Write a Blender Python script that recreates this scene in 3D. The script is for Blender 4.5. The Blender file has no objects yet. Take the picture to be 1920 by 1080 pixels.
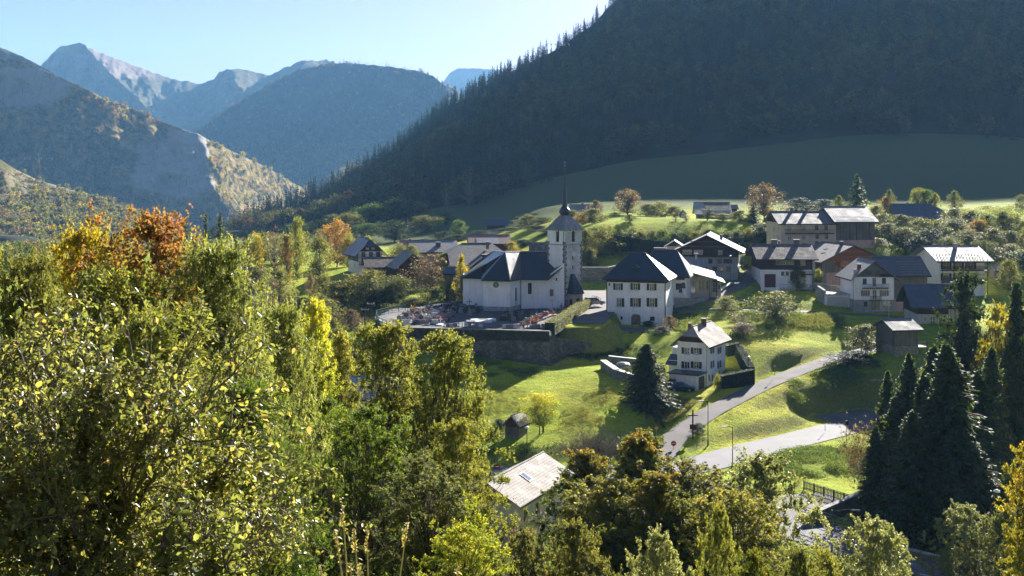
import bpy, bmesh, math, random
import numpy as np
from mathutils import Vector, Matrix
sc = bpy.context.scene
C = sc.collection
R = math.radians
# ---------------------------------------------------------------- camera, sky, sun, exposure
F = 2133.33          # focal length in pixels of a 1920 px wide frame
HV = 340.0           # row of the horizon
cam_d = bpy.data.cameras.new('camera'); cam = bpy.data.objects.new('camera', cam_d); C.objects.link(cam)
cam_d.sensor_width = 36; cam_d.lens = 40; cam_d.shift_y = -(540 - HV) / 1920
cam_d.clip_start = 0.3; cam_d.clip_end = 40000
cam.location = (0, 0, 0); cam.rotation_euler = (R(90), 0, 0)
sc.camera = cam
SUN_AZ, SUN_EL = R(26), R(22.2)       # azimuth measured from the view direction towards the right
world = bpy.data.worlds.new('World'); sc.world = world; world.use_nodes = True
wn = world.node_tree.nodes; wl = world.node_tree.links
bg = wn['Background']; sky = wn.new('ShaderNodeTexSky'); sky.sky_type = 'NISHITA'; sky.sun_disc = False
sky.sun_elevation = SUN_EL; sky.sun_rotation = SUN_AZ
sky.air_density = 1.0; sky.dust_density = 1.6; sky.ozone_density = 4.0; sky.altitude = 900
bg.inputs['Strength'].default_value = 0.037
wb = wn.new('ShaderNodeMix'); wb.data_type = 'RGBA'; wb.blend_type = 'MULTIPLY'; wb.inputs[0].default_value = 1; wb.inputs[7].default_value = (0.86, 0.60, 0.68, 1)   # white balance
wl.new(sky.outputs[0], wb.inputs[6]); wl.new(wb.outputs[2], bg.inputs['Color'])
sun_d = bpy.data.lights.new('sun', 'SUN'); sun = bpy.data.objects.new('sun', sun_d); C.objects.link(sun)
sun_d.energy = 5.0; sun_d.angle = R(0.5); sun_d.color = (1.0, 0.95, 0.87)
SDIR = Vector((math.sin(SUN_AZ) * math.cos(SUN_EL), math.cos(SUN_AZ) * math.cos(SUN_EL), math.sin(SUN_EL)))
sun.rotation_euler = SDIR.to_track_quat('Z', 'Y').to_euler()
sc.view_settings.view_transform = 'Standard'; sc.view_settings.look = 'None'
sc.view_settings.gamma = 1; sc.view_settings.use_curve_mapping = False
sc.view_settings.exposure = 2.2
sc.render.engine = 'CYCLES'
cy = sc.cycles
cy.use_denoising = True
try: cy.denoiser = 'OPENIMAGEDENOISE'
except Exception: pass
cy.max_bounces = 6; cy.diffuse_bounces = 3; cy.glossy_bounces = 2; cy.transmission_bounces = 4; cy.volume_bounces = 0
cy.transparent_max_bounces = 6; cy.use_adaptive_sampling = True; cy.adaptive_threshold = 0.02
cy.sample_clamp_indirect = 6; cy.caustics_reflective = False; cy.caustics_refractive = False

def P(u, v, d): return Vector(((u - 960) / F * d, d, -(v - HV) / F * d))
def X(u, d): return (u - 960) / F * d
def Zv(v, d): return -(v - HV) / F * d

# ---------------------------------------------------------------- noise helpers (numpy value noise)
_rs = np.random.RandomState(7); _T = _rs.rand(256, 256)
def vnoise(x, y):
    x = np.asarray(x, float); y = np.asarray(y, float)
    xi = np.floor(x).astype(int); yi = np.floor(y).astype(int); fx = x - xi; fy = y - yi
    fx = fx * fx * (3 - 2 * fx); fy = fy * fy * (3 - 2 * fy)
    a = _T[xi & 255, yi & 255]; b = _T[(xi + 1) & 255, yi & 255]; c = _T[xi & 255, (yi + 1) & 255]; d = _T[(xi + 1) & 255, (yi + 1) & 255]
    return (a * (1 - fx) + b * fx) * (1 - fy) + (c * (1 - fx) + d * fx) * fy - 0.5
def fbm(x, y, o=4, g=0.5):
    s = 0; a = 1.0
    for i in range(o):
        s = s + a * vnoise(np.asarray(x) * 2 ** i + 17.3 * i, np.asarray(y) * 2 ** i + 5.1 * i); a *= g
    return s

# ---------------------------------------------------------------- materials
def nodes(m):
    m.use_nodes = True; nt = m.node_tree; return nt.nodes, nt.links, nt.nodes['Principled BSDF']
MATS = {}
def mix_rgb(n, l, fac, a, b, mode='MIX'):
    x = n.new('ShaderNodeMix'); x.data_type = 'RGBA'; x.blend_type = mode
    for sock, val in ((x.inputs[0], fac), (x.inputs[6], a), (x.inputs[7], b)):
        if isinstance(val, (int, float)): sock.default_value = val
        elif isinstance(val, tuple): sock.default_value = (*val[:3], 1)
        else: l.new(val, sock)
    return x.outputs[2]
def tex_noise(n, l, co, scale, detail=4, rough=0.55):
    t = n.new('ShaderNodeTexNoise'); t.inputs['Scale'].default_value = scale; t.inputs['Detail'].default_value = detail
    t.inputs['Roughness'].default_value = rough; l.new(co, t.inputs['Vector']); return t.outputs['Fac']
def ramp(n, l, fac, stops):
    r = n.new('ShaderNodeValToRGB'); e = r.color_ramp.elements
    while len(e) > 1: e.remove(e[-1])
    e[0].position = stops[0][0]; e[0].color = (*stops[0][1], 1)
    for p_, c_ in stops[1:]:
        k = e.new(p_); k.color = (*c_, 1)
    l.new(fac, r.inputs[0]); return r.outputs[0]
def bump(n, l, h, b, strength=0.3, dist=0.05):
    k = n.new('ShaderNodeBump'); k.inputs['Strength'].default_value = strength; k.inputs['Distance'].default_value = dist
    l.new(h, k.inputs['Height']); l.new(k.outputs[0], b.inputs['Normal'])
def math_n(n, l, op, a, b=None):
    m = n.new('ShaderNodeMath'); m.operation = op
    for i, v in enumerate((a, b)):
        if v is None: continue
        if isinstance(v, (int, float)): m.inputs[i].default_value = v
        else: l.new(v, m.inputs[i])
    return m.outputs[0]

def plain(name, c1, c2=None, scale=1.5, rough=0.8, metal=0.0, bmp=0.0, spec=0.3, detail=4):
    """plain surface with blotchy variation in object space"""
    if name in MATS: return MATS[name]
    m = bpy.data.materials.new(name); n, l, b = nodes(m)
    c2 = c2 or tuple(x * 0.75 for x in c1)
    tc = n.new('ShaderNodeTexCoord')
    f = tex_noise(n, l, tc.outputs['Object'], scale, detail)
    col = ramp(n, l, f, [(0.32, c2), (0.66, c1)])
    l.new(col, b.inputs['Base Color']); b.inputs['Roughness'].default_value = rough; b.inputs['Metallic'].default_value = metal
    b.inputs['Specular IOR Level'].default_value = spec
    if bmp: bump(n, l, tex_noise(n, l, tc.outputs['Object'], scale * 8, 3), b, bmp, 0.03)
    MATS[name] = m; return m

def plaster(name, c, stain=(0.5, 0.5, 0.5), amount=0.35):
    if name in MATS: return MATS[name]
    m = bpy.data.materials.new(name); n, l, b = nodes(m); tc = n.new('ShaderNodeTexCoord'); uv = tc.outputs['UV']
    mp = n.new('ShaderNodeMapping'); mp.inputs['Scale'].default_value = (1.6, 0.25, 1); l.new(uv, mp.inputs[0])
    streak = tex_noise(n, l, mp.outputs[0], 1.3, 5, 0.6)
    blot = tex_noise(n, l, uv, 0.5, 5, 0.6)
    f = math_n(n, l, 'MULTIPLY', streak, blot)
    col = ramp(n, l, f, [(0.12, tuple(c[i] * stain[i] for i in range(3))), (0.3, c)])
    fine = tex_noise(n, l, uv, 9, 3)
    col = mix_rgb(n, l, 0.12, col, fine, 'MULTIPLY')
    col = mix_rgb(n, l, amount, c, col)
    l.new(col, b.inputs['Base Color']); b.inputs['Roughness'].default_value = 0.9; b.inputs['Specular IOR Level'].default_value = 0.1
    bump(n, l, fine, b, 0.25, 0.02); MATS[name] = m; return m

def planks(name, c1, c2, width=0.18, horizontal=False, rough=0.8, grey=None):
    """boards by UV metres: each board its own tone, dark joints"""
    if name in MATS: return MATS[name]
    m = bpy.data.materials.new(name); n, l, b = nodes(m); tc = n.new('ShaderNodeTexCoord')
    sep = n.new('ShaderNodeSeparateXYZ'); l.new(tc.outputs['UV'], sep.inputs[0])
    a = sep.outputs[1 if horizontal else 0]
    k = math_n(n, l, 'DIVIDE', a, width); fl = math_n(n, l, 'FLOOR', k); fr = math_n(n, l, 'FRACT', k)
    wn_ = n.new('ShaderNodeTexWhiteNoise'); wn_.noise_dimensions = '1D'; l.new(fl, wn_.inputs['W'])
    mp = n.new('ShaderNodeMapping'); mp.inputs['Scale'].default_value = (1, 8, 1) if horizontal else (8, 1, 1); l.new(tc.outputs['UV'], mp.inputs[0])
    gr = tex_noise(n, l, mp.outputs[0], 1.2, 5, 0.65)
    f = math_n(n, l, 'ADD', math_n(n, l, 'MULTIPLY', wn_.outputs[0], 0.5), math_n(n, l, 'MULTIPLY', gr, 0.6))
    col = ramp(n, l, f, [(0.2, c2), (0.85, c1)])
    big = tex_noise(n, l, tc.outputs['UV'], 0.35, 4)
    if grey: col = mix_rgb(n, l, ramp(n, l, big, [(0.45, (0, 0, 0)), (0.6, (1, 1, 1))]), col, grey)
    j = ramp(n, l, fr, [(0.0, (0.25, 0.25, 0.25)), (0.08, (1, 1, 1)), (0.93, (1, 1, 1)), (1.0, (0.3, 0.3, 0.3))])
    col = mix_rgb(n, l, 1.0, col, j, 'MULTIPLY')
    l.new(col, b.inputs['Base Color']); b.inputs['Roughness'].default_value = rough; b.inputs['Specular IOR Level'].default_value = 0.2
    bump(n, l, j, b, 0.4, 0.02); MATS[name] = m; return m

def rubble(name, c1, c2, mortar, scale=2.2, bmp=0.6):
    if name in MATS: return MATS[name]
    m = bpy.data.materials.new(name); n, l, b = nodes(m); tc = n.new('ShaderNodeTexCoord')
    mp = n.new('ShaderNodeMapping'); mp.inputs['Scale'].default_value = (1, 1.6, 1); l.new(tc.outputs['UV'], mp.inputs[0])
    nz = n.new('ShaderNodeTexNoise'); nz.inputs['Scale'].default_value = 1.2; l.new(mp.outputs[0], nz.inputs['Vector'])
    warp = mix_rgb(n, l, 0.12, mp.outputs[0], nz.outputs['Color'])
    v = n.new('ShaderNodeTexVoronoi'); v.inputs['Scale'].default_value = scale; l.new(warp, v.inputs['Vector'])
    v2 = n.new('ShaderNodeTexVoronoi'); v2.feature = 'DISTANCE_TO_EDGE'; v2.inputs['Scale'].default_value = scale; l.new(warp, v2.inputs['Vector'])
    sp = n.new('ShaderNodeSeparateColor'); l.new(v.outputs['Color'], sp.inputs[0])
    col = ramp(n, l, sp.outputs[0], [(0, c1), (1, c2)])
    e = ramp(n, l, v2.outputs['Distance'], [(0.02, (0, 0, 0)), (0.09, (1, 1, 1))])
    col = mix_rgb(n, l, e, mortar, col)
    big = tex_noise(n, l, tc.outputs['UV'], 0.3, 5, 0.7)
    col = mix_rgb(n, l, 0.75, col, ramp(n, l, big, [(0.3, (0.3, 0.33, 0.25)), (0.7, (1, 1, 1))]), 'MULTIPLY')
    l.new(col, b.inputs['Base Color']); b.inputs['Roughness'].default_value = 0.95; b.inputs['Specular IOR Level'].default_value = 0.1
    bump(n, l, e, b, bmp, 0.06); MATS[name] = m; return m

def roofing(name, c1, c2, bw=0.35, bh=0.3, rough=0.6, metal=0.0, spec=0.4, gap=0.012, seam=False, moss=None, bmp=0.5):
    """courses of slates or tiles (or metal sheets) laid by UV metres"""
    if name in MATS: return MATS[name]
    m = bpy.data.materials.new(name); n, l, b = nodes(m); tc = n.new('ShaderNodeTexCoord')
    br = n.new('ShaderNodeTexBrick'); l.new(tc.outputs['UV'], br.inputs['Vector'])
    br.inputs['Scale'].default_value = 1; br.inputs['Brick Width'].default_value = bw; br.inputs['Row Height'].default_value = bh
    br.inputs['Mortar Size'].default_value = gap; br.inputs['Mortar Smooth'].default_value = 0.3
    br.inputs['Color1'].default_value = (*c1, 1); br.inputs['Color2'].default_value = (*c2, 1)
    br.inputs['Mortar'].default_value = (*(x * 0.35 for x in c2), 1)
    if seam: br.offset = 0.0
    big = tex_noise(n, l, tc.outputs['UV'], 0.45, 6, 0.7)
    col = mix_rgb(n, l, 0.45, br.outputs['Color'], ramp(n, l, big, [(0.3, (0.45, 0.45, 0.45)), (0.7, (1.25, 1.25, 1.25))]), 'MULTIPLY')
    if moss: col = mix_rgb(n, l, ramp(n, l, tex_noise(n, l, tc.outputs['UV'], 1.1, 6, 0.75), [(0.5, (0, 0, 0)), (0.62, (0.8, 0.8, 0.8))]), col, moss)
    l.new(col, b.inputs['Base Color']); b.inputs['Metallic'].default_value = metal; b.inputs['Specular IOR Level'].default_value = spec
    rr = ramp(n, l, big, [(0.3, (rough * 0.8,) * 3), (0.7, (min(1, rough * 1.2),) * 3)]); l.new(rr, b.inputs['Roughness'])
    bump(n, l, br.outputs['Fac'], b, -bmp if False else bmp, 0.02); MATS[name] = m; return m

def leafmat(name, stops, transl=0.5, gloss=0.06, rough=0.55, vary=0.16):
    """leaf: per-leaf tint picks from the ramp; light passes through the blade"""
    if name in MATS: return MATS[name]
    m = bpy.data.materials.new(name); n, l, b = nodes(m)
    at = n.new('ShaderNodeAttribute'); at.attribute_name = 'tint'
    oi = n.new('ShaderNodeObjectInfo')
    f = math_n(n, l, 'ADD', at.outputs['Fac'], math_n(n, l, 'MULTIPLY', math_n(n, l, 'SUBTRACT', oi.outputs['Random'], 0.5), vary))
    col = ramp(n, l, f, stops)
    l.new(col, b.inputs['Base Color']); b.inputs['Roughness'].default_value = rough; b.inputs['Specular IOR Level'].default_value = gloss
    tr = n.new('ShaderNodeBsdfTranslucent')
    tcol = mix_rgb(n, l, 1.0, col, (2.0, 1.85, 0.9), 'MULTIPLY'); l.new(tcol, tr.inputs['Color'])
    mx = n.new('ShaderNodeMixShader'); mx.inputs[0].default_value = transl
    l.new(b.outputs[0], mx.inputs[1]); l.new(tr.outputs[0], mx.inputs[2]); l.new(mx.outputs[0], n['Material Output'].inputs['Surface'])
    MATS[name] = m; return m

LF = {
 'green':   leafmat('leaf_green',   [(0.0, (0.022, 0.045, 0.010)), (0.5, (0.060, 0.100, 0.020)), (0.9, (0.13, 0.16, 0.03)), (1.0, (0.22, 0.19, 0.03))]),
 'olive':   leafmat('leaf_olive',   [(0.0, (0.050, 0.062, 0.018)), (0.5, (0.105, 0.115, 0.036)), (0.9, (0.18, 0.165, 0.055)), (1.0, (0.26, 0.18, 0.05))]),
 'pale':    leafmat('leaf_pale',    [(0.0, (0.055, 0.072, 0.024)), (0.5, (0.115, 0.13, 0.045)), (1.0, (0.20, 0.19, 0.07))], 0.45),
 'silver':  leafmat('leaf_silver',  [(0.0, (0.045, 0.06, 0.025)), (0.5, (0.095, 0.11, 0.05)), (1.0, (0.17, 0.17, 0.075))], 0.5, 0.05, 0.6),
 'lime':    leafmat('leaf_lime',    [(0.0, (0.060, 0.080, 0.020)), (0.4, (0.13, 0.15, 0.038)), (0.8, (0.22, 0.21, 0.055)), (1.0, (0.32, 0.25, 0.06))]),
 'yellow':  leafmat('leaf_yellow',  [(0.0, (0.08, 0.10, 0.016)), (0.5, (0.21, 0.19, 0.022)), (1.0, (0.42, 0.27, 0.03))]),
 'autumn':  leafmat('leaf_autumn',  [(0.0, (0.03, 0.05, 0.012)), (0.5, (0.085, 0.11, 0.022)), (0.75, (0.17, 0.15, 0.025)), (0.9, (0.30, 0.17, 0.03)), (1.0, (0.40, 0.13, 0.03))]),
 'orange':  leafmat('leaf_orange',  [(0.0, (0.10, 0.085, 0.030)), (0.5, (0.21, 0.135, 0.04)), (1.0, (0.38, 0.17, 0.045))]),
 'red':     leafmat('leaf_red',     [(0.0, (0.06, 0.09, 0.02)), (0.45, (0.13, 0.13, 0.025)), (0.7, (0.17, 0.125, 0.045)), (0.9, (0.22, 0.10, 0.05)), (1.0, (0.26, 0.08, 0.045))]),
 'brown':   leafmat('leaf_brown',   [(0.0, (0.070, 0.055, 0.035)), (0.5, (0.155, 0.110, 0.070)), (1.0, (0.25, 0.17, 0.10))], 0.3),
 'dark':    leafmat('leaf_dark',    [(0.0, (0.014, 0.026, 0.009)), (0.6, (0.035, 0.055, 0.018)), (1.0, (0.08, 0.085, 0.03))], 0.3, 0.06, 0.6),
 'needle':  leafmat('needle_dark',  [(0.0, (0.022, 0.040, 0.016)), (0.6, (0.058, 0.088, 0.032)), (1.0, (0.15, 0.165, 0.055))], 0.4, 0.12, 0.6),
 'needle2': leafmat('needle_green', [(0.0, (0.034, 0.056, 0.020)), (0.6, (0.080, 0.108, 0.038)), (1.0, (0.19, 0.195, 0.07))], 0.4, 0.12, 0.6),
 'shrub':   leafmat('leaf_shrub',   [(0.0, (0.045, 0.062, 0.022)), (0.45, (0.12, 0.14, 0.05)), (0.75, (0.21, 0.21, 0.075)), (0.92, (0.28, 0.25, 0.08)), (1.0, (0.30, 0.20, 0.10))], 0.55, 0.5, 0.42),
 'ash':     leafmat('leaf_ash',     [(0.0, (0.08, 0.105, 0.035)), (0.5, (0.15, 0.175, 0.06)), (1.0, (0.25, 0.26, 0.10))], 0.5, 0.25, 0.45),
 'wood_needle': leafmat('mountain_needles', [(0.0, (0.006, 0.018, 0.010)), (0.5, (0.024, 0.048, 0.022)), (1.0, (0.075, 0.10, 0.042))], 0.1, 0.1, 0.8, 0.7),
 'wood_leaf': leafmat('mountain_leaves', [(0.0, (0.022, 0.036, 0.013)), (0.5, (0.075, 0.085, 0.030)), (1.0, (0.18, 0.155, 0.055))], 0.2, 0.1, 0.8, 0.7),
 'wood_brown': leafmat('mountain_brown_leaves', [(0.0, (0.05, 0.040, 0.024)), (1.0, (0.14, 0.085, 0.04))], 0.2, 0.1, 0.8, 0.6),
 'hedge':   leafmat('leaf_hedge',   [(0.0, (0.020, 0.032, 0.010)), (1.0, (0.055, 0.075, 0.022))], 0.2),
 'bramble': leafmat('leaf_bramble', [(0.0, (0.045, 0.075, 0.022)), (0.6, (0.10, 0.15, 0.045)), (1.0, (0.17, 0.20, 0.07))], 0.35, 0.1, 0.6),
}
M = {}
LF['willow'] = leafmat('leaf_willow', [(0.0, (0.07, 0.09, 0.04)), (0.5, (0.16, 0.18, 0.085)), (1.0, (0.29, 0.29, 0.15))], 0.5, 0.3, 0.45)
LF['bright'] = leafmat('leaf_bright', [(0.0, (0.05, 0.09, 0.015)), (0.45, (0.16, 0.20, 0.03)), (0.75, (0.32, 0.32, 0.04)), (1.0, (0.45, 0.38, 0.05))], 0.6)
M['bark'] = plain('bark', (0.11, 0.085, 0.06), (0.045, 0.035, 0.025), 6, 0.95)
M['bark_pale'] = plain('bark_pale', (0.30, 0.26, 0.21), (0.12, 0.10, 0.08), 5, 0.9)
M['twig'] = plain('twig_grey', (0.17, 0.13, 0.10), (0.075, 0.055, 0.045), 4, 0.9)
M['white_wall'] = plaster('white_plaster', (0.88, 0.85, 0.80), (0.6, 0.57, 0.53), 0.45)
M['church_wall'] = plaster('church_plaster', (0.88, 0.85, 0.81), (0.62, 0.6, 0.57), 0.45)
M['cream_wall'] = plaster('cream_plaster', (0.60, 0.50, 0.36), (0.6, 0.55, 0.5), 0.6)
M['grey_wall'] = plaster('grey_plaster', (0.42, 0.41, 0.39), (0.6, 0.6, 0.58), 0.7)
M['tower_wall'] = rubble('tower_render', (0.55, 0.53, 0.51), (0.74, 0.72, 0.69), (0.78, 0.76, 0.73), 2.6, 0.35)
M['pink_wall'] = plaster('pink_plaster', (0.47, 0.33, 0.27), (0.6, 0.55, 0.5), 0.7)
M['stone_wall'] = rubble('rubble_stone', (0.20, 0.18, 0.16), (0.36, 0.33, 0.29), (0.30, 0.28, 0.25), 2.4)
M['old_wall'] = rubble('old_mossy_stone', (0.10, 0.095, 0.085), (0.23, 0.21, 0.19), (0.09, 0.085, 0.075), 1.8)
M['pale_stone'] = rubble('pale_stone', (0.36, 0.34, 0.31), (0.52, 0.49, 0.45), (0.50, 0.48, 0.44), 2.2)
M['quoin'] = plain('quoin_stone', (0.24, 0.23, 0.22), (0.15, 0.14, 0.14), 3, 0.9)
M['wood_dark'] = planks('dark_wood', (0.075, 0.042, 0.026), (0.030, 0.017, 0.012), 0.2)
M['wood_dark_h'] = planks('dark_wood_flat', (0.075, 0.042, 0.026), (0.030, 0.017, 0.012), 0.2, True)
M['wood_grey'] = planks('weathered_wood', (0.17, 0.135, 0.105), (0.075, 0.058, 0.047), 0.22, grey=(0.15, 0.14, 0.125))
M['wood_red'] = planks('reddish_wood', (0.30, 0.115, 0.045), (0.12, 0.045, 0.022), 0.2, True)
M['wood_orange'] = planks('orange_wood', (0.42, 0.17, 0.06), (0.26, 0.10, 0.035), 0.2)
M['wood_maroon'] = planks('maroon_wood', (0.13, 0.036, 0.026), (0.075, 0.022, 0.017), 0.15)
M['slate_blue'] = roofing('blue_slate', (0.024, 0.032, 0.050), (0.016, 0.022, 0.035), 0.3, 0.22, 0.36, 0, 0.6, bmp=0.15)
M['slate_grey'] = roofing('grey_slate', (0.17, 0.16, 0.155), (0.10, 0.095, 0.09), 0.45, 0.35, 0.7, 0, 0.2)
M['slate_pale'] = roofing('pale_slate', (0.27, 0.26, 0.25), (0.18, 0.175, 0.17), 0.4, 0.3, 0.65, 0, 0.25)
M['tile_sand'] = roofing('sandy_tiles', (0.34, 0.305, 0.27), (0.29, 0.26, 0.225), 0.42, 0.36, 0.8, 0, 0.15, 0.02)
M['tile_old'] = roofing('old_shingles', (0.22, 0.17, 0.14), (0.11, 0.085, 0.07), 0.35, 0.3, 0.85, 0, 0.2, 0.03, moss=(0.30, 0.27, 0.22))
M['tile_red'] = roofing('red_tiles', (0.36, 0.20, 0.14), (0.25, 0.13, 0.09), 0.3, 0.3, 0.8)
M['metal_pale'] = roofing('pale_metal_sheet', (0.30, 0.285, 0.265), (0.22, 0.21, 0.20), 0.6, 40, 0.7, 0.0, 0.2, 0.04, True)
M['metal_grey'] = roofing('grey_metal_sheet', (0.26, 0.24, 0.22), (0.19, 0.18, 0.17), 0.5, 30, 0.75, 0.0, 0.2, 0.04, True)
M['metal_blue'] = roofing('blue_metal_sheet', (0.06, 0.085, 0.115), (0.045, 0.065, 0.09), 0.5, 30, 0.45, 0.2, 0.4, 0.03, True)
M['metal_old'] = roofing('old_metal_sheet', (0.055, 0.07, 0.095), (0.035, 0.045, 0.065), 0.6, 2.0, 0.5, 0.1, 0.5, 0.03, True)
M['white_roof'] = roofing('white_roof_sheet', (0.42, 0.41, 0.40), (0.33, 0.32, 0.31), 0.5, 0.5, 0.7, 0.0, 0.15)
M['tin'] = roofing('tin_sheet', (0.26, 0.25, 0.24), (0.18, 0.175, 0.17), 0.7, 1.4, 0.4, 0.3, 0.6, 0.02, True, bmp=0.2)
M['brick'] = plain('chimney_brick', (0.20, 0.085, 0.06), (0.11, 0.05, 0.04), 5, 0.9)
M['frame'] = plain('window_frame', (0.55, 0.52, 0.47), (0.42, 0.40, 0.36), 2, 0.6)
M['frame_dark'] = plain('dark_window_frame', (0.10, 0.07, 0.05), None, 2, 0.6)
M['frame_white'] = plain('white_window_frame', (0.7, 0.69, 0.66), (0.6, 0.59, 0.56), 2, 0.5)
M['frame_blue'] = plain('pale_blue_shutter', (0.35, 0.48, 0.50), (0.27, 0.40, 0.42), 2, 0.7)
M['shutter_dark'] = plain('dark_shutter', (0.035, 0.045, 0.035), (0.02, 0.028, 0.022), 3, 0.6)
M['shutter_brown'] = plain('brown_shutter', (0.075, 0.055, 0.045), (0.045, 0.033, 0.028), 3, 0.7)
M['shutter_tan'] = plain('tan_shutter', (0.27, 0.19, 0.10), (0.18, 0.12, 0.07), 3, 0.7)
M['shutter_orange'] = plain('orange_shutter', (0.42, 0.13, 0.05), (0.3, 0.09, 0.04), 3, 0.7)
M['dark'] = plain('dark_interior', (0.012, 0.012, 0.012), None, 1, 1)
M['iron'] = plain('dark_iron', (0.03, 0.033, 0.035), (0.02, 0.022, 0.022), 4, 0.5, 0.5)
M['green_rail'] = plain('green_painted_rail', (0.03, 0.10, 0.085), (0.02, 0.065, 0.055), 3, 0.5)
M['rail'] = plain('painted_steel_rail', (0.07, 0.10, 0.10), (0.05, 0.07, 0.07), 3, 0.45, 0.3)
M['galv'] = plain('galvanised_steel', (0.38, 0.39, 0.40), (0.28, 0.29, 0.30), 3, 0.45, 0.6)
M['concrete'] = plain('concrete', (0.40, 0.38, 0.35), (0.27, 0.255, 0.235), 1.2, 0.9, 0, 0.2)
M['concrete_dark'] = plain('stained_concrete', (0.20, 0.18, 0.16), (0.11, 0.10, 0.09), 0.8, 0.95, 0, 0.2)
M['asphalt'] = plain('asphalt', (0.20, 0.19, 0.19), (0.13, 0.125, 0.125), 0.25, 0.75, 0, 0.15, 0.4, 8)
M['asphalt_old'] = plain('old_asphalt', (0.24, 0.225, 0.21), (0.14, 0.13, 0.125), 0.22, 0.85, 0, 0.15, 0.3, 8)
M['paint_white'] = plain('white_paint', (0.75, 0.75, 0.73), (0.6, 0.6, 0.58), 4, 0.6)
M['paint_red'] = plain('red_paint', (0.55, 0.025, 0.02), (0.45, 0.02, 0.018), 3, 0.5)
M['gravel'] = plain('gravel_ground', (0.085, 0.085, 0.085), (0.05, 0.05, 0.052), 1.5, 0.95, 0, 0.3)
M['granite'] = plain('grey_granite', (0.22, 0.22, 0.225), (0.13, 0.13, 0.135), 5, 0.4, 0, 0, 0.5)
M['granite_dark'] = plain('black_granite', (0.05, 0.05, 0.055), (0.03, 0.03, 0.033), 5, 0.25, 0, 0, 0.5)
M['marble'] = plain('white_marble', (0.62, 0.60, 0.57), (0.46, 0.45, 0.43), 3, 0.5)
M['pinkstone'] = plain('pink_granite', (0.33, 0.20, 0.17), (0.24, 0.14, 0.12), 5, 0.4)
M['rubber'] = plain('tyre_rubber', (0.02, 0.02, 0.02), None, 3, 0.9)
def glass(name, c, rough=0.08):
    m = bpy.data.materials.new(name); n, l, b = nodes(m)
    tc = n.new('ShaderNodeTexCoord'); f = tex_noise(n, l, tc.outputs['Object'], 0.8, 2)
    l.new(ramp(n, l, f, [(0.35, tuple(x * 0.5 for x in c)), (0.65, c)]), b.inputs['Base Color'])
    b.inputs['Roughness'].default_value = rough; b.inputs['Specular IOR Level'].default_value = 0.7; return m
M['glass'] = glass('window_glass', (0.035, 0.04, 0.045))
M['glass_tan'] = glass('curtained_glass', (0.30, 0.21, 0.10), 0.25)
M['glass_pale'] = glass('bright_curtained_glass', (0.42, 0.42, 0.38), 0.2)

# ---------------------------------------------------------------- mesh building
def add_uv(me):
    n = len(me.loops)
    if n == 0: return
    vs = np.empty(len(me.vertices) * 3, 'f'); me.vertices.foreach_get('co', vs); vs = vs.reshape(-1, 3)
    li = np.empty(n, 'i'); me.loops.foreach_get('vertex_index', li)
    nf = len(me.polygons); st = np.empty(nf, 'i'); me.polygons.foreach_get('loop_start', st)
    tot = np.empty(nf, 'i'); me.polygons.foreach_get('loop_total', tot)
    nr = np.empty(nf * 3, 'f'); me.polygons.foreach_get('normal', nr); nr = nr.reshape(-1, 3)
    N = np.repeat(nr, tot, axis=0); Z = np.array([0, 0, 1.0])
    T = np.cross(Z, N); ln = np.linalg.norm(T, axis=1); flat = ln < 0.02
    T[flat] = (1, 0, 0); ln[flat] = 1; T /= ln[:, None]
    B = np.cross(N, T); p = vs[li]
    uv = np.stack([(p * T).sum(1), (p * B).sum(1)], 1).astype('f')
    lay = me.uv_layers.new(name='UVMap'); lay.data.foreach_set('uv', uv.ravel())

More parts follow.
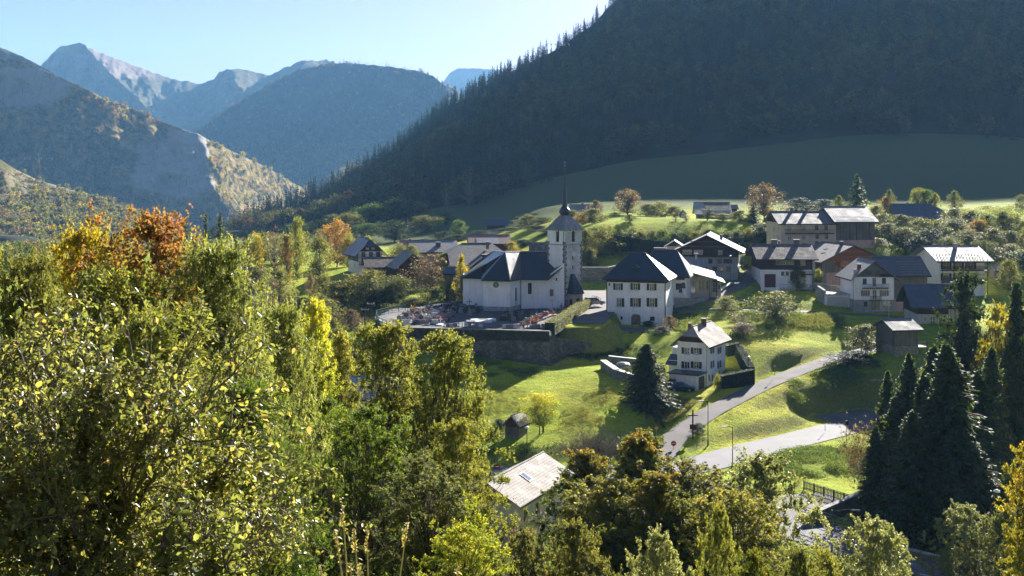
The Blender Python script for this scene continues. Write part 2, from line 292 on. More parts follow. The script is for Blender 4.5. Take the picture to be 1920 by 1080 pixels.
class MB:
    def __init__(s): s.v = []; s.f = []
    def quad(s, *p):
        i = len(s.v); s.v.extend(tuple(q) for q in p); s.f.append(tuple(range(i, i + len(p)))); return s
    def box(s, x0, y0, z0, x1, y1, z1):
        if x1 < x0: x0, x1 = x1, x0
        if y1 < y0: y0, y1 = y1, y0
        if z1 < z0: z0, z1 = z1, z0
        a, b, c, d = (x0, y0, z0), (x1, y0, z0), (x1, y1, z0), (x0, y1, z0)
        e, f, g, h = (x0, y0, z1), (x1, y0, z1), (x1, y1, z1), (x0, y1, z1)
        for q in ((a, b, f, e), (b, c, g, f), (c, d, h, g), (d, a, e, h), (e, f, g, h), (d, c, b, a)): s.quad(*q)
        return s
    def slab(s, pts, t):
        """thick plate: pts counter-clockwise seen from above, thickness t downward"""
        lo = [(p[0], p[1], p[2] - t) for p in pts]; s.quad(*pts); s.quad(*lo[::-1]); n = len(pts)
        for i in range(n):
            j = (i + 1) % n; s.quad(lo[i], lo[j], pts[j], pts[i])
        return s
    def tube(s, p0, p1, r0, r1=None, n=6, caps=True):
        r1 = r0 if r1 is None else r1
        p0 = Vector(p0); p1 = Vector(p1); d = (p1 - p0)
        if d.length < 1e-6: return s
        d.normalize(); a = d.orthogonal().normalized(); b = d.cross(a); A = []; B = []
        for k in range(n):
            t = 2 * math.pi * k / n; o = a * math.cos(t) + b * math.sin(t); A.append(p0 + o * r0); B.append(p1 + o * r1)
        for k in range(n):
            j = (k + 1) % n; s.quad(A[k], A[j], B[j], B[k])
        if caps: s.quad(*A[::-1]); s.quad(*B)
        return s
    def lathe(s, prof, cx=0, cy=0, n=12, smooth=False):
        for (r0, z0), (r1, z1) in zip(prof, prof[1:]):
            for k in range(n):
                t0 = 2 * math.pi * k / n; t1 = 2 * math.pi * (k + 1) / n
                c0, s0, c1, s1 = math.cos(t0), math.sin(t0), math.cos(t1), math.sin(t1)
                s.quad((cx + r0 * c0, cy + r0 * s0, z0), (cx + r0 * c1, cy + r0 * s1, z0), (cx + r1 * c1, cy + r1 * s1, z1), (cx + r1 * c0, cy + r1 * s0, z1))
        return s
    def mesh(s, name, mat=None):
        me = bpy.data.meshes.new(name); me.from_pydata([tuple(q) for q in s.v], [], s.f); me.update()
        if mat: me.materials.append(mat)
        add_uv(me); return me
    def build(s, name, mat, parent=None, loc=(0, 0, 0), rz=0, **props):
        return link(name, s.mesh(name, mat), parent, loc, rz, **props)
def link(name, me, parent=None, loc=(0, 0, 0), rz=0, **props):
    o = bpy.data.objects.new(name, me); C.objects.link(o); o.parent = parent; o.location = loc; o.rotation_euler = (0, 0, rz)
    for k, v in props.items():
        if v is not None: o[k] = v
    return o
def empty(name, label, cat, loc, rz=0, group=None):
    o = bpy.data.objects.new(name, None); C.objects.link(o); o.location = loc; o.rotation_euler = (0, 0, rz)
    o.empty_display_size = 0.5; o['label'] = label; o['category'] = cat; o['kind'] = 'thing'
    if group: o['group'] = group
    return o
def tagit(o, label, cat, group=None):
    o['label'] = label; o['category'] = cat
    if group: o['group'] = group
    return o
def npmesh(name, V, Fq, mat=None, tint=None, nv=4):
    """fast mesh of equal-sized faces"""
    me = bpy.data.meshes.new(name); nf = len(Fq)
    me.vertices.add(len(V)); me.vertices.foreach_set('co', np.ascontiguousarray(V, 'f').ravel())
    me.loops.add(nf * nv); me.loops.foreach_set('vertex_index', np.ascontiguousarray(Fq, 'i').ravel())
    me.polygons.add(nf); me.polygons.foreach_set('loop_start', np.arange(nf, dtype='i') * nv)
    try: me.polygons.foreach_set('loop_total', np.full(nf, nv, 'i'))
    except Exception: pass
    if tint is not None:
        a = me.attributes.new('tint', 'FLOAT', 'POINT'); a.data.foreach_set('value', np.ascontiguousarray(tint, 'f'))
    me.update(calc_edges=True); me.validate()
    if mat: me.materials.append(mat)
    return me
# ================================================================ TERRAIN
CP = []   # control points (x, y, z)
def cp(u, v, d): CP.append((X(u, d), d, Zv(v, d)))
def cw(x, y, z): CP.append((x, y, z))
for x in (-40, -14, 0, 14, 40):
    for y, z in ((-12, 1.4), (0, -1.75), (6, -2.6), (11, -4.0), (16, -6.9), (25, -11.5), (45, -20.5), (68, -30), (92, -37), (110, -39)):
        cw(x * (1 + y / 60), y, z - (0.0 if abs(x) < 30 else 0.6))
for x, y, dz in ((1.5, 7, 1.0), (1.5, 11, 1.6), (4, 11, 2.0), (8, 11, 2.2), (5, 7, 1.4), (3, 16, 2.2), (-1.2, 9.5, 0.1), (-6, 10, 0.3), (9, 16, 2.4), (14, 25, 2.5), (-2, 16, 1.5)): cw(x, y, np.interp(y, [6, 11, 16, 25], [-2.6, -4.0, -6.2, -10.7]) - dz)
for x in (-110, 110): 
    for y, z in ((0, -3), (40, -18), (80, -34)): cw(x, y, z)
for u, v, d in [
 (1290,880,150),(1400,850,159),(1600,800,176),(930,880,150),(1000,880,150),(1150,880,150),(1240,850,159),(1660,785,182),(1800,760,190),
 (1700,1060,112.6),(1900,1075,110),(1500,1000,122.8),(1500,907,143),(1600,930,137),(1420,930,137),(1560,870,152),
 (1262,815,165),(1310,782,173),(1370,750,181),(1430,722,189),(1500,695,196),(1590,662,206),
 (1310,728,190),(1260,728,189),(1360,722,190),(1180,705,188),(1120,700,186),(1160,720,180),(1240,760,175),(1340,765,176),
 (1450,775,178),(1550,745,186),(1520,800,172),(1640,720,190),(1700,660,200),(1640,665,203),(1480,655,203),(1560,640,214),
 (1450,690,195),(1400,690,198),(1300,640,208),
 (880,664,199),(1000,662,201),(1100,662,203),(950,700,189),(1050,715,186),(1180,672,201),(900,740,178),(1000,770,171),(1080,775,170),(870,780,170),(960,815,163),(1020,830,160),(1150,800,164),(1000,856,154),
 (1137,605,228),(1200,611,226),(1248,615,224),(1060,613,209),(1200,621,215),(1130,619,213),(1260,622,214),(1080,652,205),(1150,653,206),(1200,654,206),(1240,655,206),(1150,645,208),(1200,646,208),
 (1100,575,236),(1120,562,250),(1060,560,262),(1100,545,270),
 (700,640,204),(780,655,202),(860,658,200),(720,610,222),(760,610,215),(860,605,216),(950,600,218),(1020,600,217),(800,590,230),(900,585,234),(1000,585,234),(860,560,255),(960,555,262),
 (660,620,215),(620,590,240),(560,600,235),(640,560,262),(600,525,290),(680,505,302),(740,500,305),(820,520,290),(560,520,300),
 (400,500,340),(300,480,380),(200,480,420),(60,480,420),(450,450,460),(620,440,480),(500,560,262),(400,600,240),(200,600,250),(0,600,260),(-300,560,300),(500,700,190),(300,720,190),(0,750,200),(-300,750,200),
 (930,436,480),(1000,425,440),(800,445,480),(700,455,470),(1000,396,480),(860,412,540),(980,470,340),(900,480,350),
 (1090,480,315),(1180,478,316),(1300,480,318),(1400,470,318),(1110,432,328),(1200,432,330),(1300,432,331),(1420,432,331),(1110,416,362),(1300,412,366),(1440,411,366),(1080,408,380),(1340,412,382),
 (1080,520,290),(1150,525,283),(1300,512,274),(1400,508,275),(1260,548,248),(1330,545,252),(1400,520,268),(1380,545,256),(1330,566,243),
 (1300,580,236),(1400,581,237),(1540,581,239),(1270,578,236),(1450,560,247),(1500,552,250),(1420,542,262),(1530,545,258),(1600,545,262),(1620,520,278),
 (1600,583,240),(1700,590,236),(1780,596,230),(1860,600,232),(1820,615,214),(1740,615,215),(1740,552,262),(1860,548,264),(1900,515,268),(1900,540,262),
 (1290,610,222),(1380,612,222),(1480,612,222),(1600,615,222),(1270,622,213),(1380,640,209),
 (1450,470,290),(1570,470,290),(1650,462,292),(1500,440,320),(1600,420,340),(1700,468,296),(1680,420,345),(1720,420,350),(1800,430,330),(1850,440,325),(1910,430,330),(1860,480,290),(1760,500,285),
 (1600,402,384),(1700,397,398),(1800,397,402),(1900,391,410),(1990,385,410),(1700,388,440),(1920,377,450),(1500,405,400),(1500,392,440),
 (1300,356,520),(1500,350,520),(1700,338,520),(1900,330,520),(1100,380,500),
 (850,386,590),(1000,344,600),(1180,304,610),(1400,279,620),(1620,254,620),(1920,259,620),(2300,262,610),
 (1700,985,138),(1850,960,145),(1780,900,158),(1880,860,170),(1700,880,160),(1850,760,190),(1900,700,205),(2000,640,215),(2100,560,262),(2100,480,300),
 (2100,900,160),(2000,1050,118),(2300,800,180),(2500,600,230),(2500,420,330),
]: cp(u, v, d)
for x, y, z in [(-170, 480, -34), (-240, 500, -46), (-260, 400, -42), (-90, 560, -28),(-400, 300, -45), (-400, 450, -50), (-300, 620, -40), (-150, 700, -42), (-60, 660, -20), (-500, 700, -45), (400, 420, 2), (480, 600, 60), (420, 200, -20), (400, 80, -30)]: cw(x, y, z)
CPA = np.array(CP, float); _S = 100.0
def _phi(r2): return 0.5 * r2 * np.log(r2 + 1e-12)
_xy = CPA[:, :2] / _S; _n = len(_xy)
_K = _phi(((_xy[:, None] - _xy[None]) ** 2).sum(-1)) + np.eye(_n) * 0.0004
_Pm = np.c_[np.ones(_n), _xy]
_A = np.block([[_K, _Pm], [_Pm.T, np.zeros((3, 3))]])
_w = np.linalg.solve(_A, np.r_[CPA[:, 2], 0, 0, 0])
def base_ground(x, y):
    x = np.asarray(x, float); y = np.asarray(y, float); sh = x.shape; q = np.stack([x.ravel(), y.ravel()], 1) / _S
    out = np.empty(len(q))
    for i in range(0, len(q), 20000):
        p = q[i:i + 20000]; out[i:i + 20000] = _phi(((p[:, None] - _xy[None]) ** 2).sum(-1)) @ _w[:_n] + _w[_n] + p @ _w[_n + 1:]
    return out.reshape(sh)
def ground(x, y):
    return base_ground(x, y)
def gz(x, y): return float(ground(np.array([x]), np.array([y]))[0])

# roads: centre line (u, v at the level of the ground, distance), width
def zline(pts, w, z=None):
    out = []
    for p in pts:
        u, v = p[0], p[1]; d = p[2] if len(p) > 2 else -z * F / (v - HV)
        out.append((X(u, d), d, Zv(v, d)))
    a = np.array(out); t = np.r_[0, np.cumsum(np.linalg.norm(np.diff(a[:, :2], axis=0), axis=1))]; n = int(t[-1] / 1.2) + 2; q = np.linspace(0, t[-1], n)
    b = np.stack([np.interp(q, t, a[:, k]) for k in range(3)], 1)
    for _ in range(14): b[1:-1] = (b[:-2] + b[1:-1] * 2 + b[2:]) / 4
    return b, w
ROADS = {
 'main_road': zline([(300, 880), (700, 890), (900, 887), (1000, 886), (1180, 884), (1300, 875), (1400, 845), (1500, 822), (1600, 796), (1700, 776), (1850, 760)], 6.8, -38),
 'side_road': zline([(1236, 866, 154), (1244, 846, 159.5), (1262, 822, 164.5), (1312, 783, 173.5), (1370, 752, 181), (1430, 722, 189), (1500, 694, 197), (1590, 662, 206), (1660, 650, 212)], 3.9),
 'terrace_road': zline([(1262, 583, 234), (1310, 578, 236.2), (1400, 580, 237.5), (1480, 583, 238), (1560, 586, 237.3), (1640, 590.5, 236), (1740, 598, 232), (1790, 606, 228)], 3.4),
 'village_lane': zline([(1250, 579, 237), (1300, 566, 240), (1345, 551, 247), (1385, 534, 259), (1412, 518, 272), (1420, 505, 288)], 5.4),
 'church_square': zline([(1085, 606, 210), (1100, 592, 222), (1118, 577, 237), (1120, 560, 252), (1095, 545, 270)], 9.5),
 'house_forecourt': zline([(1108, 580, 236), (1100, 598, 224), (1118, 609, 221.5), (1150, 615, 221), (1200, 620, 220.5), (1256, 622, 220)], 6.5),
 'bridge_road': zline([(1420, 975), (1490, 987), (1600, 1018), (1720, 1058), (1900, 1086), (2100, 1120)], 8.0, -38),
 'parking_apron': zline([(1440, 950), (1500, 944), (1580, 944)], 8.5, -38),
 'lay_by': zline([(1545, 787), (1640, 772)], 5.5, -38),
}
PADS = [zline([(1136, 605, 229.5), (1190, 609, 227), (1246, 613, 225)], 3.0), zline([(1150, 604, 231), (1240, 600, 232)], 6.0), zline([(1254, 727, 190), (1300, 728, 188.3), (1345, 722, 191)], 3.5)]
CARVE = np.concatenate([np.c_[b, np.full(len(b), w)] for b, w in list(ROADS.values()) + PADS])
def carve(x, y, z):
    sh = z.shape; x, y, z = x.ravel(), y.ravel(), z.ravel().copy()
    near = np.where((y > 95) & (y < 300) & (x > -140) & (x < 140))[0]
    for i in range(0, len(near), 4000):
        k = near[i:i + 4000]; d2 = (x[k, None] - CARVE[None, :, 0]) ** 2 + (y[k, None] - CARVE[None, :, 1]) ** 2; e = np.sqrt(d2) - CARVE[None, :, 3] / 2
        j = e.argmin(1); dist = e[np.arange(len(k)), j]; f = np.clip((dist - 0.5) / 3.0, 0, 1); f = f * f * (3 - 2 * f)
        z[k] = (CARVE[j, 2] - 0.10) * (1 - f) + z[k] * f
    return z.reshape(sh)
# polar terrain sheet
_D = np.concatenate([[-14, -8, -4, -1, 0.6], np.geomspace(1.5, 100, 90), np.linspace(101.5, 300, 130), np.linspace(303, 700, 90)])
_tt = np.linspace(-1, 1, 261); _tt = 0.55 * _tt + 0.35 * _tt ** 3
_TX, _DY = np.meshgrid(_tt, _D)
_GX = _TX * np.maximum(np.abs(_DY), 30) * 1.05 ; _GY = _DY + 0 * _TX
# nodes near the camera keep a minimum width so that the sheet also covers the ground beside it
_GX = _TX * (np.maximum(_DY, 0) + 28)
_GZ = ground(_GX, _GY)
_road = np.zeros_like(_GZ)
_GZ = _GZ + 0.22 * fbm(_GX / 9, _GY / 9, 4) * np.clip((_GY - 4) / 20, 0.1, 1)
_GZ = carve(_GX, _GY, _GZ)
nr_, nc_ = _GX.shape
idx = np.arange(nr_ * nc_).reshape(nr_, nc_)
Fq = np.stack([idx[:-1, :-1], idx[:-1, 1:], idx[1:, 1:], idx[1:, :-1]], -1).reshape(-1, 4)
TERR = (_GX, _GY, _GZ)

def ground_material():
    m = bpy.data.materials.new('meadow'); n, l, b = nodes(m); tc = n.new('ShaderNodeTexCoord'); co = tc.outputs['Object']
    big = tex_noise(n, l, co, 0.035, 6, 0.6); mid = tex_noise(n, l, co, 0.25, 5, 0.65); fine = tex_noise(n, l, co, 2.2, 6, 0.75)
    c = ramp(n, l, big, [(0.30, (0.18, 0.26, 0.02)), (0.5, (0.28, 0.345, 0.032)), (0.62, (0.38, 0.375, 0.05)), (0.75, (0.29, 0.34, 0.035))])
    mp = n.new('ShaderNodeMapping'); mp.inputs['Scale'].default_value = (0.25, 1.6, 0.4); mp.inputs['Rotation'].default_value = (0, 0, 0.25); l.new(co, mp.inputs[0])
    c = mix_rgb(n, l, 0.5, c, ramp(n, l, tex_noise(n, l, mp.outputs[0], 0.35, 4, 0.6), [(0.35, (0.72, 0.75, 0.7)), (0.65, (1.2, 1.15, 1.05))]), 'MULTIPLY')
    c = mix_rgb(n, l, 0.55, c, ramp(n, l, mid, [(0.3, (0.55, 0.62, 0.5)), (0.7, (1.35, 1.25, 1.1))]), 'MULTIPLY')
    c = mix_rgb(n, l, 0.8, c, ramp(n, l, fine, [(0.3, (0.35, 0.4, 0.3)), (0.62, (1.25, 1.2, 1.1))]), 'MULTIPLY')
    # rough straw on the steep banks
    ge = n.new('ShaderNodeNewGeometry'); sp = n.new('ShaderNodeSeparateXYZ'); l.new(ge.outputs['True Normal'], sp.inputs[0])
    st = ramp(n, l, sp.outputs[2], [(0.86, (1, 1, 1)), (0.95, (0, 0, 0))])
    c = mix_rgb(n, l, math_n(n, l, 'MULTIPLY', st, 0.6), c, mix_rgb(n, l, fine, (0.07, 0.085, 0.025), (0.20, 0.185, 0.07)))
    # upper pasture: duller grass, with the mountain's shade painted into its colour
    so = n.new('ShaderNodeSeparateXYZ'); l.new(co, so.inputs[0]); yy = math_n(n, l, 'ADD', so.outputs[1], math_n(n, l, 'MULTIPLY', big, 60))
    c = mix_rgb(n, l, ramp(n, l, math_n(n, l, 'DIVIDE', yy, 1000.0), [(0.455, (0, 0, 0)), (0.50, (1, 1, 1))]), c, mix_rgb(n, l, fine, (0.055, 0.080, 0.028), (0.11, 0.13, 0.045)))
    l.new(c, b.inputs['Base Color']); b.inputs['Roughness'].default_value = 0.95; b.inputs['Specular IOR Level'].default_value = 0.04
    h = math_n(n, l, 'ADD', fine, math_n(n, l, 'MULTIPLY', mid, 2.0)); bump(n, l, h, b, 0.9, 0.28)
    return m
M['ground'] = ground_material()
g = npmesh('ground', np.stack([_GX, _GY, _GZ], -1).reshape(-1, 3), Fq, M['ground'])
g.polygons.foreach_set('use_smooth', np.ones(len(g.polygons), bool))
link('ground', g, kind='structure')
MB().quad((-14000, -3000, -130), (14000, -3000, -130), (14000, 14000, -130), (-14000, 14000, -130)).build('valley_floor', M['ground'], kind='structure')

M['road'] = plain('road_asphalt', (0.125, 0.122, 0.13), (0.09, 0.088, 0.093), 0.3, 0.85, 0, 0.15, 0.25, 9)
M['lane'] = plain('lane_asphalt', (0.15, 0.135, 0.13), (0.095, 0.087, 0.083), 0.3, 0.9, 0, 0.2, 0.2, 9)
for i_, (nm, (b, w)) in enumerate(ROADS.items()):
    t = np.gradient(b[:, :2], axis=0); t /= np.linalg.norm(t, axis=1, keepdims=True); nrm = np.stack([-t[:, 1], t[:, 0]], 1); rows = []
    for k in (-1, -0.5, 0, 0.5, 1):
        wob = 1 + 0.05 * fbm(b[:, 0] / 3 + k * 9, b[:, 1] / 3, 3); rows.append(np.c_[b[:, :2] + nrm * (k * w / 2 * wob)[:, None], b[:, 2] + 0.02 + 0.008 * i_ - 0.04 * abs(k)])
    V = np.stack(rows, 1); i2 = np.arange(V.shape[0] * 5).reshape(-1, 5); f = np.stack([i2[:-1, :-1], i2[1:, :-1], i2[1:, 1:], i2[:-1, 1:]], -1).reshape(-1, 4)
    link(nm, npmesh(nm, V.reshape(-1, 3), f[:, ::-1] if False else f, M['road'] if nm in ('main_road', 'bridge_road') else M['lane']), kind='structure')
# ---------------------------------------------------------------- mountains
def interp_cols(tab, us):
    a = np.array(tab, float); return [np.interp(us, a[:, 0], a[:, k]) for k in range(1, a.shape[1])]
WOOD = [  # u, toe distance, toe row, crest distance, crest row
 (-250, 900, 470, 960, 480), (300, 760, 450, 820, 452), (430, 720, 430, 810, 415), (560, 690, 440, 900, 378), (700, 640, 430, 950, 306), (770, 615, 412, 970, 262), (850, 588, 387, 1000, 196),
 (950, 598, 357, 1060, 136), (1040, 602, 334, 1100, 92), (1110, 606, 318, 1120, 45), (1180, 610, 304, 1130, -30), (1240, 613, 296, 1120, -70), (1300, 615, 290, 1120, -100), (1400, 620, 279, 1140, -155), (1620, 620, 254, 1180, -216), (1920, 620, 259, 1200, -250),
 (2130, 612, 260, 1200, -246), (2400, 610, 262, 1200, -246), (3200, 600, 262, 1200, -246), (4200, 600, 262, 1200, -246)]
def wood_z(u, d):
    D0, v0, D1, v1 = interp_cols(WOOD, u)
    z0 = -(v0 - HV) * D0 / F; z1 = -(v1 - HV) * D1 / F
    s = (d - D0) / (D1 - D0); a = np.clip(s, 0, 1)
    z = z0 + (z1 - z0) * (a ** 1.08)
    z = np.where(s < 0, z0 + (d - D0) * 0.55 - 1.0, z)
    z = np.where(s > 1, z1 - (d - D1) * 0.42 - 0.0006 * (d - D1) ** 2, z)
    x = (u - 960) * d / F
    amp = np.clip(s * 4, 0, 1) * np.clip((1.0 - s) * 6 + 0.15, 0.15, 1)
    return z + amp * (fbm(x / 130, d / 130, 4) * 26)
def make_hill(name, us, ds, zf, mat, smooth=True):
    U, Dm = np.meshgrid(us, ds); Z_ = zf(U, Dm); Xx = (U - 960) * Dm / F
    i2 = np.arange(U.size).reshape(U.shape)
    f = np.stack([i2[:-1, :-1], i2[:-1, 1:], i2[1:, 1:], i2[1:, :-1]], -1).reshape(-1, 4)
    me = npmesh(name, np.stack([Xx, Dm, Z_], -1).reshape(-1, 3), f, mat)
    if smooth: me.polygons.foreach_set('use_smooth', np.ones(len(me.polygons), bool))
    return link(name, me, kind='structure')
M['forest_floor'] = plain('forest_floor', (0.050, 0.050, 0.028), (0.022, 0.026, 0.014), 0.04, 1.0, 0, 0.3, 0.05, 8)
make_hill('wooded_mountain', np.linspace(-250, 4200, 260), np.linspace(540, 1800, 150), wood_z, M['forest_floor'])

def rock_mat(name, rock1, rock2, veg1, veg2, sc_, lo=0.45, hi=0.6):
    m = bpy.data.materials.new(name); n, l, b = nodes(m); tc = n.new('ShaderNodeTexCoord'); co = tc.outputs['Object']
    a = tex_noise(n, l, co, sc_, 8, 0.7); d = tex_noise(n, l, co, sc_ * 6, 6, 0.7)
    mp = n.new('ShaderNodeMapping'); mp.inputs['Scale'].default_value = (1, 1, 0.35); l.new(co, mp.inputs[0])
    st = tex_noise(n, l, mp.outputs[0], sc_ * 10, 5, 0.7)
    rc = mix_rgb(n, l, st, rock2, rock1); vg = mix_rgb(n, l, ramp(n, l, d, [(0.4, (0, 0, 0)), (0.62, (1, 1, 1))]), veg1, veg2)
    at = n.new('ShaderNodeAttribute'); at.attribute_name = 'rock'
    f = math_n(n, l, 'ADD', at.outputs['Fac'], math_n(n, l, 'MULTIPLY', math_n(n, l, 'SUBTRACT', a, 0.5), 1.6))
    l.new(mix_rgb(n, l, ramp(n, l, f, [(lo, (0, 0, 0)), (hi, (1, 1, 1))]), vg, rc), b.inputs['Base Color'])
    b.inputs['Roughness'].default_value = 1; b.inputs['Specular IOR Level'].default_value = 0.03
    bump(n, l, math_n(n, l, 'ADD', d, st), b, 0.8, 1.0 / sc_ * 0.06); return m

def relief(name, crest, foot, us, rows, dist, mat, rock=None, nz=(60, 30.0), back=0.5, tooth=0.0, tsc=40.0):
    """mountain face between a crest line and a foot line; dist(u, s) is the distance from the camera"""
    s = np.linspace(0, 1, rows); U, S_ = np.meshgrid(us, s)
    vc = np.interp(U, *zip(*crest)); vf = np.interp(U, *zip(*foot))
    if tooth: vc = vc + tooth * fbm(U / tsc, S_ * 0 + 3.3, 5, 0.62)
    Dm = dist(U, S_); V_ = vc + (vf - vc) * S_
    Dm = Dm + nz[1] * fbm(U / nz[0], S_ * (vf - vc) / nz[0] + U / nz[0] * 0.35, 6, 0.55) * np.clip(S_ * 8, 0.05, 1)
    Xx = (U - 960) * Dm / F; Z_ = -(V_ - HV) * Dm / F
    # far side: falls away behind the crest
    bx, by, bz = Xx[:1], Dm[:1], Z_[:1]; L = []
    for k in (3, 2, 1): L.append((bx + 0 * k, by + 260 * k * back, bz - 200 * k * back))
    Xx = np.concatenate([q[0] for q in L] + [Xx]); Dm = np.concatenate([q[1] for q in L] + [Dm]); Z_ = np.concatenate([q[2] for q in L] + [Z_])
    # near side: skirt down into the valley
    Xx = np.concatenate([Xx, Xx[-1:]]); Dm = np.concatenate([Dm, Dm[-1:] - 150]); Z_ = np.concatenate([Z_, Z_[-1:] - 160])
    i2 = np.arange(Xx.size).reshape(Xx.shape); f = np.stack([i2[:-1, :-1], i2[1:, :-1], i2[1:, 1:], i2[:-1, 1:]], -1).reshape(-1, 4)
    me = npmesh(name, np.stack([Xx, Dm, Z_], -1).reshape(-1, 3), f, mat)
    me.polygons.foreach_set('use_smooth', np.ones(len(me.polygons), bool))
    rv = np.zeros(Xx.shape) if rock is None else np.concatenate([np.zeros((3, Xx.shape[1])), rock(U, V_, S_), np.zeros((1, Xx.shape[1]))])
    a = me.attributes.new('rock', 'FLOAT', 'POINT'); a.data.foreach_set('value', rv.astype('f').ravel())
    o = link(name, me, kind='structure')
    return o, (Xx[3:-1], Dm[3:-1], Z_[3:-1], U, V_, S_)
def gauss(u, v, cu, cv, su, sv): return np.exp(-((u - cu) / su) ** 2 - ((v - cv) / sv) ** 2)

# near left hillside, sunlit scrub
M['hill_scrub'] = rock_mat('scrub_hillside', (0.22, 0.19, 0.11), (0.15, 0.13, 0.07), (0.060, 0.062, 0.022), (0.14, 0.12, 0.045), 0.012, 0.4, 0.6)
HL1 = relief('scrub_hillside', [(-500, 200), (-100, 265), (0, 298), (30, 318), (75, 338), (150, 362), (215, 384), (260, 400), (312, 428), (345, 452), (420, 480)],
    [(-500, 560), (0, 560), (300, 520), (420, 500)], np.linspace(-500, 420, 150), 60,
    lambda u, s: 1150 - 0.05 * (u - 0) - s * 420 + 0.25 * np.maximum(u - 100, 0), M['hill_scrub'], lambda u, v, s: 0.9 * gauss(u, v, 40, 345, 170, 26) + 0.15, (50, 40.0), 0.5, 3, 25)
# big left spur with cliffs; its right flank turns to the sun
FOLD = [(250, 380), (320, 388), (350, 400), (400, 440), (470, 520)]
def spur_d(u, s):
    vc = np.interp(u, [-400, 0, 380, 580, 640], [0, 110, 252, 360, 392]); v = vc + (470 - vc) * s
    uf = np.interp(v, *zip(*FOLD))
    d = 1950 - s * 210 - 0.12 * (380 - np.minimum(u, 380)) + 40 * np.sin(u / 55.0 + v / 90)
    return d + np.maximum(u - uf, 0) * 2.3
M['spur'] = rock_mat('cliff_spur', (0.42, 0.39, 0.36), (0.20, 0.19, 0.18), (0.030, 0.036, 0.020), (0.32, 0.22, 0.075), 0.010, 0.36, 0.60)
def spur_rock(u, v, s):
    return (0.95 * gauss(u, v, 360, 300, 50, 75) + 0.8 * gauss(u, v, 300, 330, 80, 50) + 1.1 * gauss(u, v, 40, 158, 100, 38) + 0.5 * gauss(u, v, 235, 270, 60, 22) + 0.35 * gauss(u, v, 120, 240, 60, 12)) * np.where(u > np.interp(v, *zip(*FOLD)) + 6, 0.15, 1) + 0.04
HL2 = relief('cliff_spur', [(-500, 20), (-100, 80), (0, 108), (50, 116), (90, 134), (130, 152), (170, 172), (205, 190), (250, 205), (300, 226), (335, 240), (372, 252), (400, 268), (440, 286), (500, 314), (545, 340), (582, 360), (640, 395)],
    [(-500, 500), (380, 470), (640, 480)], np.linspace(-500, 640, 260), 110, spur_d, M['spur'], spur_rock, (45, 60.0), 0.6, 3, 30)
# conifer ridge peeping over on the far left
M['far_wood'] = rock_mat('far_woodland', (0.30, 0.25, 0.21), (0.20, 0.17, 0.15), (0.030, 0.040, 0.024), (0.075, 0.070, 0.035), 0.004, 0.45, 0.62)
relief('back_ridge', [(-500, 10), (-60, 70), (0, 88), (30, 100), (55, 112), (90, 132), (140, 168), (200, 220)], [(-500, 330), (200, 330)], np.linspace(-500, 200, 90), 30, lambda u, s: 2500 - 300 * s, M['far_wood'], None, (40, 60), 0.6, 5, 8)
# the pointed peak
def spurs(u, v, lines):
    d = 0
    for pts, dep, wl_, wr in lines:
        us_ = np.interp(v, [p[1] for p in pts], [p[0] for p in pts]); t = u - us_
        d = d - dep * np.exp(-np.where(t < 0, -t / wl_, t / wr))
    return d
def peak_d(u, s):
    vc = np.interp(u, [0, 90, 150, 320, 380, 470, 560, 700], [200, 110, 82, 145, 155, 128, 116, 118]); v = vc + (330 - vc) * s
    return 4700 - 900 * s + spurs(u, v, [([(152, 80), (190, 120), (262, 190), (330, 250), (380, 330)], 420, 30, 130), ([(430, 125), (450, 180), (420, 250), (380, 330)], 260, 40, 50), ([(580, 112), (520, 180), (450, 240), (400, 330)], 300, 60, 60)])
M['peak'] = rock_mat('rocky_peak', (0.24, 0.19, 0.165), (0.15, 0.125, 0.11), (0.050, 0.055, 0.036), (0.12, 0.10, 0.06), 0.0022, 0.42, 0.58)
relief('pointed_peak', [(-40, 240), (60, 140), (82, 118), (100, 98), (116, 86), (128, 84), (150, 81), (165, 88), (182, 98), (205, 106), (240, 118), (285, 134), (330, 150), (372, 155), (400, 150), (412, 134), (432, 127), (462, 129), (480, 136), (505, 140), (530, 127), (560, 116), (585, 112), (598, 116), (612, 112), (630, 120), (700, 128), (760, 160)],
    [(-40, 330), (760, 330)], np.linspace(-40, 760, 300), 90, peak_d, M['peak'],
    lambda u, v, s: 0.8 * np.clip(1 - s * 4, 0, 1) * gauss(u, v, 190, 100, 120, 60) + 0.6 * gauss(u, v, 210, 125, 60, 30) + 0.55 * gauss(u, v, 425, 180, 28, 22) + 0.4 * gauss(u, v, 590, 118, 34, 9) + 0.5 * gauss(u, v, 130, 110, 50, 30) + 0.4 * gauss(u, v, 385, 225, 25, 8), (45, 260.0), 1.5, 5, 14)
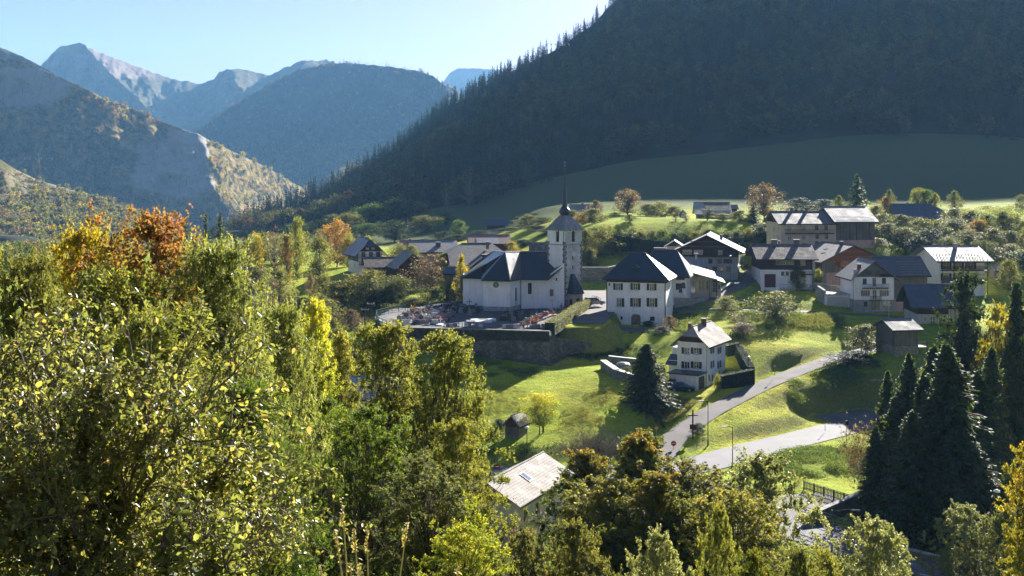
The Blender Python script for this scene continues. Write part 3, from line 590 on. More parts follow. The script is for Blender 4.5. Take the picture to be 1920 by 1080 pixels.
# broad wooded mountain in the middle
def mid_d(u, s):
    vc = np.interp(u, [300, 380, 620, 700, 900], [300, 240, 118, 122, 190]); v = vc + (420 - vc) * s
    d = 3300 - 250 * np.clip(s / 0.5, 0, 1) - 900 * np.clip((s - 0.5) / 0.5, 0, 1)
    return d + spurs(u, v, [([(760, 128), (700, 200), (660, 260), (640, 420)], 160, 60, 120), ([(830, 150), (850, 250), (860, 420)], 200, 50, 80)])
M['mid'] = rock_mat('wooded_far_mountain', (0.26, 0.22, 0.14), (0.16, 0.14, 0.09), (0.028, 0.040, 0.024), (0.05, 0.055, 0.03), 0.005, 0.45, 0.6)
HL4 = relief('broad_far_mountain', [(300, 300), (380, 240), (395, 228), (430, 203), (470, 178), (520, 150), (560, 131), (600, 122), (640, 118), (700, 122), (740, 126), (780, 133), (812, 143), (830, 158), (850, 166), (880, 190), (960, 250)],
    [(300, 420), (960, 420)], np.linspace(300, 960, 200), 90, mid_d, M['mid'], lambda u, v, s: 0.42 * np.clip((v - 262) / 30, 0, 1) + 0.25 * gauss(u, v, 690, 150, 25, 25), (50, 110.0), 1.0, 2.5, 6)
relief('table_mountain', [(760, 260), (815, 180), (832, 152), (845, 136), (858, 129), (890, 128), (925, 130), (950, 135), (1000, 138), (1060, 180), (1200, 240)], [(760, 330), (1200, 330)], np.linspace(760, 1200, 90), 40,
    lambda u, s: 7200 - 700 * s, M['peak'], lambda u, v, s: 0.7 * np.clip(1 - s * 3, 0, 1), (60, 130), 2, 1.5, 10)

# haze: the valley air, one closed box round camera and scene
hz = MB(); hz.box(-5200, -700, -132, 5200, 9000, 1080)
hm = bpy.data.materials.new('valley_haze'); hm.use_nodes = True; hn = hm.node_tree.nodes; hn.remove(hn['Principled BSDF'])
pv = hn.new('ShaderNodeVolumePrincipled'); pv.inputs['Color'].default_value = (0.26, 0.58, 1.0, 1); pv.inputs['Density'].default_value = 0.00007
pv.inputs['Anisotropy'].default_value = 0.1
hm.node_tree.links.new(pv.outputs[0], hn['Material Output'].inputs['Volume'])
haze = hz.build('haze', hm, kind='stuff')
# ================================================================ VEGETATION generators
def tubes_np(segs, n=4):
    """segs: list of (p0, p1, r0, r1)"""
    if not segs: return np.zeros((0, 3)), np.zeros((0, 4), int)
    P0 = np.array([s[0] for s in segs], float); P1 = np.array([s[1] for s in segs], float)
    r0 = np.array([s[2] for s in segs])[:, None]; r1 = np.array([s[3] for s in segs])[:, None]
    d = P1 - P0; ln = np.linalg.norm(d, axis=1, keepdims=True); d = d / np.maximum(ln, 1e-9)
    ref = np.where(np.abs(d[:, 2:3]) < 0.9, np.array([[0, 0, 1.0]]), np.array([[1.0, 0, 0]]))
    a = np.cross(d, ref); a /= np.linalg.norm(a, axis=1, keepdims=True); b = np.cross(d, a)
    V = []
    for k in range(n):
        t = 2 * math.pi * k / n; o = a * math.cos(t) + b * math.sin(t); V.append(P0 + o * r0); V.append(P1 + o * r1)
    V = np.stack(V, 1)          # seg, 2n, 3
    m = len(segs); base = (np.arange(m) * 2 * n)[:, None]; Fs = []
    for k in range(n):
        j = (k + 1) % n; Fs.append(np.concatenate([base + 2 * k, base + 2 * j, base + 2 * j + 1, base + 2 * k + 1], 1))
    return V.reshape(-1, 3), np.stack(Fs, 1).reshape(-1, 4)
def rand_unit(rs, n):
    v = rs.normal(size=(n, 3)); return v / np.linalg.norm(v, axis=1, keepdims=True)
def leaves_np(rs, cen, size, up=0.4, wid=0.55, var=0.35, dirs=None, droop=0.0):
    """rhombic leaves: long axis a, short axis b"""
    n = len(cen); nrm = rand_unit(rs, n); nrm[:, 2] = np.abs(nrm[:, 2]) + up; nrm /= np.linalg.norm(nrm, axis=1, keepdims=True)
    a = rand_unit(rs, n) if dirs is None else dirs + 0.55 * rand_unit(rs, n)
    a[:, 2] -= droop
    a = a - nrm * (a * nrm).sum(1, keepdims=True); a /= np.maximum(np.linalg.norm(a, axis=1, keepdims=True), 1e-6); b = np.cross(nrm, a)
    s = size * (1 + var * rs.normal(size=(n, 1))).clip(0.45, 1.8)
    A = a * s * 0.5; B = b * s * wid * 0.5
    V = np.stack([cen - A, cen + B - A * 0.15, cen + A, cen - B - A * 0.15], 1).reshape(-1, 3)
    return V, np.arange(n * 4).reshape(-1, 4)
PROF = {
 'round': lambda h: np.sqrt(np.clip(1 - (2 * h - 1) ** 2, 0, 1)) ** 0.8,
 'bush':  lambda h: np.sqrt(np.clip(1 - (1.35 * h - 0.35) ** 2, 0, 1)),
 'egg':   lambda h: np.clip(np.sin(np.pi * np.clip(h, 0, 1) ** 0.75), 0, 1) ** 0.7,
 'tall':  lambda h: np.clip(np.sin(np.pi * (0.08 + 0.9 * h)), 0, 1) ** 0.55 * (1 - 0.25 * h),
 'cone':  lambda h: (1 - h) ** 0.75,
 'vase':  lambda h: np.clip(0.35 + 0.75 * h, 0, 1) * np.sqrt(np.clip(1 - (h / 1.02) ** 6, 0, 1)),
}
def tree_mesh(seed, H, W, cb=0.25, clumps=90, per=40, leaf=0.3, cr=0.7, prof='round', trunk=0.03, twigs=0, sides=4, lean=0.0, shell=0.45, tintz=0.0, multi=1, wid=0.6, lob=0.35, tintbase=0.5):
    rs = np.random.RandomState(seed); R_ = W / 2
    h = rs.rand(clumps) ** 0.9; th = rs.rand(clumps) * 2 * np.pi
    lobe = 1 + lob * np.sin(th * rs.randint(2, 4) + rs.rand() * 6 + h * 4) * (0.6 + 0.4 * rs.rand()) + 0.18 * rs.normal(size=clumps)
    r = R_ * PROF[prof](h) * (rs.rand(clumps) ** shell) * np.clip(lobe, 0.45, 1.35)
    z = H * (cb + (1 - cb) * h * (1 + 0.05 * rs.normal(size=clumps)))
    cc = np.stack([r * np.cos(th) + lean * z, r * np.sin(th), np.minimum(z, H)], 1)
    seg = []; tips = []
    tr0 = H * trunk
    base = [(0.0, 0.0)] if multi == 1 else [(rs.normal() * W * 0.06, rs.normal() * W * 0.06) for _ in range(multi)]
    trunks = []
    for bx, by in base:
        pts = []; k = 7; sx, sy = rs.normal(size=2) * (0.035 if multi == 1 else 0.16) * W
        for i in range(k + 1):
            t = i / k; pts.append(np.array([bx + sx * t * t * 2 + lean * H * t + rs.normal() * 0.008 * H * (i > 0), by + sy * t * t * 2 + rs.normal() * 0.008 * H * (i > 0), H * 0.9 * t - 0.02 * H * (i == 0)]))
        rr = [tr0 / math.sqrt(multi) * (1 - 0.88 * (i / k)) * (1.25 if i == 0 else 1) for i in range(k + 1)]
        for i in range(k): seg.append((pts[i], pts[i + 1], rr[i], rr[i + 1]))
        trunks.append((pts, rr))
    for i in range(clumps):
        c = cc[i]; pts, rr = trunks[rs.randint(len(trunks))]
        zt = c[2] * (0.35 + 0.4 * rs.rand()); t = min(max(zt / (H * 0.9), 0.06), 0.97) * 7; j = int(t); f = t - j
        p0 = pts[j] * (1 - f) + pts[j + 1] * f; r0 = max(rr[j] * 0.42, tr0 * 0.06)
        mid = p0 * 0.5 + c * 0.5; mid[2] += 0.12 * np.linalg.norm(c - p0) * (0.5 - rs.rand()); mid[:2] += rs.normal(size=2) * 0.06 * np.linalg.norm(c - p0)
        seg.append((p0, mid, r0, r0 * 0.55)); seg.append((mid, c, r0 * 0.55, r0 * 0.15))
    cen = []; dirs = []
    for i in range(clumps):
        n = max(3, int(per * (0.6 + 0.8 * rs.rand()))); q = rs.normal(size=(n, 3)) * np.array([1, 1, 0.75]) * cr * 0.55
        if twigs:
            k = twigs; td = rand_unit(rs, k); td[:, 2] = td[:, 2] * 0.6 + 0.15; L = cr * (0.6 + 0.8 * rs.rand(k))
            for a in range(k): seg.append((cc[i], cc[i] + td[a] * L[a], tr0 * 0.035, tr0 * 0.012))
            w = rs.randint(0, k, n); t = rs.rand(n) ** 0.7
            q = td[w] * (L[w] * t)[:, None] + rs.normal(size=(n, 3)) * cr * 0.10; dirs.append(td[w])
        cen.append(cc[i] + q)
    cen = np.concatenate(cen); keep = cen[:, 2] > 0.02 * H; 
    d_ = np.concatenate(dirs)[keep] if dirs else None; cen = cen[keep]
    V, Fc = leaves_np(rs, cen, leaf, wid=wid, dirs=d_, droop=0.3 if twigs else 0)
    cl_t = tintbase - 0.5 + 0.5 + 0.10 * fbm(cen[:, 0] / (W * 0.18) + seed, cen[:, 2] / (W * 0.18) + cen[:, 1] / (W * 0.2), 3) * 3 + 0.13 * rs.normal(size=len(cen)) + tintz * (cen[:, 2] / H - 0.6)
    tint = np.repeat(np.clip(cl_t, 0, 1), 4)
    Vt, Ft = tubes_np(seg, sides)
    tm = npmesh('trunk', Vt, Ft); cm = npmesh('crown', V, Fc, None, tint)
    return tm, cm
def spruce_mesh(seed, H, W, levels=26, nb=7, sprays=5, cb=0.06, size=0.5, droop=0.35, ragged=0.25, trunk=0.014, pw=0.85):
    rs = np.random.RandomState(seed); R_ = W / 2; seg = []; V = []
    k = 6
    for i in range(k): seg.append((np.array([0, 0, H * i / k - (0.02 * H if i == 0 else 0)]), np.array([0, 0, H * (i + 1) / k]), H * trunk * (1 - i / k) + 0.01, H * trunk * (1 - (i + 1) / k) + 0.006))
    cen = []; A = []; B = []
    for lv in range(levels):
        t = (lv + 0.5 * rs.rand()) / levels; z0 = H * (cb + (1 - cb) * t); rad = R_ * ((1 - t) ** pw * 0.97 + 0.03)
        for b_ in range(nb if t < 0.8 else max(4, nb - 2)):
            az = rs.rand() * 2 * math.pi; L = rad * (1 - ragged + 2 * ragged * rs.rand() * (0.6 + 0.4 * rs.rand())); dx, dy = math.cos(az), math.sin(az)
            p0 = np.array([0, 0, z0 + rs.normal() * H * 0.01]); up = 0.25 * t * L
            p1 = p0 + np.array([dx * L, dy * L, up - droop * L * (1 - 0.7 * t)])
            if L > R_ * 0.15: seg.append((p0, p1, H * 0.0022 + 0.005, 0.004))
            for s_ in range(sprays):
                f = (s_ + 0.6 + 0.4 * rs.rand()) / sprays; c = p0 + (p1 - p0) * f; c[2] -= 0.06 * L * math.sin(f * 3.1)
                w = size * W * (0.16 + 0.10 * rs.rand()) * (1.15 - 0.5 * f) * (0.45 + 0.55 * (1 - t))
                side = 1 if s_ % 2 else -1
                ax = np.array([dx * 0.75 - dy * 0.65 * side, dy * 0.75 + dx * 0.65 * side, -0.28 - 0.25 * rs.rand()]) + rs.normal(size=3) * 0.14
                ax /= np.linalg.norm(ax); bz = np.cross(ax, [0, 0, 1]); bz /= np.linalg.norm(bz) + 1e-6; bz[2] += rs.normal() * 0.5
                cen.append(c); A.append(ax * w); B.append(bz * w * 0.34)
                if s_ == sprays - 1: cen.append(c); e = (p1 - p0) / (np.linalg.norm(p1 - p0) + 1e-6); A.append(e * w * 0.9); B.append(np.array([-dy, dx, 0]) * w * 0.3)
    cen.append(np.array([0, 0, H * 0.985])); A.append(np.array([0, 0, H * 0.03])); B.append(np.array([H * 0.006, 0, 0]))
    cen = np.array(cen); A = np.array(A); B = np.array(B)
    V = np.stack([cen - A * 0.25, cen + B + A * 0.2, cen + A, cen - B + A * 0.2], 1).reshape(-1, 3)
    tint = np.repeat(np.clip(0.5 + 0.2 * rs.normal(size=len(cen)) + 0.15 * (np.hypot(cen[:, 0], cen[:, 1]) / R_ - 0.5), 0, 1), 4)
    Vt, Ft = tubes_np(seg, 3)
    return npmesh('trunk', Vt, Ft), npmesh('crown', V, np.arange(len(V)).reshape(-1, 4), None, tint)
def bare_mesh(seed, H, W, stems=10, lv=3, sides=3, rad=0.03, spread=0.8, leaves=0, leaf=0.1):
    rs = np.random.RandomState(seed); seg = []; pts = []
    def grow(p, d, L, r, l):
        k = 4 if l == 0 else 3; q = p
        for i in range(k):
            d = d + rs.normal(size=3) * 0.13; d[2] += 0.05; d = d / np.linalg.norm(d); q2 = q + d * L / k
            seg.append((q, q2, r * (1 - i / k * 0.6), r * (1 - (i + 1) / k * 0.6)))
            if l < lv and i >= (1 if l == 0 else 0):
                for _ in range(2 if l < 2 else 2):
                    e = d + rs.normal(size=3) * 0.45; e[2] = abs(e[2]) * 0.7 + 0.15; e /= np.linalg.norm(e); grow(q2, e, L * (0.42 + 0.22 * rs.rand()), r * 0.42, l + 1)
            if l >= lv - 1: pts.append((q2, d))
            q = q2
    for s in range(stems):
        az = rs.rand() * 6.28; tl = spread * rs.rand() * 0.6; d = np.array([math.cos(az) * tl, math.sin(az) * tl, 1.0]); d /= np.linalg.norm(d)
        grow(np.array([math.cos(az) * W * 0.06 * rs.rand(), math.sin(az) * W * 0.06 * rs.rand(), -0.05 * H]), d, H * (0.55 + 0.3 * rs.rand()), H * rad * 0.4, 0)
    Vt, Ft = tubes_np(seg, sides)
    # fit into H x W
    zz = Vt[:, 2].max(); rr = np.percentile(np.hypot(Vt[:, 0], Vt[:, 1]), 98); sc_ = np.array([W / 2 / rr, W / 2 / rr, H / zz]); Vt = Vt * sc_
    tm = npmesh('branches', Vt, Ft); cm = None
    if leaves:
        pp = np.array([p[0] for p in pts]) * sc_; ii = rs.randint(0, len(pp), leaves); cen = pp[ii] + rs.normal(size=(leaves, 3)) * leaf * 1.2
        V, Fc = leaves_np(rs, cen, leaf); cm = npmesh('crown', V, Fc, None, np.repeat(np.clip(0.5 + 0.2 * rs.normal(size=leaves), 0, 1), 4))
    return tm, cm
SLOTTED = set()
def slot(me):
    if me.name not in SLOTTED:
        SLOTTED.add(me.name)
        if not me.materials: me.materials.append(None)
    return me
def child(name, me, parent, mat, **kw):
    slot(me); o = bpy.data.objects.new(name, me); C.objects.link(o); o.parent = parent
    o.material_slots[0].link = 'OBJECT'; o.material_slots[0].material = mat
    for k, v in kw.items(): o[k] = v
    return o
def put_tree(name, label, cat, meshes, u, d, vtop, wpx, leafm, bark=None, group=None, rz=None, zbase=None, dims=(1.0, 1.0), asy=1.0):
    """meshes: (trunk, crown) of height dims[0] and width dims[1]; stands on the ground at (u, d), reaching row vtop, wpx pixels wide"""
    x = X(u, d); z0 = gz(x, d) if zbase is None else zbase; Ht = max(Zv(vtop, d) - z0, 1.0); Wd = wpx * d / F
    e = empty(name, label, cat, (x, d, z0), (rz if rz is not None else random.random() * 6.28), group)
    e.scale = (Wd / dims[1], Wd / dims[1] * asy, Ht / dims[0])
    tm, cm = meshes
    child('trunk' if cm is not None and tm.name.startswith('trunk') else 'branches', tm, e, bark or M['bark'])
    if cm is not None: child('crown', cm, e, leafm)
    return e
random.seed(11)
# unit prototypes (height 1, width 1), scaled where they are planted
PR = {}
def proto(key, n, fn): PR[key] = [fn(1000 + 37 * i + hash_(key)) for i in range(n)]
def hash_(s): return sum(ord(c) * (i + 3) for i, c in enumerate(s)) % 900
proto('round', 3, lambda s: tree_mesh(s, 1, 1, 0.14, 110, 60, 0.036, 0.115, 'round', 0.022))
proto('bush', 3, lambda s: tree_mesh(s, 1, 1, 0.02, 110, 60, 0.040, 0.12, 'bush', 0.018, multi=4))
proto('tall', 3, lambda s: tree_mesh(s, 1, 1, 0.10, 110, 40, 0.042, 0.11, 'tall', 0.018))
proto('egg', 2, lambda s: tree_mesh(s, 1, 1, 0.12, 95, 42, 0.045, 0.115, 'egg', 0.020))
proto('sparse', 2, lambda s: tree_mesh(s, 1, 1, 0.2, 70, 14, 0.036, 0.10, 'round', 0.028, twigs=5))
proto('spruce', 3, lambda s: spruce_mesh(s, 1, 1, 24, 8, 6, 0.05))
proto('bare', 2, lambda s: bare_mesh(s, 1, 1, 9, 3, 3, 0.02))
proto('barish', 2, lambda s: bare_mesh(s, 1, 1, 8, 3, 3, 0.02, leaves=1400, leaf=0.035))
_cnt = {}
def plant(kind, name, label, cat, u, d, vtop, wpx, lf, group=None, bark=None, **kw):
    i = _cnt.get(kind, 0); _cnt[kind] = i + 1
    return put_tree(name, label, cat, PR[kind][i % len(PR[kind])], u, d, vtop, wpx, LF[lf], M[bark] if bark else None, group, **kw)

# ---------------------------------------------------------------- scattered woodland (stuff) by geometry nodes
def gn_scatter(name, pts, scl, rot, kind_i, protos, mat_dummy=None, kind='stuff'):
    """pts n x 3; one point cloud mesh whose vertices carry an instance of protos[kind_i]"""
    me = bpy.data.meshes.new(name); n = len(pts); me.vertices.add(n); me.vertices.foreach_set('co', np.ascontiguousarray(pts, 'f').ravel())
    for nm, arr, ty in (('scl', scl, 'FLOAT_VECTOR'), ('rot', rot, 'FLOAT'), ('pick', kind_i, 'INT')):
        a = me.attributes.new(nm, ty, 'POINT')
        if ty == 'FLOAT_VECTOR': a.data.foreach_set('vector', np.ascontiguousarray(arr, 'f').ravel())
        else: a.data.foreach_set('value', np.ascontiguousarray(arr, 'f' if ty == 'FLOAT' else 'i'))
    me.update(); o = bpy.data.objects.new(name, me); C.objects.link(o); o['kind'] = kind
    ng = bpy.data.node_groups.new(name + '_nodes', 'GeometryNodeTree')
    ng.interface.new_socket('Geometry', in_out='INPUT', socket_type='NodeSocketGeometry'); ng.interface.new_socket('Geometry', in_out='OUTPUT', socket_type='NodeSocketGeometry')
    N = ng.nodes; L = ng.links; gi = N.new('NodeGroupInput'); go = N.new('NodeGroupOutput'); jn = N.new('GeometryNodeJoinGeometry')
    def attr(nm, ty):
        a = N.new('GeometryNodeInputNamedAttribute'); a.data_type = ty; a.inputs['Name'].default_value = nm
        return [q for q in a.outputs if q.enabled and q.name == 'Attribute'][0]
    sc_o = attr('scl', 'FLOAT_VECTOR'); ro = attr('rot', 'FLOAT'); pk = attr('pick', 'INT')
    cx = N.new('ShaderNodeCombineXYZ'); L.new(ro, cx.inputs[2])
    for i, po in enumerate(protos):
        ip = N.new('GeometryNodeInstanceOnPoints'); oi = N.new('GeometryNodeObjectInfo'); oi.inputs['Object'].default_value = po
        oi.inputs['As Instance'].default_value = True
        cmp = N.new('FunctionNodeCompare'); cmp.data_type = 'INT'; cmp.operation = 'EQUAL'
        ia = [q for q in cmp.inputs if q.enabled]; L.new(pk, ia[0]); ia[1].default_value = i
        L.new(gi.outputs[0], ip.inputs['Points']); L.new(cmp.outputs[0], ip.inputs['Selection']); L.new(oi.outputs['Geometry'], ip.inputs['Instance'])
        L.new(cx.outputs[0], ip.inputs['Rotation']); L.new(sc_o, ip.inputs['Scale']); L.new(ip.outputs[0], jn.inputs[0])
    L.new(jn.outputs[0], go.inputs[0])
    md = o.modifiers.new('scatter', 'NODES'); md.node_group = ng
    return o
def joined(name, tm, cm, bark, leafm):
    """one mesh with two materials, kept outside the scene: source for scattered copies"""
    me = bpy.data.meshes.new(name)
    nt, ncv = len(tm.vertices) if tm else 0, len(cm.vertices)
    Vt = np.empty(nt * 3, 'f'); 
    if tm: tm.vertices.foreach_get('co', Vt)
    Vc = np.empty(ncv * 3, 'f'); cm.vertices.foreach_get('co', Vc)
    ft = np.empty(len(tm.loops) if tm else 0, 'i'); 
    if tm: tm.loops.foreach_get('vertex_index', ft)
    fc = np.empty(len(cm.loops), 'i'); cm.loops.foreach_get('vertex_index', fc)
    V = np.concatenate([Vt, Vc]).reshape(-1, 3); Fa = np.concatenate([ft, fc + nt]).reshape(-1, 4)
    tn = np.zeros(ncv, 'f'); cm.attributes['tint'].data.foreach_get('value', tn)
    me = npmesh(name, V, Fa, None, np.concatenate([np.zeros(nt), tn])); me.materials.append(bark); me.materials.append(leafm)
    mi = np.ones(len(Fa), 'i'); mi[:len(ft) // 4] = 0; me.polygons.foreach_set('material_index', mi)
    return bpy.data.objects.new(name, me)
lo_spruce = [spruce_mesh(50 + i, 1, 1, 15, 5, 3, 0.03, 0.75) for i in range(3)]
lo_broad = [tree_mesh(80 + i, 1, 1, 0.10, 34, 13, 0.11, 0.16, ['round', 'egg', 'tall'][i], 0.02) for i in range(3)]
far_broad = tree_mesh(95, 1, 1, 0.0, 14, 7, 0.26, 0.25, 'bush', 0.02)
far_spruce = spruce_mesh(97, 1, 1, 7, 4, 2, 0.02, 1.3)
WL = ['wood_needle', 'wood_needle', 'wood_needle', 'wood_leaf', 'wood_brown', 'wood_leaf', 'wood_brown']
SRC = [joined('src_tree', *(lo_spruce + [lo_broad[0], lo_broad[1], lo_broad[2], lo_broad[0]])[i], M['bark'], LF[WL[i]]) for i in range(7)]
rs = np.random.RandomState(5)
# the wood on the mountain
n = 26000
ux = rs.uniform(-100, 2350, n); dd = np.sqrt(rs.uniform(545.0 ** 2, 1240.0 ** 2, n))
D0, v0, D1, v1 = interp_cols(WOOD, ux)
xx = (ux - 960) * dd / F
edge = D0 - 4 + 75 * fbm(xx / 60, dd * 0 + 2.2, 4)
ok = (dd > edge) & (dd < D1 + 50) & (ux > 400)
zz = np.maximum(wood_z(ux, dd), np.where(dd < 660, ground(xx, np.minimum(dd, 660)), -999)); vv = HV - zz * F / dd
ok &= vv > -40
# cleared strips across the hill
ok &= ~((np.abs(vv - (176 + (ux - 1300) * -0.02)) < 6) & (ux > 1130) & (ux < 1560) & (rs.rand(n) < 0.8))
ok &= rs.rand(n) < np.clip(0.62 + 1.3 * fbm(xx / 70, dd / 70, 3), 0.3, 1)
ux, dd, xx, zz, D0, D1 = [a[ok] for a in (ux, dd, xx, zz, D0, D1)]
mixn = fbm(xx / 90 + 3, dd / 90, 4) + 0.08 * rs.normal(size=len(xx))
frac_up = (dd - D0) / (D1 - D0)
con = (mixn + 0.10 * (frac_up - 0.25) + 0.12 * (frac_up > 0.82)) > -0.10 + 0.16 * (ux > 1450)
pick = np.where(con, rs.randint(0, 3, len(xx)), rs.choice([3, 3, 3, 4, 5, 5, 3, 5], len(xx)))
h = np.where(con, rs.uniform(9, 17, len(xx)), rs.uniform(8, 13, len(xx)))
w = np.where(con, h * rs.uniform(0.30, 0.42, len(xx)), h * rs.uniform(0.7, 0.95, len(xx)))
# individuals: crest and woodland edge; the rest one mass
crest_d = np.abs(dd - D1); edge_d = dd - D0
score = np.where((ux < 1200) & (ux > 430), crest_d * 1.0, 1e9); o1 = np.argsort(score)
sel = np.zeros(len(xx), bool)
c1 = [i for i in o1 if score[i] < 14][:150]
sel[c1] = True
e1 = np.argsort(np.where((ux > 800) & (ux < 1940), edge_d + 0 * ux, 1e9))[:240]; sel[e1] = True
ids = np.where(sel)[0]
WOODI = []
for i in ids:
    crest_t = score[i] < 14
    u_ = ux[i]
    nm = 'spruce_tree' if con[i] else 'broadleaf_tree'
    if crest_t: lb = 'dark spruce on the skyline crest of the wooded mountain' if con[i] else 'rounded broadleaf tree on the skyline crest of the wooded mountain'; gp = lb.replace('dark spruce', 'spruces').replace('rounded broadleaf tree', 'broadleaf trees')
    else: lb = 'shaded spruce at the lower edge of the wood above the meadow' if con[i] else 'shaded broadleaf tree at the lower edge of the wood above the meadow'; gp = lb.replace('shaded spruce', 'spruces').replace('shaded broadleaf tree', 'broadleaf trees')
    e = empty(nm, lb, 'tree', (xx[i], dd[i], zz[i] - 0.5), rs.rand() * 6.28, gp); e.scale = (w[i], w[i], h[i])
    k = pick[i]; tm, cm = lo_spruce[k] if k < 3 else lo_broad[{3: 0, 4: 1, 5: 2, 6: 0}[k]]
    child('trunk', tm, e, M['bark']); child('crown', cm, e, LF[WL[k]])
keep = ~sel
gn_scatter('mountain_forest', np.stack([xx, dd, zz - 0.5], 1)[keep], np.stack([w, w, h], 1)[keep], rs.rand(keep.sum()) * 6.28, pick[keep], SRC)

def scatter_on(name, grid, n, size, cond, picks, srcs, seed=3, ratio=1.0):
    Xg, Dg, Zg, Ug, Vg, Sg = grid; rs = np.random.RandomState(seed); r, c = Xg.shape
    i = rs.rand(n) * (r - 1.001); j = rs.rand(n) * (c - 1.001); i0 = i.astype(int); j0 = j.astype(int); fi = i - i0; fj = j - j0
    def sm(A): return (A[i0, j0] * (1 - fi) + A[i0 + 1, j0] * fi) * (1 - fj) + (A[i0, j0 + 1] * (1 - fi) + A[i0 + 1, j0 + 1] * fi) * fj
    x, d, z, u, v = map(sm, (Xg, Dg, Zg, Ug, Vg)); pr = cond(u, v, x, d); k = (rs.rand(n) < pr) & (u > -60) & (u < 1980) & (v < 520)
    x, d, z, u, v = x[k], d[k], z[k], u[k], v[k]; m = len(x); pk = picks(rs, u, v, m)
    h = rs.uniform(size[0], size[1], m); con = pk < 1
    w = np.where(con, h * 0.42, h * ratio * rs.uniform(0.8, 1.3, m)); h = np.where(con, h * 1.5, h)
    return gn_scatter(name, np.stack([x, d, z - 0.4], 1), np.stack([w, w, h], 1), rs.rand(m) * 6.28, pk, srcs)
FS = [joined('far_a', *far_spruce, M['bark'], LF['wood_needle'])] + [joined('far_' + k, *far_broad, M['twig'], LF[k]) for k in ('olive', 'brown', 'yellow', 'orange', 'pale')]
def pk1(rs, u, v, m):
    return rs.choice([0, 0, 1, 1, 1, 1, 2, 2, 3, 5, 5], m)
scatter_on('hillside_scrub', HL1[1], 12000, (3, 7), lambda u, v, x, d: np.clip(0.45 + (v - 355) / 70 + 1.2 * fbm(x / 60, d / 60, 3), 0.04, 1), pk1, FS, 4)
def pk2(rs, u, v, m):
    lit = u > np.interp(v, *zip(*FOLD)); crest = v < np.interp(u, [0, 110, 200, 300, 400, 580], [128, 168, 215, 250, 290, 375])
    a = rs.choice([3, 1, 5, 3, 4, 3, 5], m); b = rs.choice([0, 0, 0, 0, 0, 2], m); c = rs.choice([0, 0, 0, 3, 4, 2, 1], m)
    return np.where(lit, a, np.where(crest, c, b))
def c2(u, v, x, d):
    lit = u > np.interp(v, *zip(*FOLD)) + 8
    return np.where(lit, 0.16, np.clip(0.85 - 2.6 * spur_rock(u, v, 0) + 0.6 * fbm(x / 80, v / 30, 3), 0.02, 1))
scatter_on('spur_woodland', HL2[1], 15000, (5, 9), c2, pk2, FS, 6)
def c4(u, v, x, d): return np.clip(0.8 - 0 * u + 0.8 * fbm(x / 160, v / 30, 3), 0.05, 1)
def pk4(rs, u, v, m):
    return np.where(v > 268, rs.choice([0, 0, 0, 1, 1, 4, 3, 5], m), rs.choice([0, 0, 0, 0, 0, 0, 0, 2], m))
scatter_on('far_mountain_woodland', HL4[1], 14000, (7, 11), c4, pk4, FS, 8)

# trees filling the side valley on the left
n = 6500; r3 = np.random.RandomState(41); uu = r3.uniform(-150, 640, n); d3 = np.sqrt(r3.uniform(345.0 ** 2, 640.0 ** 2, n)); x3 = (uu - 960) * d3 / F; z3 = ground(x3, d3)
h3 = r3.uniform(6, 15, n); vt3 = HV - (z3 + h3) * F / d3
ok = (vt3 > np.interp(uu, [0, 300, 340, 450, 480, 640], [452, 458, 450, 446, 436, 432])) & (r3.rand(n) < np.clip(.75 + 1.2 * fbm(x3 / 50, d3 / 50, 3), .1, 1)) & ~((uu > 560) & (d3 < 420)); x3, d3, z3, uu, h3 = x3[ok], d3[ok], z3[ok], uu[ok], h3[ok]; m = len(x3)
pk = r3.choice([0, 0, 1, 3, 3, 5, 4, 6], m); w3 = np.where(pk < 3, h3 * .38, h3 * r3.uniform(.7, .95, m))
VS = [joined('src_tree', *(lo_spruce + [lo_broad[0], lo_broad[1], lo_broad[2], lo_broad[0]])[i], M['bark'], LF[['needle', 'needle2', 'needle', 'olive', 'brown', 'green', 'pale'][i]]) for i in range(7)]
gn_scatter('valley_woodland', np.stack([x3, d3, z3 - .4], 1), np.stack([w3, w3, h3], 1), r3.rand(m) * 6.28, pk, VS)
# ================================================================ BUILDINGS
WC = {}
def win_meshes(w, h, style):
    k = (round(w, 2), round(h, 2), style['f'], style.get('g', 'glass'), style.get('mull', 1), style.get('bars', 1), style.get('sill', 1), style.get('arch', 0))
    if k in WC: return WC[k]
    fr = 0.07; m = MB(); y0, y1 = 0.07, 0.13
    m.box(0, y0, 0, fr, y1, h).box(w - fr, y0, 0, w, y1, h).box(fr, y0, 0, w - fr, y1, fr).box(fr, y0, h - fr, w - fr, y1, h)
    for i in range(k[4]):
        x = w * (i + 1) / (k[4] + 1); m.box(x - 0.035, y0 + 0.005, fr, x + 0.035, y1 - 0.005, h - fr)
    for i in range(k[5]):
        z = h * (i + 1) / (k[5] + 1); m.box(fr, y0 + 0.012, z - 0.018, w - fr, y1 - 0.012, z + 0.018)
    a = m.mesh('window', M[style['f']])
    p = MB().quad((0.02, 0.115, 0.02), (w - 0.02, 0.115, 0.02), (w - 0.02, 0.115, h - 0.02), (0.02, 0.115, h - 0.02)).mesh('pane', M[k[3]])
    s = None
    if k[6]: s = MB().box(-0.08, -0.09, -0.09, w + 0.08, 0.06, -0.003).mesh('sill', M[style.get('sm', 'concrete')])
    WC[k] = (a, p, s); return WC[k]
def shutter_mesh(w, h, mat):
    k = ('sh', round(w, 2), round(h, 2), mat)
    if k not in WC:
        m = MB(); m.box(0, -0.055, 0, w, -0.015, h)
        for z in (0.12, 0.5, 0.88): m.box(0.03, -0.075, h * z - 0.04, w - 0.03, -0.055, h * z + 0.04)
        WC[k] = m.mesh('shutter', M[mat])
    return WC[k]
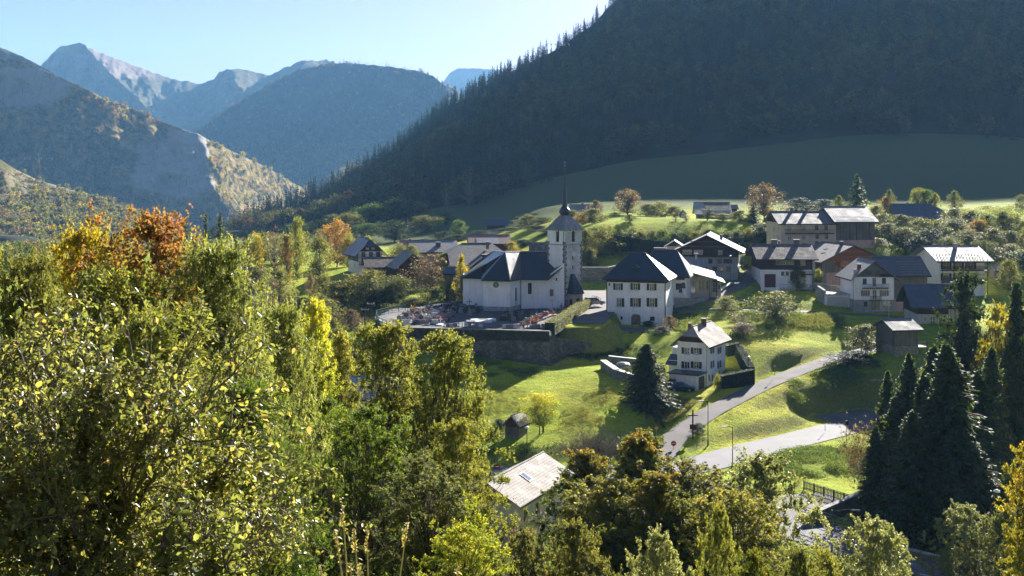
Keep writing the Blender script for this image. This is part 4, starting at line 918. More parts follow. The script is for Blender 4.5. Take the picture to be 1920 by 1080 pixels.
def facade(m, o, xd, L, z0, z1, holes, depth=0.16):
    """wall face from local point o along xd, with openings and their reveals"""
    iny = (-xd[1], xd[0])
    def pt(s, z, k=0): return (o[0] + xd[0] * s + iny[0] * k, o[1] + xd[1] * s + iny[1] * k, z)
    hs = [(max(0.02, a), max(z0 + 0.01, b), min(L - 0.02, a + w), min(z1 - 0.01, b + h)) for a, b, w, h in holes if b + h > z0 + 0.05 and b < z1 - 0.05]
    xs = sorted({0, L} | {q for h in hs for q in (h[0], h[2])}); zs = sorted({z0, z1} | {q for h in hs for q in (h[1], h[3])})
    for i in range(len(xs) - 1):
        for j in range(len(zs) - 1):
            cx, cz = (xs[i] + xs[i + 1]) / 2, (zs[j] + zs[j + 1]) / 2
            if any(h[0] < cx < h[2] and h[1] < cz < h[3] for h in hs): continue
            m.quad(pt(xs[i], zs[j]), pt(xs[i + 1], zs[j]), pt(xs[i + 1], zs[j + 1]), pt(xs[i], zs[j + 1]))
    for a, b, c, d in hs:
        m.quad(pt(a, b), pt(a, b, depth), pt(a, d, depth), pt(a, d)); m.quad(pt(c, b, depth), pt(c, b), pt(c, d), pt(c, d, depth))
        m.quad(pt(a, b), pt(c, b), pt(c, b, depth), pt(a, b, depth)); m.quad(pt(a, d, depth), pt(c, d, depth), pt(c, d), pt(a, d))
class House:
    def __init__(s, name, label, cat, u, d, z0, rot, uR, dep, vE=None, H=None, group=None, w=None, sink=2.0):
        s.rot = R(rot); c, sn = math.cos(s.rot), math.sin(s.rot); x = X(u, d); s.o = Vector((x, d, z0)); s.sink = sink
        t = (uR - 960) / F if uR else 0
        s.w = w or (t * d - x) / (c - t * sn); s.d = dep
        s.H = H if H else Zv(vE, d) - z0
        s.e = empty(name, label, cat, (x, d, z0), s.rot, group); s.holes = {k: [] for k in 'frbl'}; s.secs = []; s.mass = None
    def side(s, k):
        return {'f': ((0, 0), (1, 0), s.w), 'r': ((s.w, 0), (0, 1), s.d), 'b': ((s.w, s.d), (-1, 0), s.w), 'l': ((0, s.d), (0, -1), s.d)}[k]
    def world2(s, p):
        c, sn = math.cos(s.rot), math.sin(s.rot); return (s.o.x + c * p[0] - sn * p[1], s.o.y + sn * p[0] + c * p[1])
    def uv(s, k, u, v, off=0.0):
        o, xd, L = s.side(k); p = s.world2((o[0] + xd[1] * off, o[1] - xd[0] * off)); c, sn = math.cos(s.rot), math.sin(s.rot); dx, dy = c * xd[0] - sn * xd[1], sn * xd[0] + c * xd[1]
        t = (u - 960) / F; q = (t * p[1] - p[0]) / (dx - t * dy); return q, Zv(v, p[1] + q * dy) - s.o.z
    def win(s, k, u, v, w, h, f='frame', g='glass', sh=None, shw=0.5, mull=1, bars=1, sill=1, loc=None, door=False, sides='both', sm='concrete', shopen=True):
        """opening centred at picture point (u, v) measured on facade k (or loc=(s, z) in metres)"""
        cx, cz = loc if loc else s.uv(k, u, v)
        o, xd, L = s.side(k); x0 = min(max(cx - w / 2, 0.15), L - w - 0.15); z0 = cz - h / 2
        z0 = min(max(z0, 0.05), s.H - h - 0.1) if not loc else z0
        s.holes[k].append((x0, z0, w, h)); a, p, si = win_meshes(w, h, dict(f=f, g=g, mull=mull, bars=bars, sill=sill and not door, sm=sm))
        loc_ = (o[0] + xd[0] * x0, o[1] + xd[1] * x0, z0); rz = math.atan2(xd[1], xd[0])
        wo = link('door' if door else 'window', a, s.e, loc_, rz); link('door_panel' if door else 'pane', p, wo)
        if si: link('sill', si, wo)
        if sh:
            sm_ = shutter_mesh(w * shw, h, sh)
            for q in ((-w * shw - 0.03,) if sides == 'l' else (w + 0.03,) if sides == 'r' else (-w * shw - 0.03, w + 0.03)):
                link('shutter', sm_, s.e, (loc_[0] + xd[0] * q, loc_[1] + xd[1] * q, z0), rz)
        return wo
    def sec(s, z0, z1, mat, label=None, inset=0.0, name='wall'): s.secs.append((z0, z1, mat, label, inset, name)); return s
    def walls(s, skip=''):
        for i, (z0, z1, mat, lb, ins, nm) in enumerate(s.secs):
            m = MB(); zz0 = z0 - s.sink if i == 0 else z0
            for k in 'frbl':
                if k in skip: continue
                o, xd, L = s.side(k); iny = (-xd[1], xd[0]); facade(m, (o[0] - iny[0] * ins - xd[0] * ins, o[1] - iny[1] * ins - xd[1] * ins), xd, L + 2 * ins, zz0, z1, [(a + ins, b, w, h) for a, b, w, h in s.holes[k]], 0.16 + ins)
            if ins > 0: m.quad((-ins, -ins, z1), (s.w + ins, -ins, z1), (s.w + ins, s.d + ins, z1), (-ins, s.d + ins, z1)); 
            if ins > 0 and i > 0: m.quad((-ins, s.d + ins, z0), (s.w + ins, s.d + ins, z0), (s.w + ins, -ins, z0), (-ins, -ins, z0))
            m.build(nm, M[mat], s.e, label=lb)
        # dark inside so that no daylight shows through the rooms
        MB().box(0.5, 0.5, -s.sink, s.w - 0.5, s.d - 0.5, s.H - 0.05).build('interior', M['dark'], s.e)
        return s
    def gable(s, mat, hr, axis='x', ov=0.8, ovg=None, wallmat=None, t=0.16, jerk=0.0, off=0.5, fascia='wood_dark_h', jerkback=0.0, lift=0.0, label=None):
        """pitched roof; axis = direction of the ridge; off = position of the ridge across the span"""
        ovg = ov if ovg is None else ovg; w, d, H = s.w, s.d, s.H + lift
        span = d if axis == 'x' else w; L = w if axis == 'x' else d; r = span * off
        def q(a, b, z): return (a, b, z) if axis == 'x' else (b, a, z)     # a along the ridge, b across
        k1, k2 = hr / r, hr / (span - r); zt = H + t * 1.1
        def zb(b): return zt + hr - (k1 * (r - b) if b < r else k2 * (b - r))
        lo, hi = -ovg, L + ovg; m = MB(); fj = 0.45
        def plane(bE, bR, flip):
            zE = zb(bE); zR = zt + hr; pts = []
            if jerk:
                bm = bR + (bE - bR) * fj * 1.0; pts += [q(lo, bE, zE), q(lo, bm, zb(bm)), q(lo + jerk, bR, zR)]
            else: pts += [q(lo, bE, zE), q(lo, bR, zR)]
            if jerkback:
                bm = bR + (bE - bR) * fj; pts += [q(hi - jerkback, bR, zR), q(hi, bm, zb(bm)), q(hi, bE, zE)]
            else: pts += [q(hi, bR, zR), q(hi, bE, zE)]
            n = (Vector(pts[1]) - Vector(pts[0])).cross(Vector(pts[2]) - Vector(pts[1]))
            if n.z < 0: pts = pts[::-1]
            m.slab(pts, t)
        plane(-ov, r, 0); plane(span + ov, r, 1)
        for jk, e0, e1 in ((jerk, lo, lo + jerk), (jerkback, hi, hi - jerkback)):
            if jk:
                b1 = r + (-ov - r) * fj; b2 = r + (span + ov - r) * fj; pts = [q(e0, b1, zb(b1)), q(e0, b2, zb(b2)), q(e1, r, zt + hr)]
                n = (Vector(pts[1]) - Vector(pts[0])).cross(Vector(pts[2]) - Vector(pts[1]))
                m.slab(pts if n.z > 0 else pts[::-1], t)
        s.roof = m.build('roof', M[mat], s.e, label=label)
        rc = MB(); rc.tube(q(lo + jerk, r, zt + hr + 0.03), q(hi - jerkback, r, zt + hr + 0.03), 0.09, n=6); rc.build('ridge_cap', M['metal_grey'], s.roof)
        # gable triangles
        g = MB(); gm = wallmat or s.secs[-1][2]; ins = s.secs[-1][4]
        for e in (-ins, L + ins):
            c1 = q(e, -ins, s.H), q(e, span + ins, s.H)
            if (jerk and e <= 0) or (jerkback and e > 0):
                b1 = r + (-ov - r) * fj; b2 = r + (span + ov - r) * fj; pts = [q(e, -ins, s.H), q(e, span + ins, s.H), q(e, span + ins, zb(span + ins) - t * 1.05), q(e, b2, zb(b2) - t * 1.05), q(e, b1, zb(b1) - t * 1.05), q(e, -ins, zb(-ins) - t * 1.05)]
            else: pts = [q(e, -ins, s.H), q(e, span + ins, s.H), q(e, span + ins, zb(span + ins) - t * 1.05), q(e, r, zt + hr - t * 1.05), q(e, -ins, zb(-ins) - t * 1.05)]
            if (axis == 'x') == (e <= 0): pts = pts[::-1]
            MB().quad(*pts).build('gable_wall', M[gm], s.e)
        f = MB()
        for bE in (-ov, span + ov):
            z = zb(bE); a0, a1 = q(lo, bE - 0.02, z - t - 0.1), q(hi, bE + 0.02, z - 0.03); f.box(*a0, *a1)
        f.build('eave_board', M[fascia], s.roof)
        s.zR = zt + hr; s.zb = zb; s.axis = axis; s.r = r
        return s
    def hip(s, mat, hr, ridge, ov=0.5, t=0.15, axis='x', shift=0.0, lift=0.0, fascia='wood_dark_h'):
        w, d = s.w, s.d; H = s.H + lift; zt = H + t; cx, cy = w / 2 + shift, d / 2
        k = hr / (d / 2 if axis == 'x' else w / 2); zE = zt - k * ov * 0.6
        a, b, c, e = (-ov, -ov, zE), (w + ov, -ov, zE), (w + ov, d + ov, zE), (-ov, d + ov, zE)
        if axis == 'x': p, q = (cx - ridge / 2, cy, zt + hr), (cx + ridge / 2, cy, zt + hr); pl = [(a, b, q, p), (b, c, q), (c, e, p, q), (e, a, p)]
        else: p, q = (cx, cy - ridge / 2, zt + hr), (cx, cy + ridge / 2, zt + hr); pl = [(a, b, p), (b, c, q, p), (c, e, q), (e, a, p, q)]
        m = MB(); 
        for f in pl: m.slab(list(f), t)
        s.roof = m.build('roof', M[mat], s.e); rc = MB()
        for x_, y_ in ((a, p), (b, q if axis == 'x' else p), (c, q), (e, p if axis == 'x' else q), (p, q)): rc.tube(Vector(x_) + Vector((0, 0, .03)), Vector(y_) + Vector((0, 0, .03)), 0.07, n=5)
        rc.build('ridge_cap', M['metal_grey'], s.roof); s.zR = zt + hr
        f = MB(); f.box(-ov, -ov - .02, zE - t - .12, w + ov, -ov + .03, zE - .04); f.box(-ov, d + ov - .03, zE - t - .12, w + ov, d + ov + .02, zE - .04)
        f.box(-ov - .02, -ov + .03, zE - t - .12, -ov + .03, d + ov - .03, zE - .04); f.box(w + ov - .03, -ov + .03, zE - t - .12, w + ov + .02, d + ov - .03, zE - .04); f.build('gutter', M[fascia], s.roof)
        return s
    def chimney(s, x, y, ztop, w=0.6, d=0.5, mat='brick', base=1.8, cap='concrete'):
        m = MB(); m.box(x - w / 2, y - d / 2, ztop - base, x + w / 2, y + d / 2, ztop)
        o = m.build('chimney', M[mat], s.roof); MB().box(x - w / 2 - .08, y - d / 2 - .08, ztop + .003, x + w / 2 + .08, y + d / 2 + .08, ztop + .12).build('chimney_cap', M[cap], s.e)
        return o
    def balcony(s, k, x0, x1, z, depth=1.0, mat='wood_dark', h=0.95, solid=False, slab='concrete', bars=0.16, slabt=0.15):
        o, xd, L = s.side(k); rz = math.atan2(xd[1], xd[0]); loc = (o[0], o[1], z)
        b = MB().box(x0, -depth, -slabt, x1, -0.01, 0).build('balcony', M[slab], s.e, loc, rz); m = MB()
        if solid: m.box(x0, -depth, 0.005, x1, -depth + .05, h); m.box(x0, -depth + .05, 0.005, x0 + .05, -.01, h); m.box(x1 - .05, -depth + .05, 0.005, x1, -.01, h)
        else:
            m.box(x0, -depth, h - .06, x1, -depth + .07, h); m.box(x0, -depth, .08, x1, -depth + .05, .13)
            for xx_ in (x0, x1 - .05): m.box(xx_, -depth + .07, h - .06, xx_ + .05, -.01, h)
            n = int((x1 - x0) / bars)
            for i in range(n + 1):
                xx_ = x0 + (x1 - x0 - .04) * i / max(n, 1); m.box(xx_, -depth + .01, .13, xx_ + .035, -depth + .045, h - .06)
        m.build('railing', M[mat], b); return b
    def box(s, name, mat, a, b, parent=None): return MB().box(*a, *b).build(name, M[mat], parent or s.e)

def uvs_even(a, b, n): return [a + (b - a) * (i + 0.5) / n for i in range(n)]

# ---- church ---------------------------------------------------------------------------------
ZCH = -26.05
ch = empty('church', 'white village church with dark slate roof, square bell tower and thin spire', 'church', (0, 0, 0))
def wall_poly(pts, z0, z1, mat, name, holes=None, parent=ch, label=None):
    """walls along a chain of world points, face to the right hand of the walking direction"""
    m = MB()
    for i in range(len(pts) - 1):
        a, b = Vector(pts[i]), Vector(pts[i + 1]); dv = (b - a); L = dv.length; dv /= L
        facade(m, (a.x, a.y), (dv.x, dv.y), L, z0, z1, (holes or {}).get(i, []), 0.3)
    return m.build(name, M[mat], parent, label=label)
def px(u, d): return (X(u, d), d)
# plan of the nave: main body along x with a three sided apse/transept bay in front
NV = dict(zE=Zv(521, 232))        # eaves height
zE = NV['zE']
A = px(868, 238); A2 = px(905.5, 236.5); B_ = px(907, 228.5); C_ = px(956, 227.5); D_ = px(976, 232.0); E_ = px(1025, 233.0); F_ = px(1058, 231.0); G_ = px(1058, 243)
zA = Zv(512, 238)
def onwall(p, q, u, v):
    p = Vector(p); q = Vector(q); dv = (q - p).normalized(); t = (u - 960) / F; s_ = (t * p.y - p.x) / (dv.x - t * dv.y); return s_, Zv(v, p.y + s_ * dv.y)
lw = [A, A2]
wall_poly([(A[0], A[1] + 11), A, A2], ZCH - 1, zE + 0.1, 'church_wall', 'wall')
m = MB(); zg = Zv(511, 238)
# left wing gable (the roof climbs to the right)
m.quad((A[0], A[1], zE + 0.1), (A2[0], A2[1], zE + 0.1), (A2[0], A2[1], zE + 3.2)); m.build('gable_wall', M['church_wall'], ch)
hs = {}; s0, z0_ = onwall(C_, D_, 968, 554); hs[1] = [(s0 - 0.45, z0_ - 1.6, 0.9, 3.2)]
s1, z1_ = onwall(D_, E_, 993.5, 541); hs[2] = [(s1 - 0.4, z1_ - 1.15, 0.8, 2.3)]
wall_poly([B_, C_, D_, E_], ZCH - 1, zE + 0.1, 'church_wall', 'wall', hs)
wall_poly([(A2[0] - .02, A2[1] + .3), B_], ZCH - 1, zE + 0.1, 'church_wall', 'wall')
s3, z3_ = onwall(E_, F_, 1034, 549); s4, z4_ = onwall(E_, F_, 1043, 524)
wall_poly([E_, F_], ZCH - 1, zE + 0.1, 'church_wall', 'wall', {0: [(s3 - .45, z3_ - .7, .9, 1.4), (s4 - .25, z4_ - .3, .5, .6)]})
# end gable against the tower rises with the roof
zRr = Zv(471, 240); mg = MB(); mg.quad((E_[0], E_[1], zE + .1), (F_[0], F_[1], zE + .1), (F_[0], F_[1], Zv(493, 231))); mg.build('gable_wall', M['church_wall'], ch)
MB().box(A[0] + .6, 239.2, ZCH - 1, F_[0] - 1.5, 247, zE + .2).build('interior', M['dark'], ch)
# plinth
for p, q in ((B_, C_), (C_, D_)):
    p = Vector((p[0], p[1])); q = Vector((q[0], q[1])); dv = (q - p).normalized(); n_ = Vector((dv.y, -dv.x)) * 0.12; a, b = p + n_, q + n_
    MB().quad((a.x, a.y, ZCH - .5), (b.x, b.y, ZCH - .5), (b.x, b.y, ZCH + 0.9), (a.x, a.y, ZCH + .9)).quad((a.x, a.y, ZCH + .9), (b.x, b.y, ZCH + .9), (q.x, q.y, ZCH + .95), (p.x, p.y, ZCH + .95)).build('plinth', M['concrete'], ch)
def church_window(p, q, s_, z_, w, h, g='glass'):
    dv = (Vector(q) - Vector(p)).normalized(); rz = math.atan2(dv.y, dv.x); a, pn, si = win_meshes(w, h, dict(f='frame_dark', g=g, mull=1, bars=3, sill=1))
    wo = link('window', a, ch, (p[0] + dv.x * s_, p[1] + dv.y * s_, z_), rz); link('pane', pn, wo); link('sill', si, wo); wo.location.x -= dv.y * 0.1; wo.location.y += dv.x * 0.1; return wo
church_window(C_, D_, s0 - .45, z0_ - 1.6, .9, 3.2); church_window(D_, E_, s1 - .4, z1_ - 1.15, .8, 2.3); church_window(E_, F_, s3 - .45, z3_ - .7, .9, 1.4, 'glass_tan'); church_window(E_, F_, s4 - .25, z4_ - .3, .5, .6)
so, zo = onwall(B_, C_, 930, 534)
m = MB(); m.tube((0, -0.04, 0), (0, 0.03, 0), 0.62, n=20); dvv = (Vector(C_) - Vector(B_)).normalized()
oc = m.build('round_window', M['quoin'], ch, (B_[0] + dvv.x * so, B_[1] + dvv.y * so, zo), math.atan2(dvv.y, dvv.x)); m = MB(); m.tube((0, -0.07, 0), (0, -0.045, 0), 0.5, n=20); m.build('pane', M['glass'], oc)
m = MB()
for k in range(4):
    t = k * math.pi / 4; m.tube((math.cos(t) * .5, -.09, math.sin(t) * .5), (-math.cos(t) * .5, -.09, -math.sin(t) * .5), 0.025, n=4)
m.build('glazing_bar', M['frame'], oc)
so, zo = onwall(C_, D_, 968, 577); dvv = (Vector(D_) - Vector(C_)).normalized()
dr = MB().box(-.45, -.08, -1.1, .45, .02, .9).build('door', M['grey_wall'], ch, (C_[0] + dvv.x * so, C_[1] + dvv.y * so, ZCH + 1.15), math.atan2(dvv.y, dvv.x)); MB().box(-.33, -.1, -1.05, .33, -.083, .75).build('door_panel', M['frame_white'], dr)
# roof: nave ridge along x, valley, and a hipped bay in front
zE2 = zE - 0.15; yr = 237.6; zR = Zv(471, 239); t = .2
def W3(u, v, d): return (X(u, d), d, Zv(v, d))
rA = X(949, yr); rB = X(1028, yr)
ne = 225.9
rm = MB()
wq = (X(902, 227.3), 227.3, zE2 + .1); wr = (X(957, 226.4), 226.4, zE2 + .05); wc = (X(978, 231.2), 231.2, zE2)
apx = (X(947, 230.8), 230.8, Zv(472, 230.8)); apx2 = (X(975.5, 237.6), 237.6, zR)
rm.slab([wq, wr, apx], t)                                # front of the bay, dark
br = MB()
rm.slab([wr, apx2, apx], t); rm.slab([wr, wc, apx2], t)                          # right cheek of the bay
rm.slab([wc, (X(1028, 231.6), 231.6, zE2 - .1), (X(1056.5, 231.2), 231.2, zE + 2.45), (X(1056.5, 237.6), 237.6, zR), apx2], t)  # nave, front slope
rm.slab([(X(864, 237.2), 237.2, zE2 - .2), (X(904, 235.3), 235.3, zE2 - .2), (X(907, 233), 233, zE2 + 1.0), apx, (X(925, 246), 246, zR - .3)], t)
rm.slab([wq, apx, (X(905, 235.5), 235.5, zE2 + 1)], t)
rm.slab([apx, apx2, (X(1056.5, 237.6), 237.6, zR), (X(1056, 251), 251, zE2), (X(870, 251), 251, zE2), (X(925, 246), 246, zR - .3)], t)
chr_ = rm.build('roof', M['slate_blue'], ch)
MB().tube(apx2, (X(1028, 237.4), 237.4, zR + .05), .12, n=6).tube(apx, apx2, .12, n=6).tube(wr, apx, .09, n=6).build('ridge_cap', M['metal_pale'], chr_)
gm = MB(); gm.tube((wc[0], wc[1] - .1, wc[2] - .15), (X(1028, 231.5), 231.4, zE2 - .2), .09, n=6); gm.tube(wq, wr, .09, n=6); gm.build('gutter', M['iron'], chr_)
dp = MB(); dp.tube((X(976.5, 231.7), 231.7, zE2 - .2), (X(976.5, 231.7), 231.7, ZCH), .06, n=6); dp.build('downpipe', M['iron'], ch)
# tower
tw = 1.0
T0 = px(1026.5, 235.5); T1 = px(1059, 231.8)
dv = (Vector(T1) - Vector(T0)); tL = dv.length; trot = math.atan2(dv.y, dv.x)
class Tower(House): pass
TW = object.__new__(House); TW.rot = trot; TW.o = Vector((T0[0], T0[1], ZCH)); TW.w = tL; TW.d = tL * 1.0; TW.sink = 1.0; TW.holes = {k: [] for k in 'frbl'}; TW.secs = []
te = bpy.data.objects.new('tower', None); C.objects.link(te); te.parent = ch; te.location = TW.o; te.rotation_euler = (0, 0, trot); TW.e = te
zTop = Zv(432, 232) - ZCH; zBel = Zv(459, 232) - ZCH; TW.H = zTop
m = MB(); zb_ = Zv(475, 235) - ZCH; wb, hb = 0.95, 1.9
sF = TW.uv('f', 1045, 448)[0]; sR = TW.uv('r', 1074, 446)[0]
facade(m, (0, 0), (1, 0), tL, -1, zTop, [(sF - wb / 2, zBel + .5, wb, hb + .4)], .35)
m.build('tower_wall', M['church_wall'], te)
m = MB(); facade(m, (tL, 0), (0, 1), TW.d, -1, zTop, [(TW.d / 2 - wb / 2, zBel + .5, wb, hb + .4)], .35)
facade(m, (tL, TW.d), (-1, 0), tL, -1, zTop, [], .3); facade(m, (0, TW.d), (0, -1), TW.d, -1, zTop, [], .3); m.build('tower_wall', M['tower_wall'], te)
MB().box(.5, .5, 0, tL - .5, TW.d - .5, zTop - .1).build('interior', M['dark'], te)
def belfry(side, s_):
    o, xd, L = TW.side(side); rz = math.atan2(xd[1], xd[0]); loc = (o[0] + xd[0] * (s_ - wb / 2), o[1] + xd[1] * (s_ - wb / 2), zBel + .5)
    m = MB(); n = 8      # arched surround fills the corners of the opening
    for sx in (0, 1):
        for i in range(n):
            a0, a1 = math.pi / 2 * i / n, math.pi / 2 * (i + 1) / n; r_ = wb / 2
            x0, x1 = (r_ - r_ * math.sin(a0), r_ - r_ * math.sin(a1)); q0, q1 = r_ * (math.cos(a0)), r_ * (math.cos(a1)); zc = hb + .4 - r_
            p = [(x0, -.01, zc + q0), (x1, -.01, zc + q1), (x1, -.01, hb + .41), (x0, -.01, hb + .41)]
            if sx: p = [(wb - a, b, c) for a, b, c in p][::-1]
            m.quad(*p[::-1])
    m.box(-.12, -.05, -.15, wb + .12, .1, -.003); wo = m.build('window', M['church_wall'], te, loc, rz)
    for i in range(7):
        z = .1 + i * .3; sl = MB(); sl.quad((0.02, .12, z), (wb - .02, .12, z), (wb - .02, .3, z + .2), (0.02, .3, z + .2)); sl.build('louvre_slat', M['wood_dark_h'], te, loc, rz)
belfry('f', tL / 2); belfry('r', TW.d / 2)
for z, o_, h_ in ((zBel - .12, .12, .22), (zTop - .12, .28, .28)):
    m = MB(); m.box(-o_, -o_, z, tL + o_, TW.d + o_, z + h_); m.build('string_course', M['concrete'], te)
# corner stones, each its own
qk = 0
for cx, cy, sx, sy in ((0, 0, 1, 1), (tL, 0, -1, 1), (tL, TW.d, -1, -1)):
    for i in range(22):
        z = 0.1 + i * 0.62
        if z + .55 > zTop - .2: break
        if cx == 0 and z < Zv(493, 236) - ZCH: continue
        l1, l2 = ((.62, .36) if i % 2 else (.36, .62)); k = 0.03
        m = MB(); m.box(cx - sx * k, cy - sy * k, z, cx + sx * l1, cy + sy * l2, z + .56); m.build('quoin_stone', M['quoin'], te)
# clock on the lit side
co = MB(); co.tube((0, -.06, 0), (0, -.02, 0), .55, n=24); ck = co.build('clock', M['marble'], te, (tL, TW.d / 2 + .1, Zv(477, 232) - ZCH), math.pi / 2)
MB().tube((0, -.09, 0), (0, -.065, 0), .47, n=24).build('clock_face', M['frame_white'], ck); MB().box(-.02, -.11, 0, .02, -.095, .38).box(0, -.11, -.02, .26, -.095, .02).build('clock_hand', M['iron'], ck)
for zz_ in (Zv(502, 232) - ZCH, Zv(484, 232) - ZCH):
    o = MB().box(-.12, -.03, -.35, .12, .02, .35).build('slit_window', M['dark'], te, (tL, TW.d / 2 - .2, zz_), math.pi / 2)
MB().tube((tL * .94 + 0, -.1, 0), (tL * .94, -.1, zTop - .2), .05, n=6).build('downpipe', M['iron'], te)
# pyramid roof, bulb and spire
cx_, cy_ = tL / 2, TW.d / 2; zt_ = zTop + .2; zp = Zv(404, 233) - ZCH; o_ = .32; kn = .75
m = MB(); q4 = [(-o_, -o_), (tL + o_, -o_), (tL + o_, TW.d + o_), (-o_, TW.d + o_)]; i4 = [(cx_ - kn, cy_ - kn), (cx_ + kn, cy_ - kn), (cx_ + kn, cy_ + kn), (cx_ - kn, cy_ + kn)]
for i in range(4):
    j = (i + 1) % 4; m.slab([(*q4[i], zt_ - .1), (*q4[j], zt_ - .1), (*i4[j], zp), (*i4[i], zp)], .14)
tr_ = m.build('tower_roof', M['tin'], te)
def zz(v): return Zv(v, 233) - ZCH
prof = [(.78, zz(404.5)), (.95, zz(402)), (1.15, zz(399)), (1.18, zz(396)), (1.0, zz(392.5)), (.66, zz(388.5)), (.50, zz(384)), (.45, zz(376)), (.38, zz(362)), (.29, zz(345)), (.18, zz(325)), (.06, zz(309))]
m = MB(); m.lathe(prof, cx_, cy_, 16); sp = m.build('spire', M['slate_blue'], te, ); 
me_ = sp.data; 
m = MB(); m.tube((cx_, cy_, zz(311)), (cx_, cy_, zz(291.5)), .06, n=6); m.box(cx_ - .28, cy_ - .03, zz(298), cx_ + .28, cy_ + .03, zz(297)); m.build('finial_rod', M['iron'], sp)
for v_ in (310, 304): MB().lathe([(0, zz(v_) - .2), (.16, zz(v_) - .1), (.2, zz(v_)), (.16, zz(v_) + .1), (0, zz(v_) + .2)], cx_, cy_, 10).build('finial_ball', M['metal_pale'], sp)
# porch with its steep pyramid against the lit side
pw = MB(); pz = Zv(551, 230) - ZCH
px0, px1, py0, py1 = tL + .02, tL + 1.9, .7, 3.3
facade(pw, (px0, py0), (1, 0), px1 - px0, -1, pz, [(.45, 0, .95, 2.0)], .25); facade(pw, (px1, py0), (0, 1), py1 - py0, -1, pz, [(.7, 0, 1.1, 2.2)], .25); pw.build('porch_wall', M['pink_wall'], te)
MB().box(px0, py0 + .6, 0, px1 - .6, py1, pz).build('interior', M['dark'], te)
m = MB(); ax_ = (tL + .02, (py0 + py1) / 2, Zv(514, 232) - ZCH); a = (px0, py0 - .2, pz - .1); b = (px1 + .3, py0 - .2, pz - .1); c = (px1 + .3, py1 + .2, pz - .1); d = (px0, py1 + .2, pz - .1)
m.slab([a, b, (tL + .5, ax_[1] - .3, ax_[2]), (tL + .02, ax_[1] - .3, ax_[2])], .12); m.slab([b, c, (tL + .5, ax_[1] + .3, ax_[2]), (tL + .5, ax_[1] - .3, ax_[2])], .12); m.slab([c, d, (tL + .02, ax_[1] + .3, ax_[2]), (tL + .5, ax_[1] + .3, ax_[2])], .12)
m.build('porch_roof', M['slate_blue'], te)
# ---- town hall ------------------------------------------------------------------------------
h = House('town_hall', 'large white village house with steep dark hipped roof, arched door and dark shutters', 'house', 1137, 229, -28.75, -17, 1248, 9.3, H=9.05)
h.H = Zv(528.5, 229) + 28.75
for i, u in enumerate((1158.8, 1191.2, 1221.8)): h.win('f', u, 537.3, .95, 1.35, 'frame_white', ['glass_tan', 'glass', 'glass_tan'][i], 'shutter_dark')
h.win('f', 1160.5, 567, 1.05, 1.75, 'frame_white', 'glass_tan', 'shutter_dark', sides='r'); h.win('f', 1191.7, 567, 1.05, 1.75, 'frame_white', 'glass_tan', 'shutter_dark'); h.win('f', 1222.5, 567, 1.05, 1.75, 'frame_white', 'glass_tan', 'shutter_dark')
for u in (1151.4, 1165.3): h.win('f', u, 596, .42, .55, 'frame_dark', mull=0, bars=0)
h.win('f', 1223, 597.5, .95, .8, 'frame_dark'); h.win('f', 1142.5, 533, .35, .55, 'frame_dark', mull=0, bars=0)
for u, v, hh in ((1252.4, 535, 1.35), (1261.5, 531, 1.35), (1253, 566, 1.7), (1256.8, 565, 1.7), (1252.5, 597, .6)): h.win('r', u, v, .75 if hh > 1 else .5, hh, 'frame', mull=1 if hh > 1 else 0)
cxd, _ = h.uv('f', 1192.5, 603)
h.win('f', 0, 0, 1.55, 2.05, 'frame_dark', 'glass_tan', loc=(cxd, 1.1), door=True)
h.sec(0, h.H, 'white_wall').sec(h.H, h.H + 1.0, 'wood_dark', inset=0.08, name='frieze').walls()
h.H += 1.0; h.hip('slate_blue', 4.6, 2.9, ov=.75, shift=-.5)
m = MB(); n = 10; rr = .95
for i in range(n):
    a0, a1 = math.pi * i / n, math.pi * (i + 1) / n; p = []
    for r_, a in ((rr - .22, a0), (rr, a0), (rr, a1), (rr - .22, a1)): p.append((cxd + r_ * math.cos(a), -.06, 1.5 + r_ * math.sin(a) * .8))
    m.quad(*p); m.quad(*[(x, y + .07, z) for x, y, z in p][::-1])
m.box(cxd - rr, -.06, 0, cxd - rr + .2, -.005, 1.5).box(cxd + rr - .2, -.06, 0, cxd + rr, -.005, 1.5); m.build('arched_surround', M['quoin'], h.e)
for x_ in (-.04, h.w - .18): MB().box(x_, -.04, 0, x_ + .22, 0 - .003, h.H - 1.02).build('corner_strip', M['quoin'], h.e)
sx, sz = h.uv('f', 1190, 503); m = MB(); m.box(sx - .45, 1.5, h.H + 1.0, sx + .45, 3.4, h.H + 2.0); dm = m.build('dormer', M['wood_grey'], h.roof)
MB().slab([(sx - .75, 1.0, h.H + 1.95), (sx, 1.0, h.H + 2.45), (sx, 4, h.H + 2.45), (sx - .75, 4, h.H + 1.95)], .08).slab([(sx, 1.0, h.H + 2.45), (sx + .75, 1.0, h.H + 1.95), (sx + .75, 4, h.H + 1.95), (sx, 4, h.H + 2.45)], .08).build('dormer_roof', M['metal_pale'], h.roof)
MB().box(sx - .3, 1.46, h.H + 1.1, sx + .3, 1.495, h.H + 1.9).build('dormer_window', M['glass'], dm)
MB().tube((0.05, -.12, 0), (0.05, -.12, h.H - .3), .05).tube((h.w - .1, -.12, 0), (h.w - .1, -.12, h.H - .3), .05).build('downpipe', M['iron'], h.e)
